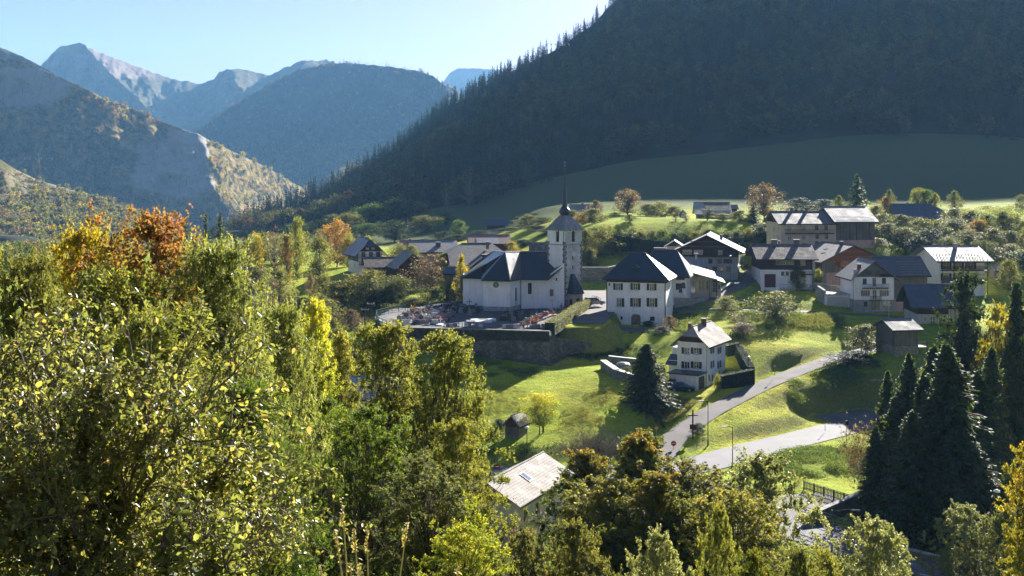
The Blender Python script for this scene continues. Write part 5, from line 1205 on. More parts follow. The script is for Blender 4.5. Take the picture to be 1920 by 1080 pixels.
# rear wing
h = House('annexe_building', 'white annexe with hipped roof joined behind the large hip roofed village house', 'house', 1196, 241.5, -26.6, -17, 1287, 9.5, H=6.6)
h.H = Zv(513, 241) + 26.6
for u, v, w_, hh in ((1270.5, 518.5, .7, 1.0), (1275.5, 517.5, .7, 1.0), (1280.5, 516.5, .7, 1.0), (1271, 537, .9, 1.3), (1276, 540, .7, 1.9), (1281.5, 535, .9, 1.2)): h.win('f', u, v, w_, hh, 'frame_dark')
h.sec(0, h.H, 'white_wall').walls(); h.hip('slate_blue', 4.7, 4.8, ov=.9); h.chimney(h.w / 2 - 1.2, h.d / 2 + .2, h.zR + .3, 2.6, .7, 'concrete_dark', base=.9)
# transformer kiosk beside the town hall
k = empty('electric_kiosk', 'small cream electricity cabinet beside the large hip roofed village house', 'cabinet', P(1229.5, 617, 223.2), R(-17)); MB().box(0, 0, -.3, 1.15, .6, 1.15).build('cabinet_body', M['cream_wall'], k); MB().box(-.06, -.06, 1.155, 1.21, .66, 1.25).build('cabinet_cap', M['frame_white'], k); MB().box(.12, -.02, .1, .55, -.003, 1.0).build('cabinet_door', M['frame_white'], k); MB().box(.62, -.02, .1, 1.03, -.003, 1.0).build('cabinet_door', M['frame_white'], k)

# ---- white three storey house on the lawn ----------------------------------------------------
h = House('white_house', 'tall narrow white house with dark shutters and pale gabled roof standing on the lawn', 'house', 1270, 192.6, -34.3, -30, 1324.4, 9.4, H=7.3)
h.H = Zv(643, 190) + 34.3
for v, hh in ((658, 1.05), (684.5, 1.15)):
    for u, sd in ((1288, 'l'), (1305.5, 'both')): h.win('f', u, v, .95, hh, 'frame_white', sh='shutter_brown', sides=sd, shw=.48)
    for u in (1335.5, 1348.5): h.win('r', u, v - 1.5, .85, hh, 'frame_white', sh='shutter_brown', shw=.5)
for u in (1331, 1337): h.win('r', u, 707.5, .6, .95, 'frame_white', sh='shutter_brown', sides='l')
h.win('r', 1349, 703, .9, 1.7, 'frame_white', 'glass', door=True)
h.sec(0, h.H, 'white_wall').walls(); h.gable('tile_sand', 2.35, 'y', ov=.85, ovg=1.0, wallmat='wood_dark', jerk=1.5, jerkback=1.0)
h.chimney(.9, 3.4, h.H + 2.6, .45, .45); h.chimney(h.w / 2 + .2, 5.2, h.zR + .8, .75, .6)
fp = MB(); fp.box(.6, -.08, h.H - .05, h.w - .6, -.01, h.H + .02).build('trim_board', M['wood_dark_h'], h.e)
MB().tube((h.w + .05, -.05, 0), (h.w + .05, -.05, h.H), .05).build('downpipe', M['galv'], h.e)
# side wing and garage in front
lx = House('garage', 'flat roofed white garage with brown door against the tall narrow white house', 'garage', 1254, 189.6, -34.45, -30, 1308, 3.6, H=2.6)
lx.win('f', 0, 0, 2.2, 2.1, 'frame_dark', 'glass_tan', loc=(0.9, 1.1)) if False else None
lx.sec(0, 2.45, 'white_wall').walls(); lx.box('roof', 'slate_blue', (-.3, -.3, 2.46), (lx.w + .3, lx.d + .2, 2.66))
gd = MB().box(.4, -.03, 0, 3.0, -.005, 2.1).build('garage_door', M['shutter_brown'], lx.e, (lx.w + .005, 0, 0), math.pi / 2)
sw = House('lean_to', 'small white lean-to with dark sloping roof left of the tall narrow white house', 'annexe', 1254, 194.4, -34.1, -30, 1271, 4.0, H=3.6)
sw.sec(0, 3.6, 'white_wall').walls(); m = MB(); m.slab([(-.3, -.9, 3.0), (sw.w + .1, -.9, 3.0), (sw.w + .1, 1.6, 4.4), (-.3, 1.6, 4.4)], .12); m.build('roof', M['slate_blue'], sw.e)
MB().box(0, 1.6, 3.61, sw.w, sw.d, 5.6).build('upper_wall', M['white_wall'], sw.e)
# walled basin with bare stone coping left of the big fir
wl0 = P(1122, 700, 186.5)

# ---- house with skylight in the foreground ----------------------------------------------------
h = House('roofed_house', 'grey house with pale sandy tiled roof and one skylight among the autumn trees', 'house', 970.7, 118.1, -39.2, 65, None, 6.65, H=5.74, w=13.8)
h.win('l', 0, 0, 1.1, 2.1, 'frame_dark', loc=(4.6, 1.3), door=True); h.win('l', 0, 0, .9, 1.0, 'frame_dark', loc=(3.0, 4.2)); h.win('l', 0, 0, .9, 1.0, 'frame_dark', loc=(1.2, 4.2))
for x_ in (2, 5, 9): h.win('f', 0, 0, .9, 1.1, 'frame_dark', loc=(x_, 4.0))
h.sec(0, 3.0, 'concrete').sec(3.0, h.H, 'grey_wall').walls(); h.gable('tile_sand', 1.77, 'x', ov=.6, ovg=.6, wallmat='wood_grey')
h.balcony('l', 2.4, 6.4, 2.6, .9, 'galv', slab='concrete')
kx = 5.6; sk = MB()
def onr(x, b, up): return (x, b, h.zb(b) + up)
sk = MB(); sk.slab([onr(kx, 1.1, .09), onr(kx + 1.0, 1.1, .09), onr(kx + 1.0, 2.4, .09), onr(kx, 2.4, .09)], .12); so_ = sk.build('skylight', M['iron'], h.roof)
MB().slab([onr(kx + .1, 1.2, .11), onr(kx + .9, 1.2, .11), onr(kx + .9, 2.3, .11), onr(kx + .1, 2.3, .11)], .015).build('pane', glass('skylight_glass', (.05, .12, .22)), so_)

# ---- community building -----------------------------------------------------------------------
h = House('community_hall', 'low modern hall with bright white sloping roof and cream framed glazing', 'hall', 1287, 244.5, -24.6, -6, 1334, 8, H=3.6)
h.win('f', 1297.5, 538, 1.6, 2.5, 'frame', 'glass', mull=1, door=True); h.win('f', 1315.5, 535, 1.35, 2.2, 'frame', 'glass_tan'); h.win('f', 1326, 534, .55, 2.0, 'frame', mull=0)
h.H = 4.0; h.holes['f'] = [a for a in h.holes['f']]; h.sec(0, 4.0, 'cream_wall').walls()
m = MB(); m.slab([(-.6, -1.6, 5.6), (h.w + 1.2, -1.6, 3.75), (h.w + 1.2, 9, 4.6), (-.6, 9, 6.6)], .18); h.roof = m.build('roof', M['white_roof'], h.e)
g_ = MB(); g_.quad((0, 0.02, 4.0), (h.w, .02, 4.0), (0, .02, 5.4)); g_.build('gable_wall', M['cream_wall'], h.e); g_ = MB(); g_.quad((0, 0, 4), (0, 0, 5.4), (0, 8, 6.2), (0, 8, 4)); g_.build('gable_wall', M['cream_wall'], h.e)
MB().box(.8, -.05, 4.05, 2.6, -.0, 4.5).build('fanlight', M['glass'], h.e)
m = MB()
for x_ in (h.w + .9, h.w - .6): m.box(x_, -1.3, 0, x_ + .16, -1.14, 3.6)
m.build('porch_post', M['wood_dark'], h.e)
h = House('community_hall', 'single storey cream side wing with white lean-to roof right of the low modern hall', 'hall', 1335, 244.0, -24.6, -6, 1352, 6, H=3.0)
h.win('f', 1340, 539, 1.1, 2.1, 'frame', door=True); h.win('f', 1348, 538, .9, 1.1, 'frame'); h.sec(0, 3.0, 'cream_wall').walls(); m = MB(); m.slab([(-.3, -.8, 3.9), (h.w + .9, -.8, 2.95), (h.w + .9, 7, 3.2), (-.3, 7, 4.3)], .15); m.build('roof', M['white_roof'], h.e)
# small grey roofed outbuilding behind
h = House('outbuilding', 'stone outbuilding with pale grey roof and a round metal vent', 'outbuilding', 1282, 256, -22.4, -4, 1318, 6, H=3.2)
h.sec(0, 3.2, 'stone_wall').walls(); h.gable('metal_pale', 1.6, 'x', ov=.6, wallmat='wood_dark')
MB().tube((3.0, 2.6, 3.8), (3.0, 2.6, 5.7), .28, n=10).tube((3.0, 2.6, 5.9), (3.0, 2.6, 6.1), .55, n=12).build('vent_pipe', M['galv'], h.roof)

# ---- big chalet -------------------------------------------------------------------------------
h = House('chalet', 'broad chalet with snow-bright metal roof, dark timber gable and pale ground floors', 'chalet', 1270, 270, -22.4, -13, 1383, 13, H=6.3)
for u in (1332, 1349, 1364.5): h.win('f', u, 490 if u > 1333 else 490, .95, 1.05, 'frame_dark', sh='shutter_brown' if u > 1360 else None, mull=1)
for u in (1322, 1340, 1352, 1366): h.win('f', u, 504.5, 1.0, 1.2, 'frame_dark')
for u in (1388, 1393): h.win('r', u, 488, .9, 1.8, 'frame_dark')
h.win('f', 1289, 472.5, .9, .8, 'frame_dark', loc=None)
h.H = 6.3; h.sec(0, 4.6, 'grey_wall').sec(4.6, 6.3, 'wood_dark').walls(); h.gable('metal_pale', 3.4, 'y', ov=1.5, ovg=1.7, wallmat='wood_dark')
h.balcony('f', .4, h.w - .6, 4.8, 1.1, 'wood_dark', .9, bars=.22, slab='wood_dark_h')
for a, b in ((1.2, 3.4), (3.9, 6.0), (9.5, 10.6)): MB().box(a, -.06, 5.0, b, -.01, 6.2).build('infill_panel', M['cream_wall'], h.e)
m = MB(); m.box(-.2, -.25, 6.9, h.w + .2, -.02, 7.15).box(3, -.25, 8.1, h.w - 3, -.02, 8.3); m.build('gable_beam', M['wood_grey'], h.e)
h.chimney(h.w * .5 + 3.0, 5.4, h.zR - .3, .7, .7, 'concrete_dark')
h.balcony('r', 1, 6, 2.4, 1.2, 'wood_dark')
MB().box(.6, 13.05, 0, 4, 16, 3).build('store', M['wood_grey'], h.e)
h = House('small_house', 'tiny cream house with white edged pitched roof beside the broad bright roofed chalet', 'house', 1249, 286, -19.5, -10, 1280, 5, H=3.2)
h.sec(0, 1.6, 'wood_dark').sec(1.6, 3.2, 'cream_wall').walls(); h.gable('metal_pale', 1.3, 'y', ov=.6, wallmat='wood_dark')

# ---- dark roofed house at the bend -----------------------------------------------------------
h = House('house', 'house with mossy shingle roof, dark timber upper floor and white ground floor by the lane', 'house', 1426, 259, -24.4, -3, 1523, 13, H=5.9)
h.H = Zv(482.5, 258) + 24.4
for u in (1459, 1468.5, 1476.5, 1485): h.win('f', u, 492, .95, .95, 'frame_white', 'glass', mull=0, bars=0)
h.win('f', 1505.5, 493, 1.1, 1.1, 'frame_white', 'glass_tan'); h.win('f', 1467.5, 512.8, .7, .9, 'frame_dark'); h.win('f', 1476, 512.8, .7, .9, 'frame_dark')
h.win('f', 1485, 518, .75, 2.0, 'frame_dark', door=True); h.win('f', 1505.5, 514.5, 1.15, 1.3, 'frame_dark', 'glass_tan')
zs = Zv(505.5, 259) + 24.4
MB().box(0.9, -.05, .3, 3.4, -.008, 3.3).build('garage_door', M['wood_maroon'], h.e)
h.sec(0, zs, 'white_wall').sec(zs, h.H, 'wood_dark').walls(); h.gable('tile_old', 2.4, 'x', ov=1.5, ovg=1.2, wallmat='wood_dark')
for x_ in (.1, 3.6): MB().box(x_ - .3, -2.2, -1.2, x_ + .3, -1.6, 0.5).build('gate_pillar', M['white_wall'], h.e)
h.balcony('f', 3.9, h.w, .3, 1.2, 'galv', .8, slab='frame_white', bars=.3); h.balcony('f', 8.2, h.w - .1, 3.3, .9, 'wood_dark', .8, slab='wood_dark_h')
MB().box(h.w - 7.5, -.9, -2.4, h.w - .4, -.15, .2).build('basement_wall', M['cream_wall'], h.e); MB().box(h.w - 2.9, -.95, -2.2, h.w - .9, -.91, -.2).build('basement_door', M['wood_grey'], h.e)
for x_ in (h.w * .36, h.w * .80): h.chimney(x_, 6.5, h.zR + 1.0, 1.3, .9, 'concrete_dark', 1.6)
MB().box(h.w - .02, -.4, 0, h.w + .55, .3, h.H - .6).build('pillar', M['pale_stone'], h.e)
h = House('cottage', 'small cottage with bright roof peeping over the mossy shingle roof', 'cottage', 1450, 272, -18.2, -8, 1478, 6, H=2.0)
h.sec(0, 2.0, 'wood_dark').walls(); h.gable('metal_pale', 1.2, 'y', ov=.7, wallmat='wood_dark'); h.chimney(1.6, 2.2, h.zR + .4, .5, .5, 'concrete_dark')

# ---- long cream house and its barn -----------------------------------------------------------
h = House('house', 'long cream house with grey slate roof and one wide timber balcony', 'house', 1464, 290, -18.6, 2, 1567.5, 14, H=8.5)
h.H = Zv(418, 290) + 18.6
for u, v in ((1480, 428), (1506.5, 428), (1480.5, 445), (1507, 444.5)): h.win('f', u, v, .95, 1.15, 'frame_blue', 'glass_pale')
for u, v in ((1531, 427), (1549, 427), (1532, 443), (1549.5, 443)): h.win('f', u, v, .9, 1.25, 'frame_dark', sh='frame')
h.win('f', 1507, 459, 1.2, .7, 'frame_dark'); h.win('f', 1532, 458, 1.0, 1.5, 'frame_dark'); h.win('f', 1550, 456, 1.1, .9, 'frame_dark')
for u in (1451, 1459):
    for v in (430, 445): h.win('l', u, v, 1.0, 1.2, 'frame_blue', 'glass_pale')
h.sec(0, h.H, 'cream_wall').walls(); h.gable('slate_grey', 2.6, 'x', ov=1.0, ovg=.9, wallmat='wood_dark')
bx0 = h.uv('f', 1471, 435)[0]; bx1 = h.uv('f', 1562, 435)[0]; h.balcony('f', bx0, bx1, Zv(437.5, 290) + 18.6, 1.0, 'wood_dark', 1.0, slab='wood_dark_h', bars=.2)
for x_ in (4.7, 8.6): h.chimney(x_, 7, h.zR + .9, .7, .7, 'concrete_dark', 1.5)
h = House('barn', 'dark timber barn with pale snow-guarded metal roof joined to the long cream house', 'barn', 1568, 290.5, -18.6, 2, 1640, 18, H=8.0)
h.H = Zv(414, 290) + 18.6
h.sec(0, 3.6, 'pink_wall').sec(3.6, h.H, 'wood_grey').walls(); h.gable('metal_pale', 3.3, 'x', ov=1.1, ovg=.8, wallmat='wood_dark')
def guards(h, rows, n, sz=.16, mat='iron', x0=0, x1=None):
    m = MB(); x1 = h.w if x1 is None else x1
    for k, b in enumerate(rows):
        for i in range(n):
            x = x0 + (x1 - x0) * (i + .5 * (k % 2) + .25) / n; z = h.zb(b); m.box(x - sz / 2, b - sz / 2, z + .01, x + sz / 2, b + sz / 2, z + sz * .9)
    o = m.build('snow_guard', M[mat], h.roof, kind='stuff'); return o
guards(h, (-.6, .4, 2.2), 24, .09)
for x_ in (3.4, 5.2, 6.8, 8.4): h.box('barn_post', 'wood_dark', (x_, -.1, 3.7), (x_ + .15, -.01, h.H - .1))

# ---- orange timber chalet --------------------------------------------------------------------
h = House('chalet', 'chalet with reddish orange timber gable and rubble stone ground floor', 'chalet', 1541, 266, -25.2, 14, 1652, 13, H=7.4)
h.H = Zv(487, 268) + 25.2
for u, v, sh in ((1587, 485, 'shutter_orange'), (1625, 483.5, 'frame_white')): h.win('f', u, v, 1.3, 1.2, 'frame_dark', 'glass_pale', sh=sh)
h.win('f', 1582, 504, 1.0, 1.3, 'frame_dark'); h.win('f', 1558, 518, .8, .9, 'frame_dark')
zst = Zv(498, 268) + 25.2
h.sec(0, zst, 'stone_wall').sec(zst, h.H, 'wood_red').walls(); h.gable('slate_grey', 3.4, 'y', ov=1.2, ovg=1.5, wallmat='wood_red')
h.box('side_panel', 'wood_grey', (0.02, -.07, zst - 1.5), (3.4, -.01, h.H)); h.box('plaster_panel', 'pink_wall', (1.2, -.06, 0), (4.6, -.01, zst - 1.6))
h.balcony('f', 4.2, 8.6, zst - .1, 1.0, 'wood_orange', .95, True, slab='wood_orange'); h.balcony('f', 9.2, h.w - .3, zst + .3, .9, 'wood_dark', .9, slab='wood_dark_h')
h.chimney(h.w / 2 - .6, 3.5, h.zR + .5, .8, .6, 'concrete_dark')
for b_, a_ in ((2.6, 4), (4.4, 6)): MB().slab([(b_, a_, h.zb(b_) + .06), (b_ + .7, a_, h.zb(b_ + .7) + .06), (b_ + .7, a_ + 1, h.zb(b_ + .7) + .06), (b_, a_ + 1, h.zb(b_) + .06)], .05).build('skylight', M['glass_pale'], h.roof)

# ---- white house with the blue roofed barn ---------------------------------------------------
h = House('house', 'white farmhouse with weathered timber gable, two small balconies and stone base', 'house', 1601, 240, -27.3, 0, 1676, 10, H=7.6)
h.H = Zv(519.5, 240) + 27.3
for u, v, w_, hh in ((1621.3, 527.5, .85, 1.2), (1657.5, 526.5, .85, 1.2)): h.win('f', u, v, w_, hh, 'frame_dark', 'glass', mull=1)
h.win('f', 1639.2, 529, .75, 1.75, 'frame_dark', 'glass_tan', door=True)
for u in (1622.5, 1658): h.win('f', u, 549.5, 1.0, 1.15, 'frame', 'glass_tan', sh='shutter_tan', shw=.4)
h.win('f', 1640, 552, .85, 1.9, 'frame', 'glass_tan', door=True)
h.win('f', 1623, 570.5, .75, 1.0, 'frame_dark'); h.win('f', 1663.5, 570, 1.7, 1.35, 'frame_dark', 'glass'); h.win('f', 1641.5, 572, 1.7, 2.0, 'frame_dark', 'glass_tan', door=True)
zs = Zv(562, 240) + 27.3
h.sec(0, zs, 'pale_stone').sec(zs, h.H, 'white_wall').walls(); h.gable('slate_pale', 3.3, 'y', ov=.9, ovg=.9, wallmat='wood_grey')
for u in (1630, 1646): h.box('attic_window', 'frame_dark', (h.uv('f', u, 507)[0] - .4, -.06, h.H + .35), (h.uv('f', u, 507)[0] + .4, -.01, h.H + 1.35))
bb = [h.uv('f', u, 540) for u in (1616, 1664)]; h.balcony('f', bb[0][0], bb[1][0], bb[0][1], .9, 'iron', .85, bars=.25, slab='concrete_dark'); bb = [h.uv('f', u, 562.5) for u in (1629.5, 1651)]; h.balcony('f', bb[0][0], bb[1][0], bb[0][1], .8, 'iron', .85, slab='concrete_dark')
h.chimney(1.7, 2.0, h.zb(1.7) + 1.0, .7, .55); h.chimney(.6, 1.2, h.zb(.6) + .8, .5, .5, 'cream_wall')
MB().tube((-.1, -.1, 0), (-.1, -.1, h.H), .05).tube((h.w + .05, -.1, 0), (h.w + .05, -.1, h.H), .05).build('downpipe', M['galv'], h.e)
h = House('barn', 'tall weathered plank barn with blue tiled roof right of the white farmhouse', 'barn', 1652, 240.4, -27.3, 0, 1738.5, 11, H=7.6)
h.H = Zv(513.5, 240) + 27.3
cx, cz = h.uv('f', 1708, 574); h.holes['f'].append((cx - 1.6, .05, 3.2, 2.5)); h.win('f', 1720, 542, .85, 1.0, 'frame_white', 'glass_pale')
h.sec(0, 2.4 + .15, 'pink_wall').sec(2.55, h.H, 'wood_grey').walls(); h.gable('slate_blue', 3.1, 'x', ov=1.0, ovg=.6, wallmat='wood_grey')
guards(h, [-.7 + .55 * k for k in range(9)], 20, .11, 'galv', 4.5)
MB().box(cx - 1.5, .3, .1, cx + 1.5, .35, 2.4).build('barn_door', M['dark'], h.e); MB().box(cx - 1.0, .1, .9, cx - .5, .14, 1.6).build('notice_board', M['marble'], h.e)
# garage
h = House('garage', 'white framed single garage with grey roller door set in the bank', 'garage', 1546.5, 243, -27.25, 0, 1594, 6, H=2.95)
h.sec(0, 2.95, 'white_wall').walls(); h.box('roof', 'concrete', (-.25, -.3, 2.96), (h.w + .25, 6, 3.2))
dr = h.box('garage_door', 'galv', (.5, -.04, .05), (h.w - .5, -.005, 2.5))
for k_ in range(4): MB().box(.5, -.055, .08 + k_ * .61, h.w - .5, -.043, .64 + k_ * .61).build('door_panel', M['frame'], dr)
h = House('link_building', 'grey link building with flat roof between the plank barn and the balconied house', 'building', 1739, 246, -27.0, 0, 1762, 6, H=4.2)
h.win('f', 1742, 566, .9, .8, 'frame_dark'); h.win('f', 1750, 566, .9, .8, 'frame_dark'); h.sec(0, 2.4, 'concrete').sec(2.4, 4.2, 'wood_grey').walls(); h.box('roof', 'slate_grey', (-.2, -.6, 4.22), (h.w + .2, 6, 4.4))

# ---- balconied house ---------------------------------------------------------------------------
h = House('house', 'white house with dotted pale metal roof and two long maroon timber balconies', 'house', 1763.5, 262, -26.2, 1, 1846, 14.5, H=7.8)
h.H = Zv(485.5, 262) + 26.2
for v, zc in ((496.5, 0), (518.5, 0)):
    for u in (1774, 1797, 1820): h.win('f', u, v + 1, 1.35, 1.75, 'frame', 'glass_tan' if u == 1797 else 'glass', sh='wood_maroon', shw=.4)
h.sec(0, h.H, 'white_wall').walls(); h.gable('metal_pale', 2.5, 'x', ov=1.7, ovg=1.6, wallmat='white_wall'); guards(h, (-.9, .6, 2.2), 15, .13, 'iron', -1)
MB().box(-1.3, -1.72, h.zb(-1.7) - .35, h.w + 1.3, -1.6, h.zb(-1.7) - .05).build('eave_board', M['wood_maroon'], h.roof)
for v in (506.8, 528.6): h.balcony('f', -.1, h.w + .2, Zv(v, 261) + 26.2, 1.3, 'wood_maroon', 1.0, slab='wood_maroon', bars=.11)
h.box('timber_band', 'cream_wall', (.1, -.03, Zv(509, 262) + 26.2 - .9), (h.w - .1, -.006, Zv(509, 262) + 26.2 - .6))
MB().tube((h.w + .2, -1.2, 0), (h.w + .2, -1.2, h.H), .07).tube((-.05, -1.2, 0), (-.05, -1.2, h.H), .07).build('balcony_post', M['wood_maroon'], h.e)
h.chimney(h.w * .55, 5.5, h.zR + .5, .9, .5, 'concrete')
# ---- metal roofed house on the right ------------------------------------------------------------
h = House('house', 'timber and grey plaster house with large ribbed metal roof above the old shed', 'house', 1719, 218, -27.6, -6, 1806, 10, H=4.6)
h.H = Zv(569, 217) + 27.6
h.win('f', 1749, 601.5, 1.0, 1.75, 'frame_white', 'glass', door=True); h.win('f', 1764, 599.5, .75, 1.0, 'frame_white'); h.win('f', 1734.5, 598, .6, .9, 'frame_white'); h.win('f', 1749.5, 576, .5, 1.1, 'frame_dark'); h.win('f', 1777, 601, .8, 1.6, 'frame_white', 'glass_pale', door=True)
zs = Zv(589, 218) + 27.6
h.sec(0, zs, 'grey_wall').sec(zs, h.H, 'wood_dark').walls(); h.gable('metal_old', 3.0, 'x', ov=1.5, ovg=1.4, wallmat='wood_dark'); h.box('plaster_panel', 'grey_wall', (5.8, -.06, zs - .2), (h.w - .1, -.012, h.H - .1))
h.chimney(h.w - 1.2, 3.2, h.zb(3.2) + 1.6, .5, .5, 'concrete', 2.5)
# ---- old plank barn -----------------------------------------------------------------------------
h = House('barn', 'small weathered plank barn with pale sheet roof and open side porch on the slope', 'barn', 1678, 199, -30.2, 9, 1722, 7, H=4.8)
h.H = Zv(618, 199) + 30.2
h.sec(0, 1.3, 'stone_wall').sec(1.3, h.H, 'wood_grey').walls(); h.gable('metal_grey', 1.25, 'x', ov=.6, ovg=.7, wallmat='wood_grey')
m = MB(); m.slab([(h.w + .1, -.4, h.H - .1), (h.w + 1.9, -.4, h.H - .9), (h.w + 1.9, 4.6, h.H - .9), (h.w + .1, 4.6, h.H - .1)], .1); m.build('porch_roof', M['metal_grey'], h.e)
m = MB()
for y_ in (0, 4.2): m.box(h.w + 1.6, y_, -1.5, h.w + 1.75, y_ + .15, h.H - 1.0)
m.box(h.w, -.1, 1.0, h.w + 1.75, 4.3, 1.12); m.build('porch_frame', M['wood_grey'], h.e)
for z_ in (1.5, 1.9): MB().box(h.w + .1, -.15, z_, h.w + 1.75, -.11, z_ + .1).build('rail', M['wood_grey'], h.e)
# ---- little shed far right
h = House('shed', 'little pale roofed timber shed on the right edge of the village', 'shed', 1867, 268, -23.6, 4, 1888, 3, H=2.6)
h.sec(0, 2.6, 'wood_grey').walls(); h.gable('metal_pale', .9, 'x', ov=.4, wallmat='wood_grey')
# ---- blue roofed barn on the rise
h = House('barn', 'dark barn with broad blue grey hipped roof behind the shrubs on the rise', 'barn', 1683, 345, -15.0, -12, 1765, 13, H=4.2)
h.H = Zv(407, 340) + 15.0
h.sec(0, h.H, 'wood_dark').walls(); h.gable('metal_blue', 3.6, 'x', ov=1.2, ovg=1.3, wallmat='wood_dark', jerkback=3.5); h.chimney(3.6, 5.5, h.zR + .4, .5, .5, 'concrete_dark')
# ---- barn on the lit meadow
h = House('barn', 'timber barn with half white, half reddish brown roof on the bright upper meadow', 'barn', 1310, 372, -12.6, -6, 1366, 16, H=2.8)
h.H = Zv(400, 372) + 12.6
h.sec(0, h.H, 'wood_grey').walls(); h.gable('white_roof', 3.3, 'x', ov=1.1, ovg=1.2, wallmat='wood_grey')
MB().slab([(2.6, 1.4, h.zb(1.4) + .07), (h.w + 1.1, 1.4, h.zb(1.4) + .07), (h.w + 1.1, 8, h.zR + .07), (2.0, 8, h.zR + .07)], .05).build('tile_patch', M['tile_old'], h.roof)
h.chimney(h.w - 2, 5.4, h.zR + .2, .3, .3, 'iron') if False else None
h = House('shed', 'small slate roofed shed just right of the barn on the upper meadow', 'shed', 1368, 385, -11.5, 0, 1382, 4, H=2.0)
h.H = Zv(391, 385) + 11.5; h.sec(0, h.H, 'wood_dark').walls(); h.gable('slate_pale', 1.0, 'x', ov=.5, wallmat='wood_dark')
h = House('shed', 'tiny white gabled shed left of the barn on the upper meadow', 'shed', 1277, 380, -13.0, 0, 1286, 3, H=2.2)
h.H = Zv(400, 380) + 13; h.sec(0, h.H, 'white_wall').walls(); h.gable('metal_pale', .8, 'y', ov=.3, wallmat='white_wall')
h = House('farmhouse', 'grey roofed house mostly hidden by bushes behind the church spire', 'house', 1073, 400, -13.5, 0, 1110, 8, H=3.0)
h.H = Zv(394, 400) + 13.5; h.sec(0, h.H, 'white_wall').walls(); h.gable('slate_pale', 1.7, 'x', ov=.8, wallmat='wood_dark'); h.chimney(h.w * .55, 4, h.zR + .5, .6, .6, 'concrete_dark')
# ---- hut in the shade
h = House('hut', 'dark hut with blue grey roof alone in the shaded meadow', 'hut', 913, 455, -20.6, 0, 948, 6, H=3.2)
h.H = Zv(420, 455) + 20.6; h.win('f', 930, 432, 4.0, .8, 'frame', 'glass', mull=3); h.sec(0, 1.1, 'white_wall').sec(1.1, h.H, 'wood_dark').walls(); h.gable('metal_blue', 1.9, 'x', ov=.9, ovg=1.0, wallmat='wood_dark')
h.balcony('f', .2, h.w - .2, 1.3, .8, 'wood_dark', .8, slab='wood_dark_h', bars=.3)
h = House('trough_house', 'tiny white stone shelter at the edge of the shaded meadow', 'shelter', 972, 440, -19.6, 0, 984, 2, H=1.6); h.sec(0, 1.2, 'white_wall').walls(); h.gable('white_roof', .5, 'x', ov=.2, wallmat='white_wall')

# ---- houses left of the church ----------------------------------------------------------------
h = House('chalet', 'three storey chalet with half-hipped slate roof and two white balconied floors', 'chalet', 672, 292, -25.4, 22, 716, 11, H=6.4)
h.H = Zv(472, 292) + 25.4
for u in (681.5, 695.5, 709):
    h.win('f', u, 477, 1.1, 1.7, 'frame_dark'); h.win('f', u, 490, 1.1, 1.6, 'frame_dark')
for v in (489, 501): 
    for u in (648, 656, 664): h.win('l', u, v - 4, .6, .9, 'frame_dark')
h.sec(0, h.H, 'white_wall').walls(); h.gable('slate_blue', 3.0, 'y', ov=1.3, ovg=1.4, wallmat='wood_dark', jerk=2.4)
h.box('timber_panel', 'wood_grey', (-.06, .2, h.H - 2.6), (-.012, h.d - .2, h.H - .1))
for v in (482.5, 495): h.balcony('f', 0, h.w + .6, Zv(v, 292) + 25.4, 1.0, 'wood_dark', .8, slab='concrete', bars=.25)
for u in (689, 699.5): h.box('attic_window', 'frame', (h.uv('f', u, 463)[0] - .45, -.07, h.H + .5), (h.uv('f', u, 463)[0] + .45, -.01, h.H + 1.4))
h.chimney(h.w / 2, 4, h.zR + .4, .6, .6, 'concrete')
h = House('barn', 'old barn with sagging brown shingle roof below the half-hipped chalet', 'barn', 690, 276, -25.5, 12, 748, 9, H=3.0)
h.H = Zv(500, 276) + 25.5; h.sec(0, 1.3, 'white_wall').sec(1.3, h.H, 'wood_grey').walls(); h.gable('tile_old', 1.8, 'x', ov=.8, ovg=.9, wallmat='wood_grey')
h = House('barn', 'dark plank barn half hidden by the bare brown tree', 'barn', 746, 268, -26.2, 18, 800, 9, H=4.6)
h.H = Zv(500, 268) + 26.2; h.sec(0, 2, 'stone_wall').sec(2, h.H, 'wood_dark').walls(); h.gable('slate_pale', 3.0, 'y', ov=.8, ovg=.8, wallmat='wood_dark')
h = House('house', 'house with faded red tiled roof behind the half-hipped chalet', 'house', 752, 318, -25, 0, 806, 11, H=3.6)
h.H = Zv(468, 318) + 25; h.sec(0, h.H, 'wood_dark').walls(); h.gable('tile_red', 2.1, 'x', ov=.9, wallmat='wood_dark'); h.chimney(2, 5.5, h.zR + .4, .5, .5); h.chimney(5.5, 5.5, h.zR + .4, .5, .5)
h = House('house', 'house with reddish gable under a pale slate roof and dark dormer', 'house', 776, 306, -25, 12, 856, 12, H=3.8)
h.H = Zv(472, 306) + 25; h.win('l', 770, 480, .9, 1, 'frame_dark'); h.sec(0, h.H, 'pink_wall').walls(); h.gable('slate_pale', 2.6, 'x', ov=.8, ovg=.9, wallmat='wood_maroon'); h.chimney(h.w * .6, 2.6, h.zb(2.6) + 1.0, 1.2, 1.0, 'slate_blue', 1.4)
h = House('farmhouse', 'large farmhouse with big grey slate half-hipped roof behind the church', 'house', 851, 278, -26, 8, 948, 24, H=5.0)
h.H = Zv(498, 278) + 26; h.sec(0, 2, 'grey_wall').sec(2, h.H, 'wood_dark').walls(); h.gable('slate_grey', 4.6, 'x', ov=1.3, ovg=1.0, wallmat='wood_dark', jerk=4.0, jerkback=3.0); h.chimney(h.w * .72, 8, h.zR + .5, .7, .7, 'concrete_dark'); h.chimney(h.w * .62, 3.4, h.zb(3.4) + .9, 1.2, 1.0, 'slate_blue', 1.4)
h = House('house', 'house with pinkish ridge roof just above the large farmhouse roof', 'house', 884, 330, -22, 4, 952, 10, H=3.6)
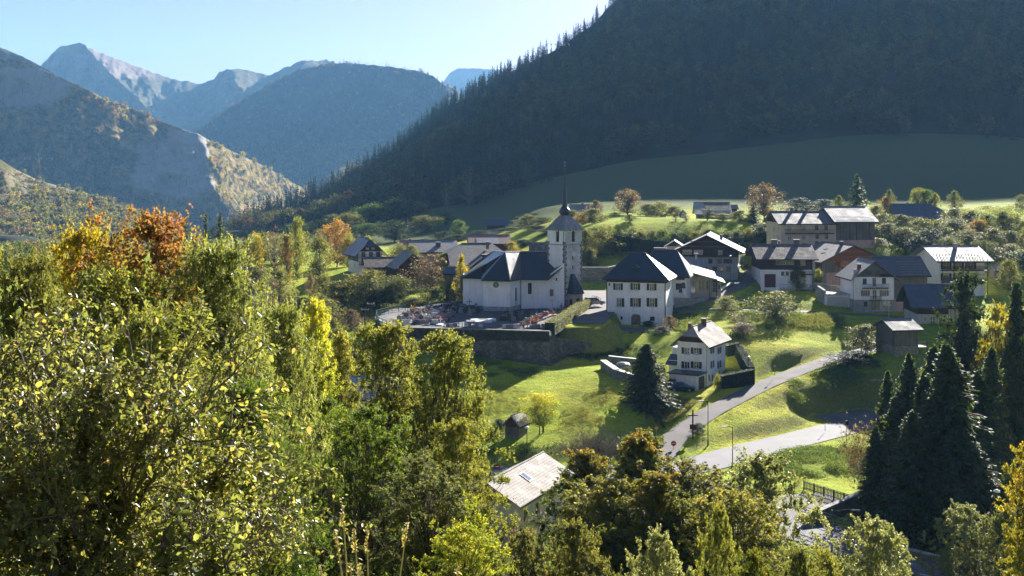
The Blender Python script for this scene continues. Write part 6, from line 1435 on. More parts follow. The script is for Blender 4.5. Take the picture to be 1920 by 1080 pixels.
h.H = Zv(456, 330) + 22; h.sec(0, h.H, 'wood_maroon').walls(); h.gable('tile_red', 2.0, 'x', ov=.8, ovg=1.0, wallmat='wood_maroon'); MB().slab([(1.5, -.85, h.zb(-.85) + .06), (8, -.85, h.zb(-.85) + .06), (8, 3.0, h.zb(3.0) + .06), (1.5, 3.0, h.zb(3.0) + .06)], .05).build('roof_patch', M['white_roof'], h.roof)
h = House('cottage', 'cottage with sandy roof between the large farmhouse and the bell tower', 'cottage', 996, 300, -22.5, 0, 1026, 6, H=2.4)
h.H = Zv(470, 300) + 22.5; h.sec(0, h.H, 'stone_wall').walls(); h.gable('tile_old', 1.8, 'x', ov=.5, wallmat='stone_wall')
h = House('shed', 'small shed with bright blue roof left of the church', 'shed', 836, 250, -26.0, -8, 856, 4, H=3.6)
h.H = Zv(512, 250) + 26; h.sec(0, h.H, 'wood_grey').walls(); h.box('dark_opening', 'dark', (.9, -.02, .1), (1.9, -.005, 2.6)); h.gable('metal_blue', 1.1, 'x', ov=.5, wallmat='wood_grey')
# ---- small barn on the stone base, near the lower road
h = House('granary', 'tiny dark red granary with pale roof on a stone plinth on the lawn', 'granary', 949, 162, -36.3, -28, 973, 2.6, H=3.2)
h.H = Zv(795, 161) + 36.3
h.sec(0, 1.4, 'stone_wall').sec(1.4, h.H, 'wood_maroon').walls(); h.gable('tile_sand', 1.0, 'y', ov=.45, ovg=.5, wallmat='wood_maroon')
h.box('door', 'wood_dark', (h.w / 2 - .3, -.04, 1.45), (h.w / 2 + .3, -.008, 2.4))
for x_ in (.0, h.w - .12): h.box('post', 'wood_grey', (x_, -.35, -.6), (x_ + .12, -.23, 2.4))
for k_ in range(7): h.box('slat', 'wood_grey', (.15 + k_ * (h.w - .4) / 7, -.35, .2), (.25 + k_ * (h.w - .4) / 7, -.31, 1.5))
# ---- house behind the big yellow-green tree
h = House('house', 'pale roofed house seen only through the big yellow green trees', 'house', 664, 170, -36.5, 10, 745, 9, H=4.2)
h.win('f', 690, 800, 1, 1.3, 'frame_white'); h.win('f', 720, 800, 1, 1.3, 'frame_white')
h.sec(0, h.H, 'white_wall').walls(); h.gable('white_roof', 2.2, 'x', ov=.8, wallmat='wood_dark')
# ================================================================ SMALLER THINGS
def on26(u, v, z=-26.0): d = -z * F / (v - HV); return (X(u, d), d)
# cemetery terrace
CT = [on26(u, v) for u, v in ((704, 596), (705, 602), (711, 609), (724, 614), (760, 617), (830, 618.5), (930, 621), (1030, 624))]
back = [px(1062, 214), px(1095, 233), px(1108, 244), px(860, 247), px(770, 243), px(735, 232)]
poly = CT + back
zt0 = -25.98; m = MB(); m.slab([(x, y, zt0) for x, y in poly], 1.6); m.build('cemetery_ground', M['gravel'], kind='structure')
m = MB(); m.slab([(*on26(u, v), -25.95) for u, v in ((716, 600), (742, 600), (765, 590), (760, 585), (735, 588))], .03); m.build('cemetery_path', M['lane'], kind='structure')
wl_ = empty('retaining_wall', 'long dark stone retaining wall holding up the cemetery terrace', 'wall', (*CT[4], -26))
def seg_wall(parent, pts, zlo, zhi, th, mat, name='wall_section', cope=None, cn=1.1, cmat='concrete', o=None, ch_=.14):
    """wall along a chain of points; zhi a number or a list; coping stones laid one by one"""
    o = o or parent.location
    for i in range(len(pts) - 1):
        a, b = Vector(pts[i]), Vector(pts[i + 1]); L = (b - a).length; t = (b - a) / L; rz = math.atan2(t.y, t.x)
        h0 = zhi[i] if isinstance(zhi, (list, tuple)) else zhi; h1 = zhi[i + 1] if isinstance(zhi, (list, tuple)) else zhi
        l0 = zlo[i] if isinstance(zlo, (list, tuple)) else zlo
        m = MB(); p = [(0, 0), (L, 0), (L, th), (0, th)]; hh = [h0, h1, h1, h0]
        lo = [(x, y, l0 - o[2]) for x, y in p]; hi = [(x, y, hh[k] - o[2]) for k, (x, y) in enumerate(p)]
        for k in range(4): j = (k + 1) % 4; m.quad(lo[k], lo[j], hi[j], hi[k])
        m.quad(*hi); m.build(name, M[mat], parent, (a.x - o[0], a.y - o[1], 0), rz)
        if cope:
            n = max(1, int(L / cn)); 
            for k in range(n):
                x0 = L * k / n + .012; x1 = L * (k + 1) / n - .012; z0 = h0 + (h1 - h0) * k / n - o[2]; z1 = h0 + (h1 - h0) * (k + 1) / n - o[2]; e = .02 * random.random()
                MB().slab([(x0, -.08, z0 + ch_ + e), (x1, -.08, z1 + ch_ + e), (x1, th + .08, z1 + ch_ + e), (x0, th + .08, z0 + ch_ + e)], ch_ - .01).build('coping_stone', M[cmat], parent, (a.x - o[0], a.y - o[1], 0), rz)
seg_wall(wl_, CT, [gz(*p) - 3 for p in CT], -25.85, .55, 'old_wall', cope=True, cmat='concrete_dark')
w2 = [on26(1030, 624), px(1062, 200.5), px(1110, 203)]
w_ = empty('slope_wall', 'low ruined stone wall running down the shaded bank right of the cemetery', 'wall', (*w2[0], -27)); seg_wall(w_, w2, [gz(*p) - 2 for p in w2], [-26.4, -27.9, -28.9], .5, 'old_wall')
# railing round the left end of the terrace
def railing(name, label, pts3, h=1.05, posts=1.8, rails=(1.0, .55, .15), mat='green_rail', r=.035, cat='railing', infill=0):
    e = empty(name, label, cat, pts3[0]); o = Vector(pts3[0])
    for i in range(len(pts3) - 1):
        a, b = Vector(pts3[i]) - o, Vector(pts3[i + 1]) - o; L = (b - a).length; n = max(1, int(L / posts))
        for k in range(n + (i == len(pts3) - 2)):
            p = a + (b - a) * k / n; MB().box(-.04, -.04, -.3, .04, .04, h).build('post', M[mat], e, p)
        for z_ in rails:
            MB().tube(a + Vector((0, 0, z_ * h)), b + Vector((0, 0, z_ * h)), r, n=5).build('rail', M[mat], e)
        if infill:
            m = MB(); q = int(L / infill)
            for k in range(q): p = a + (b - a) * (k + .5) / q; m.tube(p + Vector((0, 0, rails[-1] * h)), p + Vector((0, 0, rails[0] * h)), .014, n=4)
            m.build('balusters', M[mat], e, kind='stuff')
    return e
railing('railing', 'green railing curving round the left end of the cemetery terrace', [(*on26(u, v), -25.8) for u, v in ((724, 613.5), (711, 608.5), (705.5, 601.5), (706, 594), (735, 586), (760, 583))], infill=.3)
seg_wall(empty('terrace_parapet', 'pale curved parapet at the left end of the cemetery', 'wall', (*on26(712, 606), -25.9)), [on26(u, v) for u, v in ((707, 603), (712.5, 607.5), (725, 612.5), (741, 612.5))], -26, -25.35, .2, 'white_wall')
# gravestones
def stone_arch(w, h, t, n=5):
    m = MB(); pts = [(-w / 2, 0), (w / 2, 0)] + [(w / 2 * math.cos(math.pi * k / n), h - w / 2 * .6 + w / 2 * .6 * math.sin(math.pi * k / n)) for k in range(n + 1)]
    m.quad(*[(x, -t / 2, z) for x, z in pts]); m.quad(*[(x, t / 2, z) for x, z in pts[::-1]])
    for i in range(len(pts)):
        j = (i + 1) % len(pts); a, b = pts[i], pts[j]; m.quad((a[0], -t / 2, a[1]), (a[0], t / 2, a[1]), (b[0], t / 2, b[1]), (b[0], -t / 2, b[1]))
    return m
def cross_mb(w, h, t): return MB().box(-t / 2, -t / 2, 0, t / 2, t / 2, h).box(-w / 2, -t / 2 + .005, h * .62, -t / 2, t / 2 - .005, h * .62 + t).box(t / 2, -t / 2 + .005, h * .62, w / 2, t / 2 - .005, h * .62 + t)
GS = {}
for mt in ('granite', 'granite_dark', 'marble', 'pinkstone'):
    a = stone_arch(.75, 1.0, .14).box(-.45, -.16, -.1, .45, .16, .12).mesh('headstone', M[mt]); b = MB().box(-.5, -.09, 0, .5, .09, .8).box(-.58, -.18, -.1, .58, .18, .1).mesh('headstone', M[mt]); c = cross_mb(.65, 1.25, .14).box(-.25, -.2, -.1, .25, .2, .2).mesh('headstone', M[mt])
    GS[mt] = [a, b, c]
slabm = {mt: MB().box(-.5, -2.0, -.05, .5, -.2, .22).mesh('grave_slab', M[mt]) for mt in ('granite', 'granite_dark', 'marble', 'pinkstone')}
cg = random.Random(3)
def grave(u, v, label, group, mats, rz=0.0, kinds=(0, 1, 2), sc_=1.0):
    x, y = on26(u, v, -25.98); mt = cg.choice(mats); k = cg.choice(kinds)
    e = empty('grave', label, 'grave', (x, y, -25.98), rz + cg.uniform(-.1, .1), group); s_ = cg.uniform(.85, 1.2) * sc_; e.scale = (s_, s_, s_)
    for nm, me in (('headstone', GS[mt][k]), ('grave_slab', slabm[mt]))[:1 if 'row along' in label else 2]:
        o = bpy.data.objects.new(nm, me); C.objects.link(o); o.parent = e
for i in range(15): grave(832 + i * 6.6 if i < 8 else 905 + (i - 8) * 1, 613.5, '', '', ['marble'], math.pi, (0, 1)) if False else None
for i in range(11): grave(833 + i * 6.8, 612.5 + .25 * i * .3, 'pale headstone in the row along the cemetery wall, left of the flat slabs', 'headstones along the cemetery wall, left run', ['marble', 'granite', 'granite'], math.pi, (0, 1, 2), .8)
for i in range(11): grave(946 + i * 7.2, 615.5, 'pale headstone in the row along the cemetery wall, near the clipped hedge', 'headstones along the cemetery wall, right run', ['marble', 'granite', 'granite'], math.pi, (0, 1, 2), .8)
for r in range(6):
    for i in range(11): grave(744 + i * 8 + r * 5.5 + cg.uniform(-2, 2), 608 - r * 4.4 + cg.uniform(-1, 1), 'gravestone in the crowded sunlit left part of the cemetery', 'gravestones in the left part of the cemetery', ['granite', 'granite_dark', 'marble', 'pinkstone', 'granite'], cg.choice((0, math.pi)))
for r in range(3):
    for i in range(14): grave(800 + i * 7.2 + r * 3, 586.5 - r * 3.4 + cg.uniform(-.5, .5), 'dark gravestone in the shaded rows below the blank church wall', 'gravestones below the blank church wall', ['granite_dark', 'granite', 'granite_dark'], math.pi)
for r in range(3):
    for i in range(6): grave(942 + i * 7 + r * 5, 601 - r * 4.5, 'dark gravestone in the small block in front of the choir', 'gravestones in front of the choir', ['granite_dark', 'granite'], math.pi)
for r in range(3):
    for i in range(11): grave(978 + i * 7.2 + r * 5, 610 - i * 2.8 - r * 1.5, 'gravestone with flowers in the diagonal rows beside the clipped hedge', 'gravestones beside the clipped hedge', ['marble', 'granite', 'pinkstone', 'granite'], math.pi * .75)
for i in range(6):
    x, y = on26(882 + i * 8, 604.5 - (i % 2) * 3, -25.98); o = MB().box(-.75, -1.3, 0, .75, 1.3, .3).build('flat_grave', M['marble' if i % 3 else 'granite'], None, (x, y, -25.97), .1); tagit(o, 'low flat pale grave slab in the middle of the cemetery', 'grave', 'flat grave slabs in the middle of the cemetery')
pots = {}
for k, c in (('red', (.45, .03, .03)), ('orange', (.55, .22, .03)), ('yellow', (.55, .42, .04)), ('pink', (.5, .2, .25)), ('green', (.05, .1, .02))):
    r2 = np.random.RandomState(len(k)); V, Fc = leaves_np(r2, r2.normal(size=(60, 3)) * .16 + [0, 0, .38], .13); me = npmesh('flowers', V, Fc, plain('petals_' + k, c, None, 5, .8)); pots[k] = (me, MB().lathe([(.12, 0), (.19, .28), (.17, .28)], 0, 0, 8).mesh('pot', M['brick']))
def pot(u, v, k, lb, gp, s_=1.0):
    x, y = on26(u, v, -25.98); e = empty('flower_pot', lb, 'flowers', (x, y, -25.97), 0, gp); e.scale = (s_,) * 3
    for me in pots[k]: o = bpy.data.objects.new(me.name.split('.')[0], me); C.objects.link(o); o.parent = e
for i in range(26): pot(980 + i * 3.1 + cg.uniform(-2, 2), 611 - i * 1.15 + cg.uniform(-1.5, 2.5), cg.choice(['orange', 'yellow', 'red', 'pink', 'orange', 'green']), 'flowers in a pot on the graves beside the clipped hedge', 'flower pots beside the clipped hedge', 1.3)
for i in range(14): pot(750 + i * 8 + cg.uniform(-3, 3), 604 - cg.uniform(0, 16), cg.choice(['orange', 'yellow', 'green', 'pink']), 'flowers in a pot on the crowded left graves', 'flower pots on the left graves', 1.2)
pot(826, 604, 'red', 'bright red flowers standing alone at the edge of the left graves', None, 2.2); pot(774, 589, 'yellow', 'broad yellow flowers near the railing at the left end of the cemetery', None, 3.0); pot(1002, 612.5, 'orange', 'wide mound of orange flowers near the end of the clipped hedge', None, 3.2)
# crosses and memorial
x, y = on26(1036, 585); e = empty('stone_cross', 'pale stone cross on a stepped pedestal beside the clipped hedge', 'cross', (x, y, -25.98), -.3); MB().box(-.6, -.6, 0, .6, .6, .35).box(-.4, -.4, .352, .4, .4, 1.0).build('pedestal', M['marble'], e); cross_mb(.95, 1.7, .22).build('cross', M['marble'], e, (0, 0, 1.0))
x, y = on26(880, 592); e = empty('calvary_cross', 'dark iron cross on a tall stone shaft before the blank church wall', 'cross', (x, y, -25.98)); MB().box(-.45, -.45, 0, .45, .45, .5).box(-.18, -.18, .502, .18, .18, 1.7).build('pedestal', M['granite'], e); cross_mb(1.0, 1.6, .1).build('cross', M['iron'], e, (0, 0, 1.7))
x, y = on26(1052, 578); e = empty('memorial', 'dark stone memorial column against the church wall by the tower', 'memorial', (x, y, -25.98), -.2); MB().box(-.7, -.4, 0, .7, .4, .5).box(-.42, -.3, .502, .42, .3, 2.2).build('shaft', M['granite_dark'], e); MB().box(-.55, -.4, 2.202, .55, .4, 2.4).build('cap', M['quoin'], e)
x, y = on26(1062, 578); tagit(stone_arch(.5, 2.0, .3).build('upright_stone', M['marble'], None, (x, y, -25.98)), 'slim white upright stone at the right end of the cemetery', 'stone')
x, y = on26(913, 590); 
# ---- hedges
def hedge(label, pts, w, zt, mat='hedge', leaf=.22, dens=26, name='hedge', group=None, wild=0.08):
    """clipped hedge along points (x, y, zbottom); zt height"""
    e = empty(name, label, 'hedge', pts[0], 0, group); o = Vector(pts[0]); cen = []; r2 = np.random.RandomState(len(pts) * 7 + int(abs(pts[0][0]))); core = MB()
    for i in range(len(pts) - 1):
        a, b = Vector(pts[i]) - o, Vector(pts[i + 1]) - o; L = (b - a).length; t = (b - a) / L; nn = Vector((-t.y, t.x, 0)).normalized()
        n = int(L * (w + 2 * zt) * dens); s_ = r2.rand(n); k = r2.rand(n) * (w + 2 * zt); y_ = np.where(k < zt, 0, np.where(k < zt + w, k - zt, w)); z_ = np.where(k < zt, k, np.where(k < zt + w, zt, k - zt - w))
        base = np.array([a + (b - a) * q for q in (0, 1)]); c = base[0] + (base[1] - base[0]) * s_[:, None] + np.array(nn) * (y_ - w / 2)[:, None] + np.array([0, 0, 1]) * z_[:, None]; cen.append(c + r2.normal(size=(n, 3)) * wild)
        h2 = w / 2 - .1; p = [a - t * .1 - nn * h2, b + t * .1 - nn * h2, b + t * .1 + nn * h2, a - t * .1 + nn * h2]; lo = [q - Vector((0, 0, .6)) for q in p]; hi = [q + Vector((0, 0, zt - .1)) for q in p]
        for q in range(4): j = (q + 1) % 4; core.quad(lo[q], lo[j], hi[j], hi[q])
        core.quad(*hi)
    V, Fc = leaves_np(r2, np.concatenate(cen), leaf); cm = npmesh('foliage', V, Fc, LF[mat], np.repeat(np.clip(.5 + .22 * r2.normal(size=len(V) // 4), 0, 1), 4))
    core.build('inner_branches', plain('hedge_core', (.02, .028, .012), (.01, .014, .007), 2, 1), e); link('foliage', cm, e); return e
def gp(u, d, dz=0): x = X(u, d); return (x, d, gz(x, d) + dz)
hp = [(*on26(1031, 619), -26.2), (*px(1062, 212), -26.1), (*px(1098, 236), -26.1)]
hedge('long clipped green hedge climbing beside the cemetery to the church porch', hp, 2.0, 1.6, 'olive', .2, 34, wild=.1)
hedge('tall squared dark hedge in front of the tall narrow white house', [gp(1352, 188.6), (X(1411, 190.5), 190.5, gz(X(1411, 190.5), 190.5))], 1.4, 2.2, 'hedge', .14, 60, wild=.04)
hedge('squared dark hedge running back from the road beside the tall narrow white house', [gp(1408, 192.5), gp(1384, 203)], 1.4, 1.9, 'hedge', .14, 60, wild=.04)
hedge('low dark hedge behind the tall narrow white house', [gp(1362, 203), gp(1384, 203.8)], 1.2, 1.9, 'hedge', .14, 50, wild=.04)
# ---- garden walls by the fir
gw = empty('garden_wall', 'low stone garden enclosure with broad white speckled coping beside the big fir', 'wall', gp(1126, 188))
wp = [px(1126, 192), px(1151, 182.5), px(1200, 181)]
seg_wall(gw, wp, [gz(*p) - 1 for p in wp], [gz(*p) + 1.5 for p in wp], .9, 'stone_wall', cope=True, cn=.8, cmat='marble', ch_=.1)
gw2 = empty('garden_wall', 'back wall of the garden enclosure, thin and half hidden by the big fir', 'wall', gp(1142, 195)); wp = [px(1142, 194.5), px(1215, 195.5)]
seg_wall(gw2, wp, [gz(*p) - 1 for p in wp], [gz(*p) + 1.9 for p in wp], .6, 'stone_wall', cope=True, cn=.9, cmat='marble', ch_=.1)
e = empty('parasol', 'grey domed garden parasol inside the stone enclosure', 'parasol', gp(1168, 188)); MB().tube((0, 0, 0), (0, 0, 1.9), .04).build('pole', M['iron'], e); MB().lathe([(1.3, 1.55), (1.1, 1.85), (.6, 2.05), (0, 2.1)], 0, 0, 10).build('canopy', M['granite'], e)
# upper stone terrace wall behind the church square and the lane walls
def wall_thing(label, pts, h, th=.5, mat='stone_wall', cope=True, name='stone_wall', cn=1.2, cmat='concrete', base=None):
    p3 = [(X(u, d), d, gz(X(u, d), d)) for u, d in pts]; e = empty(name, label, 'wall', p3[0]); seg_wall(e, [(a[0], a[1]) for a in p3], [a[2] - 1.5 for a in p3], [a[2] + hh for a, hh in zip(p3, h if isinstance(h, (list, tuple)) else [h] * len(p3))], th, mat, cope=cope, cn=cn, cmat=cmat); return e
wall_thing('high stone terrace wall behind the square, right of the bell tower', [(1088, 284), (1140, 281), (1170, 284)], 3.4, mat='stone_wall')
railing('fence', 'wooden rail fence on the bank in front of the high stone terrace wall', [gp(1088, 279, .2), gp(1136, 276, .2)], 1.3, 2.0, (1.0, .6), 'wood_grey', .05, 'fence')
wall_thing('low stone wall with pale coping in front of the annexe', [(1266, 236.6), (1300, 237.5), (1318, 239.5)], [1.9, 1.7, 1.2], mat='pale_stone')
wall_thing('stone pillar block where the lane wall ends by the modern hall', [(1319, 239), (1328, 241)], 1.3, 1.6, 'pale_stone')
wall_thing('stone wall with white coping along the lane right of the modern hall', [(1347, 246.5), (1361, 252), (1375, 259)], [1.0, 1.2, 1.3], mat='stone_wall', cmat='marble')
wall_thing('retaining wall of rubble left of the roller door garage', [(1532, 246), (1545, 243.2)], [3.0, 2.9], mat='pale_stone')
wall_thing('stone terrace wall below the reddish timber chalet', [(1528, 255), (1560, 254), (1594, 253)], 2.0, mat='stone_wall')
# ---- lamps, signs, poles
def lamp(label, u, d, vtop, kind='plain', arm=0, mat='iron', name='street_lamp'):
    x, y, z = gp(u, d); H = Zv(vtop, d) - z; e = empty(name, label, 'street lamp', (x, y, z)); r = .07
    MB().tube((0, 0, -.3), (0, 0, H * .5), r, r * .8, 8).tube((0, 0, H * .5), (0, 0, H), r * .8, r * .55, 8).build('pole', M[mat], e); MB().tube((0, 0, -.2), (0, 0, .5), .11, n=8).build('base', M[mat], e)
    if kind == 'globe': MB().lathe([(.05, H), (.28, H + .12), (.3, H + .3), (.05, H + .42)], 0, 0, 12).build('lamp_head', M['frame_white'], e)
    elif kind == 'arm':
        MB().tube((0, 0, H - .1), (arm, -.2, H + .1), .045, n=6).build('arm', M[mat], e); s_ = 1 if arm > 0 else -1
        MB().slab([(arm, -.32, H + .12), (arm + s_ * .8, -.32, H + .1), (arm + s_ * .8, -.08, H + .1), (arm, -.08, H + .12)][::s_], .14).build('lamp_head', M['galv'], e)
    elif kind == 'cap': MB().lathe([(.32, H - .02), (.3, H + .1), (.1, H + .22), (0, H + .24)], 0, 0, 12).build('lamp_head', M['paint_white'], e)
    return e
lamp('tall thin dark lamp post on the grass between the two roads', 1327.5, 163, 752, 'arm', -.6)
lamp('thin dark lamp post at the near edge of the main road', 1373.5, 152, 800, 'arm', -.7)
lamp('short lamp with white globe by the squared hedge and the side road', 1403, 193, 672, 'globe')
lamp('slim lamp with white cap in front of the pale tiled skylight house', 988, 155, 802, 'cap')
lamp('dark green lamp post with long arm standing on the bridge road', 1560, 117, 956, 'arm', 2.0, 'green_rail')
lamp('tall dark lamp with white head at the right edge above the barrier', 1869, 112, 922, 'cap')
lamp('globe lamp at the top of the village lane by the broad chalet', 1369, 262, 482, 'globe')
lamp('lamp with white arm emerging from the shade above the small spruce', 1660, 186, 713, 'arm', -1.6, 'galv')
def sign(label, u, d, vtop, plate, name='road_sign', pm='galv'):
    x, y, z = gp(u, d); H = Zv(vtop, d) - z; e = empty(name, label, 'sign', (x, y, z)); MB().tube((0, 0, -.3), (0, 0, H), .035, n=6).build('post', M[pm], e); plate(e, H); return e
def no_entry(e, H):
    p = MB().tube((0, -.07, 0), (0, -.045, 0), .38, n=24).build('sign_plate', M['paint_red'], e, (0, 0, H - .38)); MB().box(-.27, -.085, -.06, .27, -.072, .06).build('white_bar', M['paint_white'], p)
def diamond(e, H):
    MB().quad((0, -.05, -.32), (.32, -.05, 0), (0, -.05, .32), (-.32, -.05, 0)).quad((-.32, -.03, 0), (0, -.03, .32), (.32, -.03, 0), (0, -.03, -.32)).build('sign_plate', plain('amber_sign', (.6, .35, .05), None, 3, .5), e, (0, 0, H - .2))
def board(w, h, mt):
    def f(e, H): MB().box(-w / 2, -.06, H - h, w / 2, -.04, H).build('sign_plate', M[mt], e)
    return f
sign('red no entry sign with white bar at the foot of the side road', 1263, 160, 826, no_entry)
sign('red no entry sign just left of the pale sandy roof', 932, 151, 869, no_entry)
sign('small amber diamond sign on a pale post in the shade of the big fir', 1230.5, 161, 800, diamond)
sign('slim sign post at the junction above the side road', 1452.5, 193, 685, board(.35, .3, 'galv'))
sign('dark information sign on a post beside the main road', 1587, 165, 788, board(.55, .7, 'shutter_dark'))
sign('white information board on legs behind the roadside barrier', 1853, 112, 1038, board(.75, .7, 'frame_white'))
sign('thin white pole sign on the verge far right', 1892, 111, 1020, board(.2, .2, 'paint_white'), pm='paint_white')
sign('white post at the edge of the terrace road by the farmhouse', 1666.5, 233, 577, board(.3, .12, 'paint_white'), 'post_sign', 'paint_white')
sign('little dark marker post at the lay-by entrance', 1547, 172, 784, board(.2, .25, 'iron'), 'marker_post', 'wood_dark')
x, y, z = gp(1299, 164); e = empty('wayside_post', 'wooden wayside post with a crossbar beside the dark bush', 'post', (x, y, z)); MB().box(-.09, -.09, -.3, .09, .09, 4.4).build('post', M['wood_dark'], e); MB().box(-.7, -.06, 3.5, -.092, .06, 3.65).box(.092, -.06, 3.5, .7, .06, 3.65).build('crossbar', M['wood_dark'], e); MB().box(-.45, -.2, 1.6, .45, -.095, 2.3).build('box', M['wood_maroon'], e)
for u, d, v, lb in ((695, 213, 567, 'right hand wooden utility pole with a crossbar left of the cemetery'), (684.5, 214, 578, 'shorter left hand utility pole left of the cemetery')):
    x, y, z = gp(u, d); H = Zv(v, d) - z; e = empty('utility_pole', lb, 'pole', (x, y, z)); MB().tube((0, 0, -.5), (0, 0, H), .13, .09, 8).build('pole', M['wood_dark'], e); MB().box(-.7, -.06, H - .35, .7, .06, H - .22).build('crossarm', M['galv'], e)
    for q in (-.6, 0, .6): MB().lathe([(.07, H - .21), (.07, H - .05), (0, H)], q, 0, 6).build('insulator', M['marble'], e)
# ---- cars
def car(label, loc, rz, body, kind='car', suv=False):
    e = empty('parked_car', label, 'car', loc, rz); e.scale = (1, 1, 1)
    L, Wd, hb, hr = (4.4, 1.8, .92, 1.62) if suv else (4.2, 1.74, .85, 1.42)
    prof = [(-L / 2, .35), (-L / 2, hb - .15), (-L / 2 + .08, hb), (-L / 2 + .2, hb + .04), (L / 2 - 1.15, hb), (L / 2 - .15, hb - .16), (L / 2, hb - .35), (L / 2, .3), (L / 2 - .45, .22), (-L / 2 + .45, .22)]
    m = MB()
    def ext(pr, w0, w1=None):
        w1 = w0 if w1 is None else w1
        m.quad(*[(x, -w0 / 2, z) for x, z in pr[::-1]]); m.quad(*[(x, w0 / 2, z) for x, z in pr])
        for i in range(len(pr)):
            a, b = pr[i], pr[(i + 1) % len(pr)]; m.quad((a[0], -w0 / 2, a[1]), (b[0], -w0 / 2, b[1]), (b[0], w0 / 2, b[1]), (a[0], w0 / 2, a[1]))
    ext(prof, Wd); m.build('body', body, e)
    m = MB(); b0, b1, t0, t1 = (-L / 2 + .12, hb + .03), (L / 2 - 1.2, hb), (-L / 2 + .45, hr - .06), (L / 2 - 2.0, hr - .06); wb_, wt = Wd / 2 - .04, Wd / 2 - .22
    def ring(p, w): return [(p[0], -w, p[1]), (p[0], w, p[1])]
    A, B, T0_, T1_ = ring(b0, wb_), ring(b1, wb_), ring(t0, wt), ring(t1, wt)
    m.quad(A[0], B[0], T1_[0], T0_[0]); m.quad(B[1], A[1], T0_[1], T1_[1]); m.quad(B[0], B[1], T1_[1], T1_[0]); m.quad(A[1], A[0], T0_[0], T0_[1]); m.build('windows', M['glass'], e)
    MB().slab([(t0[0], -wt, hr), (t1[0], -wt, hr), (t1[0], wt, hr), (t0[0], wt, hr)], .055).build('car_roof', body, e)
    pm = MB(); 
    for sy in (-1, 1):
        for (p, q) in ((b0, t0), (b1, t1), ((b0[0] * .45 + b1[0] * .55, hb), ((t0[0] + t1[0]) / 2 + .1, hr - .06))): pm.tube((p[0], sy * (wb_ + .01), p[1]), (q[0], sy * (wt + .01), q[1]), .045, n=4)
    pm.build('door_pillars', body, e)
    for sx in (-1, 1):
        for sy in (-1, 1):
            w_ = MB().tube((0, -.11, 0), (0, .11, 0), .33, n=16).build('wheel', M['rubber'], e, (sx * L * .3, sy * (Wd / 2 - .09), .33)); MB().tube((0, sy * .112, 0), (0, sy * .125, 0), .2, n=12).build('rim', M['galv'], w_)
    for sy in (-1, 1):
        MB().box(L / 2 - .08, sy * .62 - .2, .55, L / 2 + .015, sy * .62 + .2, .7).build('headlight', M['glass_pale'], e); MB().box(-L / 2 - .015, sy * .68 - .13, .6, -L / 2 + .05, sy * .68 + .13, .85).build('tail_light', M['paint_red'], e)
        MB().box(L / 2 - 1.5, sy * (Wd / 2 + .09) - .08, hb + .02, L / 2 - 1.36, sy * (Wd / 2 + .09) + .08, hb + .16).build('wing_mirror', body, e)
    return e
def paint(n_, c): 
    m = plain(n_, c, tuple(q * .95 for q in c), 2, .25, .3, 0, .5); return m
car('silver estate car parked on the square beside the church porch', gp(1114, 238, .06), R(25), paint('silver_car_paint', (.42, .42, .42)), suv=True)
car('dark blue car parked in the shade of the tall narrow white house', gp(1279, 186.5, .05), R(-12), paint('blue_car_paint', (.012, .03, .07)))
car('dark car half hidden by the big fir next to the blue car', gp(1258, 189, .05), R(60), paint('dark_car_paint', (.02, .03, .035)))
railing('fence', 'short wooden fence beside the silver car on the square', [gp(1110, 247, .1), gp(1119, 244, .1), gp(1126, 240, .1)], 1.0, 1.5, (1.0, .5), 'wood_dark', .05, 'fence')
# ---- bottom right: bridge, fences, barrier
def z38(u, v, z=-38.0): d = -z * F / (v - HV); return (X(u, d), d, z)
pf = empty('picket_fence', 'weathered picket fence behind the tarmac apron at the edge of the lawn', 'fence', z38(1506, 919)); o = Vector(z38(1506, 919)); b = Vector(z38(1602, 950)) - o; L = b.length; n = 36; t = b / L; rz = math.atan2(t.y, t.x)
pk_ = MB().box(-.055, -.02, .08, .055, .005, 1.25).mesh('picket', M['wood_grey'])
for k in range(n):
    q = link('picket', pk_, pf, t * (L * (k + .5) / n), rz)
for z_ in (.3, .95): MB().box(0, .006, z_, L, .06, z_ + .1).build('rail', M['wood_grey'], pf, (0, 0, 0), rz)
for k in range(6): MB().box(-.06, .062, -.3, .06, .17, 1.2).build('post', M['wood_grey'], pf, t * (L * k / 5), rz)
bw = empty('channel_wall', 'stained concrete wall sloping beside the dark stream channel near the bridge', 'wall', z38(1512, 985)); a = Vector(z38(1512, 985)); b = Vector(z38(1620, 958)); seg_wall(bw, [(a.x, a.y), (b.x, b.y)], -44, [-37.2, -35.9], .5, 'concrete_dark', cope=True, cn=1.5)
railing('bridge_railing', 'steel railing on the far side of the bridge road', [z38(1502, 967, -38), z38(1600, 998, -38), z38(1700, 1032)], 1.15, 2.2, (1.0, .72, .45, .18), 'rail', .045)
railing('bridge_railing', 'steel railing on the near side of the bridge road', [z38(1488, 1018, -38), z38(1545, 1036, -38), z38(1600, 1052)], 1.1, 2.2, (1.0, .6, .2), 'rail', .045)
railing('guard_railing', 'dark railing with thin bars above the concrete barrier at bottom right', [(p[0], p[1] + .3, -37.4) for p in (z38(1690, 1038), z38(1780, 1060), z38(1860, 1076))], 1.0, 2.0, (1.0, .15), 'iron', .03, infill=.25)
cb = empty('concrete_barrier', 'long stained concrete barrier along the road in the bottom right corner', 'barrier', z38(1690, 1040)); pts = [z38(1690, 1040), z38(1780, 1061), z38(1860, 1078), z38(1960, 1098)]; seg_wall(cb, [(p[0], p[1]) for p in pts], -38.5, -37.4, .3, 'concrete_dark', cope=True, cn=2.4)
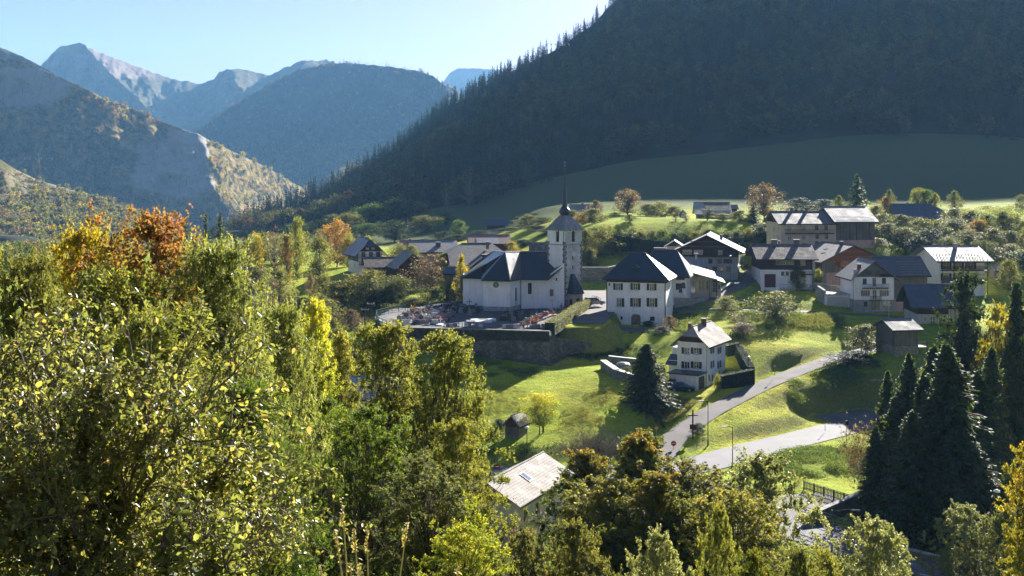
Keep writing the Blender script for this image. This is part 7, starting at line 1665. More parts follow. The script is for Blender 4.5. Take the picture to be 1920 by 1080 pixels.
# road paint
pm_ = MB()
def dash(u0, v0, u1, v1, w, z): 
    a, b = Vector(z38(u0, v0, z)), Vector(z38(u1, v1, z)); t = (b - a).normalized(); nn = Vector((-t.y, t.x, 0)) * w / 2; MB().slab([tuple(a - nn), tuple(b - nn), tuple(b + nn), tuple(a + nn)], .003).build('road_marking', M['paint_white'], kind='structure')
dash(1546, 789, 1610, 774, .14, -37.93); dash(1724, 1076, 1790, 1088, .15, -37.9)
# ---- pylons and cables
def pylon(label, u, d, vtop, zb, wpx):
    H = Zv(vtop, d) - zb; e = empty('pylon', label, 'pylon', (X(u, d), d, zb)); m = MB(); w = wpx * d / F; s0 = H * .09
    for sx in (-1, 1):
        for sy in (-1, 1): m.tube((sx * s0, sy * s0, 0), (sx * s0 * .22, sy * s0 * .22, H * .78), .12, .09, 4).tube((sx * s0 * .22, sy * s0 * .22, H * .78), (0, 0, H), .09, .06, 4)
    n = 8
    for i in range(n):
        a, b = i / n * .78, (i + 1) / n * .78; wa, wb_ = s0 * (1 - a), s0 * (1 - b)
        for sy in (-1, 1): m.tube((-wa, sy * wa, a * H), (wb_, sy * wb_, b * H), .06, n=3).tube((wa, sy * wa, a * H), (-wb_, sy * wb_, b * H), .06, n=3); m.tube((sy * wa, -wa, a * H), (sy * wb_, wb_, b * H), .06, n=3)
    m.build('lattice_tower', M['iron'], e)
    MB().tube((-w / 2, 0, H * .8), (w / 2, 0, H * .8), .09, n=4).tube((-w / 2, 0, H * .8), (0, 0, H * .88), .1, n=3).tube((w / 2, 0, H * .8), (0, 0, H * .88), .1, n=3).build('cross_arm', M['galv'], e)
    for k in range(6): MB().lathe([(0, -1.6), (.45, -1.3), (.45, 0), (0, .1)], 0, 0, 6).build('insulator', M['frame_white'], e, (-w / 2 + w * k / 5, 0, H * .8))
    return H
d_ = 930; Hp = pylon('lattice power pylon standing among trees near the skyline of the wooded mountain', 1046, d_, 62, float(wood_z(np.array([1046.]), np.array([930.]))[0]), 42)
pylon('lattice power pylon on the sunlit scrub hillside at the far left', 72, 1080, 286, Zv(337, 1080), 52)
za = Zv(95, d_)
for k in range(6):
    cbm = MB(); n = 16; p0 = Vector((X(1028 + k * 8, d_), d_, za)); p1 = Vector((X(2100, 760), 760 + k * 3, Zv(40 + k * 9, 760)))
    for i in range(n):
        q = []
        for t in (i / n, (i + 1) / n): p = p0.lerp(p1, t); p.z -= 4 * t * (1 - t) * (14 + k * .8); q.append(p)
        cbm.tube(q[0] - p0, q[1] - p0, .07, n=3, caps=False)
    o = cbm.build('power_cable', M['iron'], None, p0); tagit(o, 'high voltage cable sagging across the shaded wood from the skyline pylon', 'cable', 'high voltage cables')
# ================================================================ TREES OF THE PLACE
random.seed(21); NB = {}
def T(kind, u, d, vt, w, lf, label, group=None, bark=None, **kw):
    cat = 'bush' if kind == 'bush' or (kind in ('bare', 'barish') and w > 90) else 'tree'
    nm = {'spruce': 'spruce_tree', 'bush': 'bush', 'bare': 'bare_bush', 'barish': 'leafless_tree'}.get(kind, 'broadleaf_tree')
    return plant(kind, nm, label, cat, u, d, vt, w, lf, group, bark, **kw)
# spruces and mixed trees left of the village
for i, (u, d, vt, w, lb) in enumerate([(322, 325, 418, 40, 'leftmost dark spruce of the clump behind the red tree'), (348, 335, 409, 36, 'second spruce from the left in the dark clump behind the red tree'), (386, 330, 400, 38, 'tall dark spruce in the middle of the left clump'), (413, 328, 396, 40, 'tallest dark spruce of the left clump'), (442, 322, 438, 34, 'shorter spruce right of the tallest one in the left clump'), (366, 318, 430, 34, 'low spruce standing in front of the left dark clump'),
    (462, 420, 432, 28, 'small shaded spruce at the foot of the wooded spur'), (490, 430, 428, 26, 'narrow shaded spruce behind the yellow topped tree'), (540, 440, 425, 28, 'shaded spruce behind the tall light green tree'), (575, 430, 432, 26, 'shaded spruce left of the round orange brown tree')]): T('spruce', u, d, vt, w, 'needle', lb)
T('round', 372, 300, 447, 36, 'brown', 'small brown round tree before the dark spruce clump', bark='twig')
T('tall', 411, 298, 454, 42, 'pale', 'pale green tree between the brown tree and the shorter spruce')
T('tall', 481, 288, 440, 40, 'yellow', 'bright yellow topped tree left of the village')
T('sparse', 514, 292, 428, 50, 'brown', 'greyish brown thinning tree right of the yellow topped tree', bark='twig')
T('tall', 538, 285, 446, 24, 'orange', 'narrow orange brown tree beside the tall light green tree', bark='bark_pale')
T('tall', 557, 290, 415, 42, 'lime', 'tall light green and yellow tree above the little lane on the left')
T('round', 598, 275, 450, 58, 'olive', 'broad olive tree left of the round orange brown tree')
T('round', 632, 322, 418, 64, 'orange', 'big round orange brown tree beside the half-hipped chalet', bark='twig')
T('bush', 655, 318, 442, 34, 'lime', 'light green bush peeping above the half-hipped chalet roof')
T('bush', 690, 330, 446, 30, 'lime', 'second light green bush above the half-hipped chalet roof')
T('egg', 526, 248, 512, 60, 'olive', 'olive tree with golden top near the left meadow lane'); T('egg', 582, 262, 516, 22, 'brown', 'very small brownish tree on the lit strip of the left lane'); T('round', 608, 258, 514, 24, 'olive', 'very small green tree on the lit strip of the left lane')
T('bush', 470, 262, 500, 90, 'olive', 'wide olive thicket behind the left foreground trees'); T('bush', 430, 270, 480, 70, 'pale', 'pale thicket below the dark spruce clump'); T('sparse', 445, 255, 470, 70, 'brown', 'twiggy half bare tree below the shorter spruce', bark='bark_pale'); T('sparse', 500, 235, 520, 90, 'brown', 'pale twiggy tree left of the lane strip', bark='bark_pale')
T('bush', 560, 240, 560, 100, 'dark', 'dark shrub mass below the left lane'); T('bush', 600, 228, 560, 90, 'olive', 'golden olive shrub below the left lane'); T('round', 640, 245, 530, 110, 'olive', 'broad olive tree below the old barn'); T('round', 692, 250, 510, 100, 'olive', 'rounded olive tree just right of the broad one below the old barn'); T('round', 735, 246, 520, 100, 'pale', 'rounded pale olive tree left of the bare brown tree')
T('barish', 790, 258, 466, 100, 'brown', 'big twiggy brown tree in front of the dark plank barn', bark='twig'); T('sparse', 812, 256, 480, 80, 'brown', 'brown thinning tree merging with the big twiggy tree', bark='twig')
T('bush', 748, 300, 459, 44, 'pale', 'pale green bush between the chalet and the red roof'); T('bush', 770, 300, 462, 36, 'olive', 'olive bush in front of the reddish gable'); T('egg', 866, 246, 484, 34, 'yellow', 'narrow yellow green tree against the left church roof'); T('bush', 832, 290, 478, 50, 'lime', 'yellow green bush under the pale slate roof')
T('bush', 848, 250, 531, 74, 'pale', 'long pale bush against the blank church wall'); T('bush', 812, 247, 545, 50, 'olive', 'small green bush left of the long pale bush'); T('bush', 775, 238, 560, 70, 'olive', 'golden bush behind the left cemetery railing'); T('bush', 736, 234, 572, 52, 'silver', 'silvery low bush behind the left cemetery railing'); T('bush', 712, 245, 545, 80, 'dark', 'dark green bush above the silvery low bush')
T('egg', 657, 216, 583, 52, 'brown', 'small brown thin tree on the lit bank left of the utility poles', bark='twig'); T('bush', 620, 225, 590, 70, 'olive', 'olive bush on the lit bank'); T('egg', 600, 210, 570, 60, 'lime', 'yellowish tree at the left edge of the lit bank'); T('egg', 570, 215, 590, 60, 'olive', 'olive tree left of the yellowish tree on the bank')
T('sparse', 660, 196, 640, 90, 'brown', 'low twiggy shrub below the lit bank', bark='twig')
# shaded band under the mountain
for i, (u, d, vt, w) in enumerate([(560, 520, 420, 60), (600, 520, 415, 60), (650, 520, 400, 70), (700, 540, 385, 80), (745, 540, 375, 70), (780, 545, 380, 60), (690, 480, 420, 70), (740, 470, 415, 70), (800, 500, 405, 60), (835, 520, 400, 40), (650, 470, 425, 60), (610, 450, 430, 60), (860, 470, 415, 36), (1000, 470, 412, 30)]):
    T('round', u, d, vt, w, ['green', 'dark', 'olive'][i % 3], 'shaded leafy tree in the row below the wooded mountain, left of the church spire', 'shaded leafy trees below the wooded mountain')
T('sparse', 838, 560, 345, 22, 'brown', 'thin brown tree alone against the dark wood', bark='bark_pale'); T('sparse', 880, 570, 318, 40, 'brown', 'pale trunked tree standing out at the foot of the dark wood', bark='bark_pale')
# right of the tower, upper meadow
T('bush', 992, 395, 403, 50, 'pale', 'pale bush left of the bell tower roof'); T('bush', 1016, 390, 408, 50, 'olive', 'olive bush directly behind the bell tower'); T('bush', 960, 330, 455, 34, 'yellow', 'yellowish bush above the large farmhouse roof'); T('bush', 985, 400, 425, 50, 'dark', 'dark bush left of the bell tower')
T('bush', 1072, 372, 395, 44, 'olive', 'olive bush just right of the spire bulb'); T('bush', 1113, 348, 393, 56, 'olive', 'dense rounded olive bush right of the spire'); T('egg', 1116, 380, 378, 34, 'brown', 'thin brownish tree behind the dense rounded bush', bark='twig'); T('bush', 1092, 360, 400, 40, 'orange', 'orange tinted bush next to the dense rounded bush')
T('round', 1177, 388, 357, 56, 'brown', 'large reddish brown round tree above the lit meadow', bark='twig'); T('egg', 1181, 338, 403, 34, 'olive', 'small tree on the meadow edge below the reddish brown tree'); T('bush', 1152, 380, 404, 24, 'silver', 'small silvery bush left of the reddish brown tree')
T('bush', 1212, 384, 384, 46, 'pale', 'left bush of the three in front of the far shade on the meadow'); T('bush', 1238, 385, 379, 46, 'lime', 'middle bush of the three in front of the far shade on the meadow'); T('bush', 1264, 383, 388, 44, 'olive', 'right bush of the three in front of the far shade on the meadow')
T('sparse', 1267, 340, 415, 24, 'brown', 'spindly fruit tree on the left of the meadow edge'); T('sparse', 1287, 340, 403, 26, 'brown', 'second spindly fruit tree on the meadow edge'); T('sparse', 1326, 343, 388, 44, 'olive', 'fruit tree in front of the half white barn'); T('round', 1356, 344, 401, 40, 'lime', 'low yellow green fruit tree right of the one before the barn'); T('bush', 1387, 345, 396, 36, 'olive', 'olive bush left of the small dark fir on the meadow')
T('round', 1433, 368, 349, 66, 'brown', 'tallest brown leaved tree left of the long cream house', bark='twig'); T('spruce', 1413, 342, 384, 46, 'needle', 'dark fir before the tallest brown leaved tree'); T('bush', 1440, 335, 432, 60, 'pale', 'pale bush left of the long cream house'); T('barish', 1420, 320, 440, 60, 'silver', 'silvery twiggy bush above the bright chalet roof'); T('bush', 1400, 312, 455, 40, 'olive', 'small bush behind the broad bright roofed chalet')
for u, d, vt, w, lf, lb in [(1098, 316, 433, 50, 'olive', 'left rounded bush on the bank right of the bell tower'), (1130, 314, 430, 60, 'olive', 'right rounded bush on the bank right of the bell tower'), (1085, 305, 462, 44, 'lime', 'yellow green bush low on the bank beside the tower'), (1108, 303, 470, 40, 'pale', 'low pale bush at the foot of the bank')]: T('bush', u, d, vt, w, lf, lb)
hedge('long dark unclipped hedge along the bank below the lit meadow', [gp(1150, 320), gp(1220, 319), gp(1300, 319), gp(1370, 320), gp(1450, 322)], 7, 3.2, 'dark', .45, 7, wild=1.0)
for i in range(15): T('bush', 1160 + i * 20 + (i * 37) % 9, 317 + (i * 5) % 4, 432 + (i * 7) % 9 - (i > 11) * 6, 30 + (i * 11) % 16, ['dark', 'dark', 'olive', 'dark', 'green'][i % 5], 'dark bush in the overgrown row along the bank under the lit meadow', 'bushes along the bank under the lit meadow')
for u, d, vt, w, lf, lb in [(900, 410, 432, 50, 'dark', 'dark bush in the hollow just left of the shaded hut'), (955, 400, 436, 60, 'dark', 'dark wide bush in the hollow right of the shaded hut'), (1005, 375, 432, 60, 'olive', 'olive bush on the rise left of the tower shaft'), (1030, 360, 440, 60, 'dark', 'dark bush on the rise against the tower shaft'), (930, 372, 447, 40, 'green', 'green bush behind the pinkish ridge roof'), (980, 350, 450, 50, 'dark', 'dark bush above the sandy cottage roof'), (860, 400, 440, 60, 'dark', 'dark bush above the pale slate roof'), (1060, 345, 432, 50, 'olive', 'olive bush right behind the tower shaft'), (830, 420, 436, 60, 'dark', 'dark bush at the foot of the shaded meadow')]: T('bush', u, d, vt, w, lf, lb)
# row above the right houses
T('spruce', 1607, 388, 326, 62, 'needle', 'large spruce behind the barn of the long cream house'); T('egg', 1573, 392, 369, 28, 'pale', 'pale small tree left of the large spruce'); T('bush', 1500, 425, 372, 60, 'dark', 'left dark bush in the shade above the cream house'); T('bush', 1545, 425, 375, 60, 'dark', 'right dark bush in the shade above the cream house')
T('egg', 1660, 375, 372, 34, 'orange', 'orange tree left of the blue roofed barn'); T('egg', 1668, 380, 359, 26, 'silver', 'silvery slim tree behind the orange tree'); T('bush', 1642, 350, 388, 40, 'pale', 'pale bush right of the large spruce'); T('round', 1722, 395, 354, 36, 'lime', 'yellow green tree above the blue roofed barn'); T('round', 1737, 392, 358, 34, 'green', 'dark green tree above the blue roofed barn'); T('egg', 1753, 392, 364, 24, 'lime', 'slim light tree right of the blue barn ridge'); T('egg', 1790, 388, 361, 30, 'silver', 'lone silvery tree on the edge of the lit strip'); T('bush', 1915, 405, 366, 24, 'silver', 'silvery bush at the right frame edge above the lit strip')
k_ = 0
for u, d, vt, w, lf in [(1655, 322, 402, 50, 'pale'), (1690, 318, 405, 56, 'silver'), (1725, 312, 410, 56, 'pale'), (1757, 312, 414, 50, 'pale'), (1665, 305, 420, 60, 'silver'), (1640, 308, 426, 40, 'olive'), (1700, 302, 428, 60, 'olive'), (1745, 298, 430, 60, 'dark'), (1790, 335, 392, 60, 'pale'), (1820, 330, 398, 60, 'olive'), (1790, 318, 410, 70, 'silver'), (1835, 312, 414, 44, 'orange'), (1850, 318, 404, 50, 'green'), (1880, 320, 400, 50, 'silver'), (1905, 318, 405, 50, 'pale'), (1815, 300, 432, 60, 'silver'), (1862, 300, 430, 60, 'pale'), (1895, 296, 436, 60, 'silver'), (1780, 290, 446, 66, 'silver'), (1845, 286, 452, 50, 'silver'), (1895, 284, 460, 60, 'olive'), (1720, 292, 446, 60, 'dark'), (1930, 290, 430, 60, 'olive'), (1925, 275, 470, 70, 'green'), (1890, 262, 490, 50, 'olive')]:
    k_ += 1; T('bush' if k_ % 4 else 'round', u, d, vt, w, lf, {'pale': 'pale backlit shrub', 'silver': 'silvery backlit shrub', 'olive': 'olive backlit shrub', 'dark': 'dark shrub', 'orange': 'orange tinted shrub', 'green': 'green shrub'}[lf] + ' in the thicket right of the barns and below the lit strip', 'shrub thicket above the right hand houses')
T('bush', 1645, 292, 447, 44, 'lime', 'clipped round yellowish bush behind the reddish timber chalet'); T('barish', 1884, 330, 420, 60, 'brown', 'thin leafless tree on the right bank')
# slopes round the houses
T('round', 1456, 226, 550, 88, 'pale', 'big round olive tree alone on the slope below the shingle roofed house'); T('bush', 1362, 236, 556, 52, 'lime', 'yellowish bush at the fork of the terrace road'); T('barish', 1388, 222, 582, 60, 'brown', 'rusty brown twiggy bush below the terrace road'); T('bush', 1392, 214, 606, 50, 'brown', 'brown rounded bush lower on the slope'); T('bush', 1496, 258, 505, 34, 'lime', 'yellow bush at the corner of the shingle roofed house') ; T('bush', 1396, 278, 495, 26, 'yellow', 'little golden bush by the lane next to the broad chalet'); T('bush', 1534, 258, 507, 26, 'lime', 'yellowish bush between the shingle roofed house and the reddish chalet')
T('bush', 1622, 206, 612, 78, 'pale', 'big round golden green bush left of the old plank barn'); T('bush', 1600, 198, 660, 90, 'dark', 'dark bush in the shade below the golden green one'); T('bush', 1256, 221, 593, 26, 'brown', 'brownish shrub at the right corner of the village house'); T('bush', 1243, 214, 618, 34, 'dark', 'dark shrub on the bank under the village house'); T('bush', 1216, 226, 605, 26, 'dark', 'low dark shrub against the village house by the cabinet')
T('bush', 1308, 166, 795, 34, 'dark', 'dark bush beside the wayside post'); T('bush', 935, 165, 788, 34, 'dark', 'dark bush behind the tiny red granary'); T('bush', 1345, 187, 702, 14, 'lime', 'small clipped yellowish bush at the garage corner'); T('bush', 1176, 190, 688, 26, 'pale', 'pale shrub inside the stone enclosure')
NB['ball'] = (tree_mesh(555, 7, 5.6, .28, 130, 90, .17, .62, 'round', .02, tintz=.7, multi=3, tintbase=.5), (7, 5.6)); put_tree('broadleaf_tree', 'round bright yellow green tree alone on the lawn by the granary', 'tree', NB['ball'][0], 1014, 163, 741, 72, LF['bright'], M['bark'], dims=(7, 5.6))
THK = bare_mesh(77, 1, 1, 30, 3, 3, .022, spread=1.0)
for u_, d_, v_, w_, lb_ in ((1128, 149, 784, 150, 'big bare dark twiggy thicket behind the skylight house'), (1180, 148, 800, 100, 'bare dark thicket at the right end of the big one'), (1080, 150, 800, 100, 'bare dark thicket at the left end of the big one')): put_tree('bare_bush', lb_, 'bush', THK, u_, d_, v_, w_, None, M['twig'])
T('bare', 1092, 152, 770, 70, 'brown', 'bare pale twiggy bush on the lawn edge', bark='twig')
T('bush', 1240, 188, 690, 30, 'dark', 'dark shrub between the fir and the tall narrow white house')
# larger firs
FIR = [spruce_mesh(300 + i, 1, 1, 50, 14, 15, .0, .40, .45, .45, pw=[.72, .85, .78][i]) for i in range(3)]
def fir(u, d, vt, w, lb, lf='needle', i=0, **kw): return put_tree('spruce_tree', lb, 'tree', FIR[i % 3], u, d, vt, w, LF[lf], None, None, **kw)
fir(1213, 174, 645, 112, 'big broad dark fir between the lawn and the tall narrow white house', 'needle', 0)
fir(1664, 141, 697, 100, 'small young spruce at the left of the dark right hand group', 'needle2', 1); fir(1706, 137, 666, 140, 'second spruce of the right hand group', 'needle', 2); fir(1752, 139, 648, 150, 'third spruce of the right hand group', 'needle', 0); fir(1778, 127, 648, 250, 'biggest spruce in front of the dark right hand group', 'needle', 1)
fir(1712, 124, 770, 160, 'broad low spruce at the foot of the dark right hand group', 'needle', 0); fir(1835, 136, 700, 190, 'spruce right of the biggest one', 'needle', 2); fir(1642, 128, 800, 90, 'short dark spruce at the edge of the sunny lawn', 'needle', 2); fir(1815, 171, 540, 110, 'tall spruce behind the metal roofed house', 'needle2', 1); fir(1905, 160, 530, 120, 'tall spruce at the right frame edge', 'needle', 0); fir(1860, 140, 650, 120, 'dark spruce in the gorge on the right', 'needle', 0)
fir(1735, 131, 700, 150, 'dense dark spruce filling the gap before the biggest one', 'needle', 2); fir(1680, 132, 745, 150, 'mid height spruce left of the biggest one', 'needle2', 1); fir(1800, 122, 800, 220, 'wide skirted spruce low in the dark right hand group', 'needle', 0); fir(1775, 120, 860, 170, 'lowest wide spruce beside the channel', 'needle', 2)
random.seed(5)
def near(key, seed, H, W, n, per, leaf, cr, prof, **kw): NB[key] = (tree_mesh(seed, H, W, kw.pop('cb', .1), n, per, leaf, cr, prof, kw.pop('trunk', .016), **kw), (H, W))
def NT(key, u, d, vt, w, lf, label, bark='bark', cat='tree', name='broadleaf_tree', **kw):
    ms, dm = NB[key]; return put_tree(name, label, cat, ms, u, d, vt, w, LF[lf], M[bark], dims=dm, **kw)
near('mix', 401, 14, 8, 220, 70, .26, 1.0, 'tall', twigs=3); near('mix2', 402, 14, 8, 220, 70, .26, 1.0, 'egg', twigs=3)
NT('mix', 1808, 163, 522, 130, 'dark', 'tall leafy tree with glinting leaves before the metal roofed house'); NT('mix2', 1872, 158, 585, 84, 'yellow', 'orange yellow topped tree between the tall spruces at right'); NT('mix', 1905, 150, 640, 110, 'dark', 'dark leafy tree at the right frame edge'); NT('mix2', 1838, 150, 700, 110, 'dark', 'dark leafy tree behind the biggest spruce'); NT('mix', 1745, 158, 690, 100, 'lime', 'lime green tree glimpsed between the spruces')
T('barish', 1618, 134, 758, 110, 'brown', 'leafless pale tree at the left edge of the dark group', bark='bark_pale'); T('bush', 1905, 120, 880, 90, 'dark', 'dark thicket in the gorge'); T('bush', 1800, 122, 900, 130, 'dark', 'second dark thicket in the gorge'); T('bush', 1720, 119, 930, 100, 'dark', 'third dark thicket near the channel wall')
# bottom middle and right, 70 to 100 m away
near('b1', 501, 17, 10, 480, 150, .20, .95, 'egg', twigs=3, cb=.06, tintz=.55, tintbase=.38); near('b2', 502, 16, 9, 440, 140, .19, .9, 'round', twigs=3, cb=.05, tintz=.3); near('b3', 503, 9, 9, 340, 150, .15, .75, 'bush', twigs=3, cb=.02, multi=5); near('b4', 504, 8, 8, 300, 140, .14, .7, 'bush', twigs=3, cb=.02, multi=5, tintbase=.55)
NT('b1', 1098, 92, 858, 198, 'autumn', 'tree with orange tinged top right of the skylight house'); NT('b1', 1205, 90, 822, 231, 'autumn', 'tall pointed tree with rusty orange crown tip in the bottom middle') ; NT('b2', 1150, 84, 905, 237, 'lime', 'dark green tree between the two orange topped ones'); NT('b2', 1290, 86, 878, 250, 'olive', 'olive tree right of the rusty orange crown'); NT('b1', 1230, 80, 900, 224, 'autumn', 'green tree under the rusty orange crown')
NT('b3', 1428, 88, 868, 240, 'willow', 'large silvery leaved willow-like tree below the main road'); NT('b2', 1375, 78, 930, 198, 'lime', 'lime green tree left of the large silvery one'); NT('b4', 1345, 62, 965, 100, 'lime', 'bright yellow green pointed bush in the bottom centre right')
NT('b4', 1640, 84, 984, 190, 'willow', 'big backlit silvery bush on the near side of the bridge road', cat='bush', name='bush'); NT('b4', 1548, 80, 1040, 90, 'lime', 'yellow green bush left of the big backlit silvery bush', cat='bush', name='bush'); NT('b3', 1810, 104, 955, 140, 'willow', 'rounded pale bush behind the roadside barrier', cat='bush', name='bush'); NT('b4', 1885, 103, 958, 100, 'silver', 'greyish bush right of the rounded pale bush', cat='bush', name='bush'); NT('b2', 1955, 76, 838, 145, 'yellow', 'orange yellow branch of the tree cut by the right frame edge')
T('barish', 975, 104, 925, 90, 'brown', 'leafless twiggy tree before the skylight house', bark='twig'); T('bare', 960, 96, 900, 110, 'brown', 'bare sapling in front of the pale sandy roof', bark='twig'); NT('b4', 985, 78, 1005, 130, 'olive', 'golden bush below the skylight house', cat='bush', name='bush'); NT('b3', 1080, 70, 990, 160, 'olive', 'green bush at the bottom under the orange tinged tree', cat='bush', name='bush'); NT('b4', 1230, 66, 1010, 150, 'willow', 'olive bush at the bottom under the rusty crown', cat='bush', name='bush')
NT('b4', 1410, 58, 1045, 120, 'autumn', 'reddish brown low bush at the bottom edge', cat='bush', name='bush'); NT('b3', 1500, 62, 1040, 120, 'olive', 'olive low bush at the bottom edge', cat='bush', name='bush')
# big yellow green trees in the left middle, about 60 m away
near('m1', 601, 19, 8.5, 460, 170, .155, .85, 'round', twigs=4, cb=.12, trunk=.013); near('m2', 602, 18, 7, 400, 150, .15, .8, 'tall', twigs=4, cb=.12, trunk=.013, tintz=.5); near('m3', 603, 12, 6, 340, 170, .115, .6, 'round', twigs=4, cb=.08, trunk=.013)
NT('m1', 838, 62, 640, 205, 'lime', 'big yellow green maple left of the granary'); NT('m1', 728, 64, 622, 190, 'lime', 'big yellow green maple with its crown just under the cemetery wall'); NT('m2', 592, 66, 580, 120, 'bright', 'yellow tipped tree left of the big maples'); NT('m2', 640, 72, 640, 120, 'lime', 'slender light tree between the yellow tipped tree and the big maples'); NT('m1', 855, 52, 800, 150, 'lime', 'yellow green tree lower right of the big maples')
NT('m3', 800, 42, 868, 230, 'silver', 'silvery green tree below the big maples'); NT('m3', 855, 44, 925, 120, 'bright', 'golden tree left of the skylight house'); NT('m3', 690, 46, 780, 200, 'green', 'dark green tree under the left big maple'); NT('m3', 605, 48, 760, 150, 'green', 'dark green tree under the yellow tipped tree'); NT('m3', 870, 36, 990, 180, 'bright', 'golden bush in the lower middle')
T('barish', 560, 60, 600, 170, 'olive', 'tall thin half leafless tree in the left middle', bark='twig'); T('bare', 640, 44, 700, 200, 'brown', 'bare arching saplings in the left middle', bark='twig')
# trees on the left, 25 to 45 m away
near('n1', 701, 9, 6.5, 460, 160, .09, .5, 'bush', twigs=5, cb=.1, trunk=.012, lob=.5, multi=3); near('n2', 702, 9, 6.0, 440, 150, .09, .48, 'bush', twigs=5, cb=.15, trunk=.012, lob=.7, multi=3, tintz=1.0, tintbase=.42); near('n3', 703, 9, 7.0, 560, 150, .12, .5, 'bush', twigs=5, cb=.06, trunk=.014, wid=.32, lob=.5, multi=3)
NT('n1', 165, 40, 448, 300, 'yellow', 'bright yellow tree on the left'); NT('n2', 285, 36, 420, 380, 'red', 'tree with red orange autumn leaves on the left'); NT('n3', 405, 34, 478, 300, 'ash', 'pale yellow green ash tree right of the red one'); NT('n3', 530, 42, 590, 190, 'ash', 'smaller pale green ash beside the yellow tipped tree'); NT('n1', 215, 33, 520, 330, 'lime', 'lime green tree between the yellow and the red tree'); NT('n3', 300, 27, 600, 430, 'lime', 'green tree below the red one'); NT('n1', 50, 36, 500, 260, 'olive', 'olive tree at the left frame edge'); NT('n3', 460, 26, 730, 260, 'green', 'green tree behind the big foreground shrub')
T('barish', 455, 60, 480, 150, 'brown', 'leafless tree with pale curved branches left of the village', bark='bark_pale')
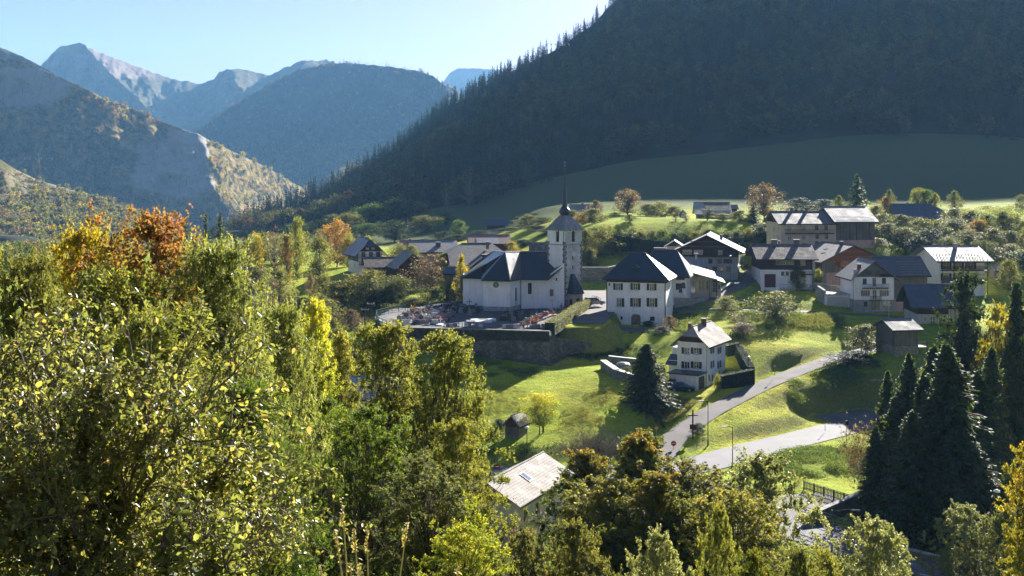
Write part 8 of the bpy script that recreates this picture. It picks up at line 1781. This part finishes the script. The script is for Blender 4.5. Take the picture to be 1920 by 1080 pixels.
# ================================================================ FOREGROUND
def fg_shrub(name, label, base, seed, stems, H, spread, nleaf, leaf, lf, az0=0.0, az1=6.28, parts=0, lean=(0, 0), rad=1.7):
    """arching stems, side shoots, twigs with alternating leaves"""
    rs = np.random.RandomState(seed); seg = []; tw = []
    def grow(p, d, L, r, l):
        k = 7 if l == 0 else 5; q = p
        for i in range(k):
            d = d + rs.normal(size=3) * (0.10 if l == 0 else 0.16); d[2] -= (0.035 if l == 0 else 0.05); d = d / np.linalg.norm(d); q2 = q + d * L / k
            seg.append((q, q2, r * (1 - .75 * i / k), r * (1 - .75 * (i + 1) / k)))
            if l < 2 and i >= (1 if l == 0 else 0):
                for _ in range(3 if l == 0 else 2):
                    e = d + rs.normal(size=3) * 0.6; e /= np.linalg.norm(e); grow(q2, e, L * (0.30 + .2 * rs.rand()), r * .45, l + 1)
            if l >= 1: tw.append((q, q2, d))
            q = q2
    for s_ in range(stems):
        az = az0 + (az1 - az0) * rs.rand(); tl = spread * (0.25 + 0.75 * rs.rand()); d = np.array([math.cos(az) * tl + lean[0], math.sin(az) * tl + lean[1], 1.0]); d /= np.linalg.norm(d)
        grow(rs.normal(size=3) * np.array([.25, .25, 0]) + [0, 0, -.2], d, H * (0.8 + .35 * rs.rand()), .022, 0)
    q_ = np.array([t[1] for t in tw]); fz = H / np.percentile(q_[:, 2], 98.5); fr = rad / np.percentile(np.hypot(q_[:, 0], q_[:, 1]), 95); fs = np.array([fr, fr, fz])
    seg = [(a * fs, b * fs, r0, r1) for a, b, r0, r1 in seg]; tw = [(a * fs, b * fs, d) for a, b, d in tw]
    Vt, Ft = tubes_np(seg, 5)
    A = np.array([t[0] for t in tw]); B = np.array([t[1] for t in tw]); Dn = np.array([t[2] for t in tw]); ii = rs.randint(0, len(tw), nleaf); f = rs.rand(nleaf, 1)
    side = rand_unit(rs, nleaf); dirs = Dn[ii] * .6 + side * .8; dirs[:, 2] -= .15; dirs /= np.linalg.norm(dirs, axis=1, keepdims=True)
    at = A[ii] * (1 - f) + B[ii] * f; sz = leaf * (1 + .3 * rs.normal(size=(nleaf, 1))).clip(.5, 1.7); nrm = rand_unit(rs, nleaf); nrm[:, 2] = np.abs(nrm[:, 2]) + .5
    bb = np.cross(dirs, nrm); bb /= np.linalg.norm(bb, axis=1, keepdims=True); up = np.cross(bb, dirs)
    # blade: 6 outline points, folded a little along the midrib
    def P_(a, b, c): return at + dirs * sz * a + bb * sz * b + up * sz * c
    pts = [P_(0.08, 0, 0), P_(.35, .27, .07), P_(.72, .22, .05), P_(1.05, 0, -.06), P_(.72, -.22, .05), P_(.35, -.27, .07)]
    V = np.stack(pts, 1).reshape(-1, 3); b0 = (np.arange(nleaf) * 6)[:, None]; Fl = np.concatenate([b0 + np.array([[0, 1, 2, 3]]), b0 + np.array([[0, 3, 4, 5]])], 0)
    tint = np.clip(.42 + .20 * rs.normal(size=nleaf) + .28 * (rs.rand(nleaf) > .93), 0, 1)
    e = empty(name, label, 'shrub', base); child('branches', npmesh('branches', Vt, Ft), e, M['twig'])
    world = at + np.array(base); vis = np.argsort(world[:, 1])[:0]
    if parts:
        u = 960 + world[:, 0] / world[:, 1] * F; v = HV - world[:, 2] / world[:, 1] * F; ok_ = (u > -20) & (u < 1900) & (v > 300) & (v < 1090); sc_ = np.where(ok_, sz[:, 0] / world[:, 1], 0); vis = np.argsort(-sc_)[:parts]
    keep_ = np.ones(nleaf, bool); keep_[vis] = False; fk = np.concatenate([keep_, keep_])
    fo = npmesh('foliage', V, Fl[fk], LF[lf], np.repeat(tint, 6)); link('foliage', fo, e, kind='stuff')
    if len(vis):
        shapes = []
        for t_ in (.25, .45, .6, .85, .97):
            lp = np.array([(.08, 0, 0), (.35, .27, .07), (.72, .22, .05), (1.05, 0, -.06), (.72, -.22, .05), (.35, -.27, .07)]); shapes.append(npmesh('leaf', lp, np.array([[0, 1, 2, 3], [0, 3, 4, 5]]), LF[lf], np.full(6, t_)))
        for j in vis:
            Mx = Matrix(((dirs[j][0], bb[j][0], up[j][0]), (dirs[j][1], bb[j][1], up[j][1]), (dirs[j][2], bb[j][2], up[j][2]))); k = int(np.argmin([abs(tint[j] - t_) for t_ in (.25, .45, .6, .85, .97)]))
            o = bpy.data.objects.new('leaf', shapes[k]); C.objects.link(o); o.parent = e; o.location = at[j]; o.rotation_euler = Mx.to_euler(); o.scale = (sz[j][0],) * 3
    return e
def gb(x, y): return (x, y, gz(x, y))
fg_shrub('foreground_shrub', 'big backlit shrub with round glossy leaves filling the left foreground', gb(-3.35, 9.6), 31, 16, 2.25, .9, 26000, .052, 'shrub', parts=290, rad=1.35)
fg_shrub('foreground_shrub', 'leafy shrub at the extreme left edge with branches reaching up past the scrub hillside', gb(-5.2, 10.4), 32, 14, 3.05, .6, 24000, .055, 'shrub', rad=1.3)
fg_shrub('foreground_shrub', 'shrub behind the big one with lighter leaves trailing right', gb(-3.9, 12.6), 33, 16, 2.7, .9, 17000, .055, 'shrub', rad=1.7)
fg_shrub('foreground_shrub', 'young bright green ash sapling low in front of the big shrub', gb(-2.35, 8.4), 34, 6, .75, .6, 1300, .07, 'ash', rad=.45)
# grass at the viewer's feet
rs = np.random.RandomState(77); n = 26000; gx = rs.uniform(-6.5, 1.5, n); gy = rs.uniform(6.2, 12.5, n); gzv = ground(gx, gy)
h_ = rs.uniform(.04, .13, n); lean = rs.normal(size=(n, 2)) * .07; wv = rs.uniform(.003, .007, n); an = rs.rand(n) * 6.28; c_, s_ = np.cos(an) * wv, np.sin(an) * wv
V = np.stack([np.stack([gx - c_, gy - s_, gzv - .03], 1), np.stack([gx + c_, gy + s_, gzv - .03], 1), np.stack([gx + lean[:, 0], gy + lean[:, 1], gzv + h_], 1)], 1).reshape(-1, 3)
LF['dry'] = leafmat('dry_grass', [(0, (.10, .12, .03)), (.5, (.24, .21, .08)), (1, (.40, .33, .16))], .35, .3, .6)
g_ = npmesh('grass', V, np.arange(n * 3).reshape(-1, 3), LF['dry'], np.repeat(rs.rand(n), 3), nv=3); link('grass', g_, kind='stuff')
for i, (u, v, d, lb) in enumerate([(641, 942, 7.5, 'tallest dry seed stalk at the bottom, topped with a thin head'), (664, 992, 7.4, 'straight dry stalk right of the tallest one'), (629, 996, 7.4, 'dry stalk left of the tallest one'), (764, 980, 7.6, 'dry grass stalk leaning to the right with a feathery head'), (688, 990, 8.2, 'thin green stalk between the straight and the leaning one'), (657, 1056, 7.2, 'short thick dry stalk at the bottom edge'), (601, 1062, 7.2, 'short pale stalk at the bottom edge, left'), (674, 1055, 7.3, 'short dry stalk right of the thick one'), (858, 1060, 7.8, 'short dry stalk standing apart to the right')]):
    z1 = Zv(v, d); bx = X(u + ([8, 6, 18, -44, -6, 0, 4, 0, 3][i]), d); z0 = gz(bx, d); e = empty('dry_stalk', lb, 'plant', (bx, d, z0), 0, 'dry stalks in the foreground'); p1 = Vector((X(u, d) - bx, 0, z1 - z0)); q = p1 * .55 + Vector((.02, 0, 0)); MB().tube((0, 0, -.05), q, .007, .006, 5).tube(q, p1, .006, .004, 5).build('stem', plain('straw', (.45, .36, .2), (.3, .24, .13), 9, .8), e)
    r2 = np.random.RandomState(i); nn = 40; t = r2.rand(nn); cen = np.array(p1)[None] - np.array(p1)[None] / p1.length * (t[:, None] * .16) + r2.normal(size=(nn, 3)) * .008; Vv, Fv = leaves_np(r2, cen, .028, dirs=np.repeat(np.array([p1.normalized()]), nn, 0)); link('seed_head', npmesh('seed_head', Vv, Fv, LF['dry'], np.repeat(.6 + .4 * r2.rand(nn), 4)), e)
# ================================================================ ROUGH GROWTH on banks and meadow edges (stuff)
def clump(seed, n, leaf, spread, up):
    r2 = np.random.RandomState(seed); c = np.stack([r2.normal(size=n) * spread, r2.normal(size=n) * spread, np.abs(r2.normal(size=n)) * up], 1); V, Fc = leaves_np(r2, c, leaf, up=.2, wid=.5); return npmesh('tuft', V, Fc, None, np.repeat(np.clip(.5 + .25 * r2.normal(size=n), 0, 1), 4))
TU = []
for i, (lf, a) in enumerate([('bramble', (26, .26, .42, .30)), ('olive', (22, .24, .36, .26)), ('lime', (20, .20, .36, .14)), ('dark', (24, .28, .42, .34))]):
    me = clump(900 + i, a[0] * 2, a[1] * .62, a[2], a[3]); me.materials.append(LF[lf]); TU.append(bpy.data.objects.new('src_tuft', me))
def rough(name, regions, seed):
    """regions: (list of image points with distances = corners in plan, count, picks, scale)"""
    r2 = np.random.RandomState(seed); P_, S2, K = [], [], []
    for pts, n, pk, (s0, s1) in regions:
        q = np.array([(X(u, d), d) for u, d in pts]); tri = r2.randint(1, len(q) - 1, n); a, b = r2.rand(n), r2.rand(n); fl = a + b > 1; a[fl], b[fl] = 1 - a[fl], 1 - b[fl]
        p = q[0] + (q[tri] - q[0]) * a[:, None] + (q[np.minimum(tri + 1, len(q) - 1)] - q[0]) * b[:, None]; p += r2.normal(size=p.shape) * .8
        e = np.sqrt((p[:, None, 0] - CARVE[None, :, 0]) ** 2 + (p[:, None, 1] - CARVE[None, :, 1]) ** 2) - CARVE[None, :, 3] / 2; ok = (e.min(1) > .5) & (fbm(p[:, 0] / 5, p[:, 1] / 5, 3) > -.10); p = p[ok]
        P_.append(np.c_[p, ground(p[:, 0], p[:, 1]) + .06]); m = len(p); S2.append(r2.uniform(s0, s1, m) * 1.15); K.append(r2.choice(pk, m))
    Pn = np.concatenate(P_); s = np.concatenate(S2); return gn_scatter(name, Pn, np.stack([s, s, s], 1), r2.rand(len(s)) * 6.28, np.concatenate(K), TU)
rough('bank_undergrowth', [
 ([(1265, 232), (1420, 234), (1500, 232), (1480, 215), (1400, 209), (1275, 212)], 2600, [0, 0, 1, 2], (.6, 1.3)),
 ([(1480, 232), (1560, 234), (1580, 222), (1490, 220)], 600, [0, 1, 1], (.6, 1.2)),
 ([(1245, 176), (1300, 182), (1390, 181), (1330, 169), (1270, 163)], 1300, [1, 1, 2], (.35, .7)),
 ([(1480, 190), (1570, 199), (1620, 192), (1600, 184), (1500, 183)], 1300, [0, 0, 2], (.5, 1.0)),
 ([(1400, 152), (1540, 160), (1620, 165), (1600, 150), (1500, 146), (1420, 146)], 2200, [0, 0, 2, 0], (.5, 1.0)),
 ([(1040, 176), (1160, 179), (1150, 166), (1060, 165)], 500, [2, 2, 1], (.35, .75)),
 ([(880, 196), (1010, 195), (1000, 188), (890, 186)], 900, [2, 2, 0], (.4, .8)),
 ([(880, 184), (1020, 184), (990, 172), (880, 170)], 900, [2, 2], (.3, .6)),
 ([(850, 200), (1120, 204), (1120, 201), (850, 197)], 700, [3, 0, 1], (.4, .9)),
 ([(1020, 205), (1240, 216), (1240, 205), (1110, 200)], 900, [3, 3, 0], (.3, .8)),
 ([(600, 250), (700, 240), (700, 205), (560, 205)], 1200, [1, 2, 3], (.5, 1.1)),
 ([(1100, 330), (1450, 330), (1450, 322), (1100, 324)], 900, [1, 2, 0], (.8, 1.5)),
 ([(1640, 400), (1925, 425), (1925, 330), (1650, 330)], 900, [1, 0, 1, 2], (1.0, 2.2)),
 ([(1640, 330), (1925, 330), (1925, 270), (1650, 285)], 700, [3, 1, 0], (1.2, 2.4)),
 ([(880, 163), (1010, 162), (1130, 160), (1130, 153), (880, 152)], 1200, [3, 1, 0], (.5, 1.1)),
 ([(500, 130), (1500, 130), (1500, 60), (600, 60)], 2600, [3, 1, 0], (.8, 1.8)),
 ([(1600, 135), (1925, 150), (1925, 118), (1640, 118)], 1800, [3, 3, 1], (.8, 1.6)),
 ([(200, 130), (600, 120), (600, 25), (350, 25)], 1600, [3, 1, 0], (.8, 1.6)),
], 12)
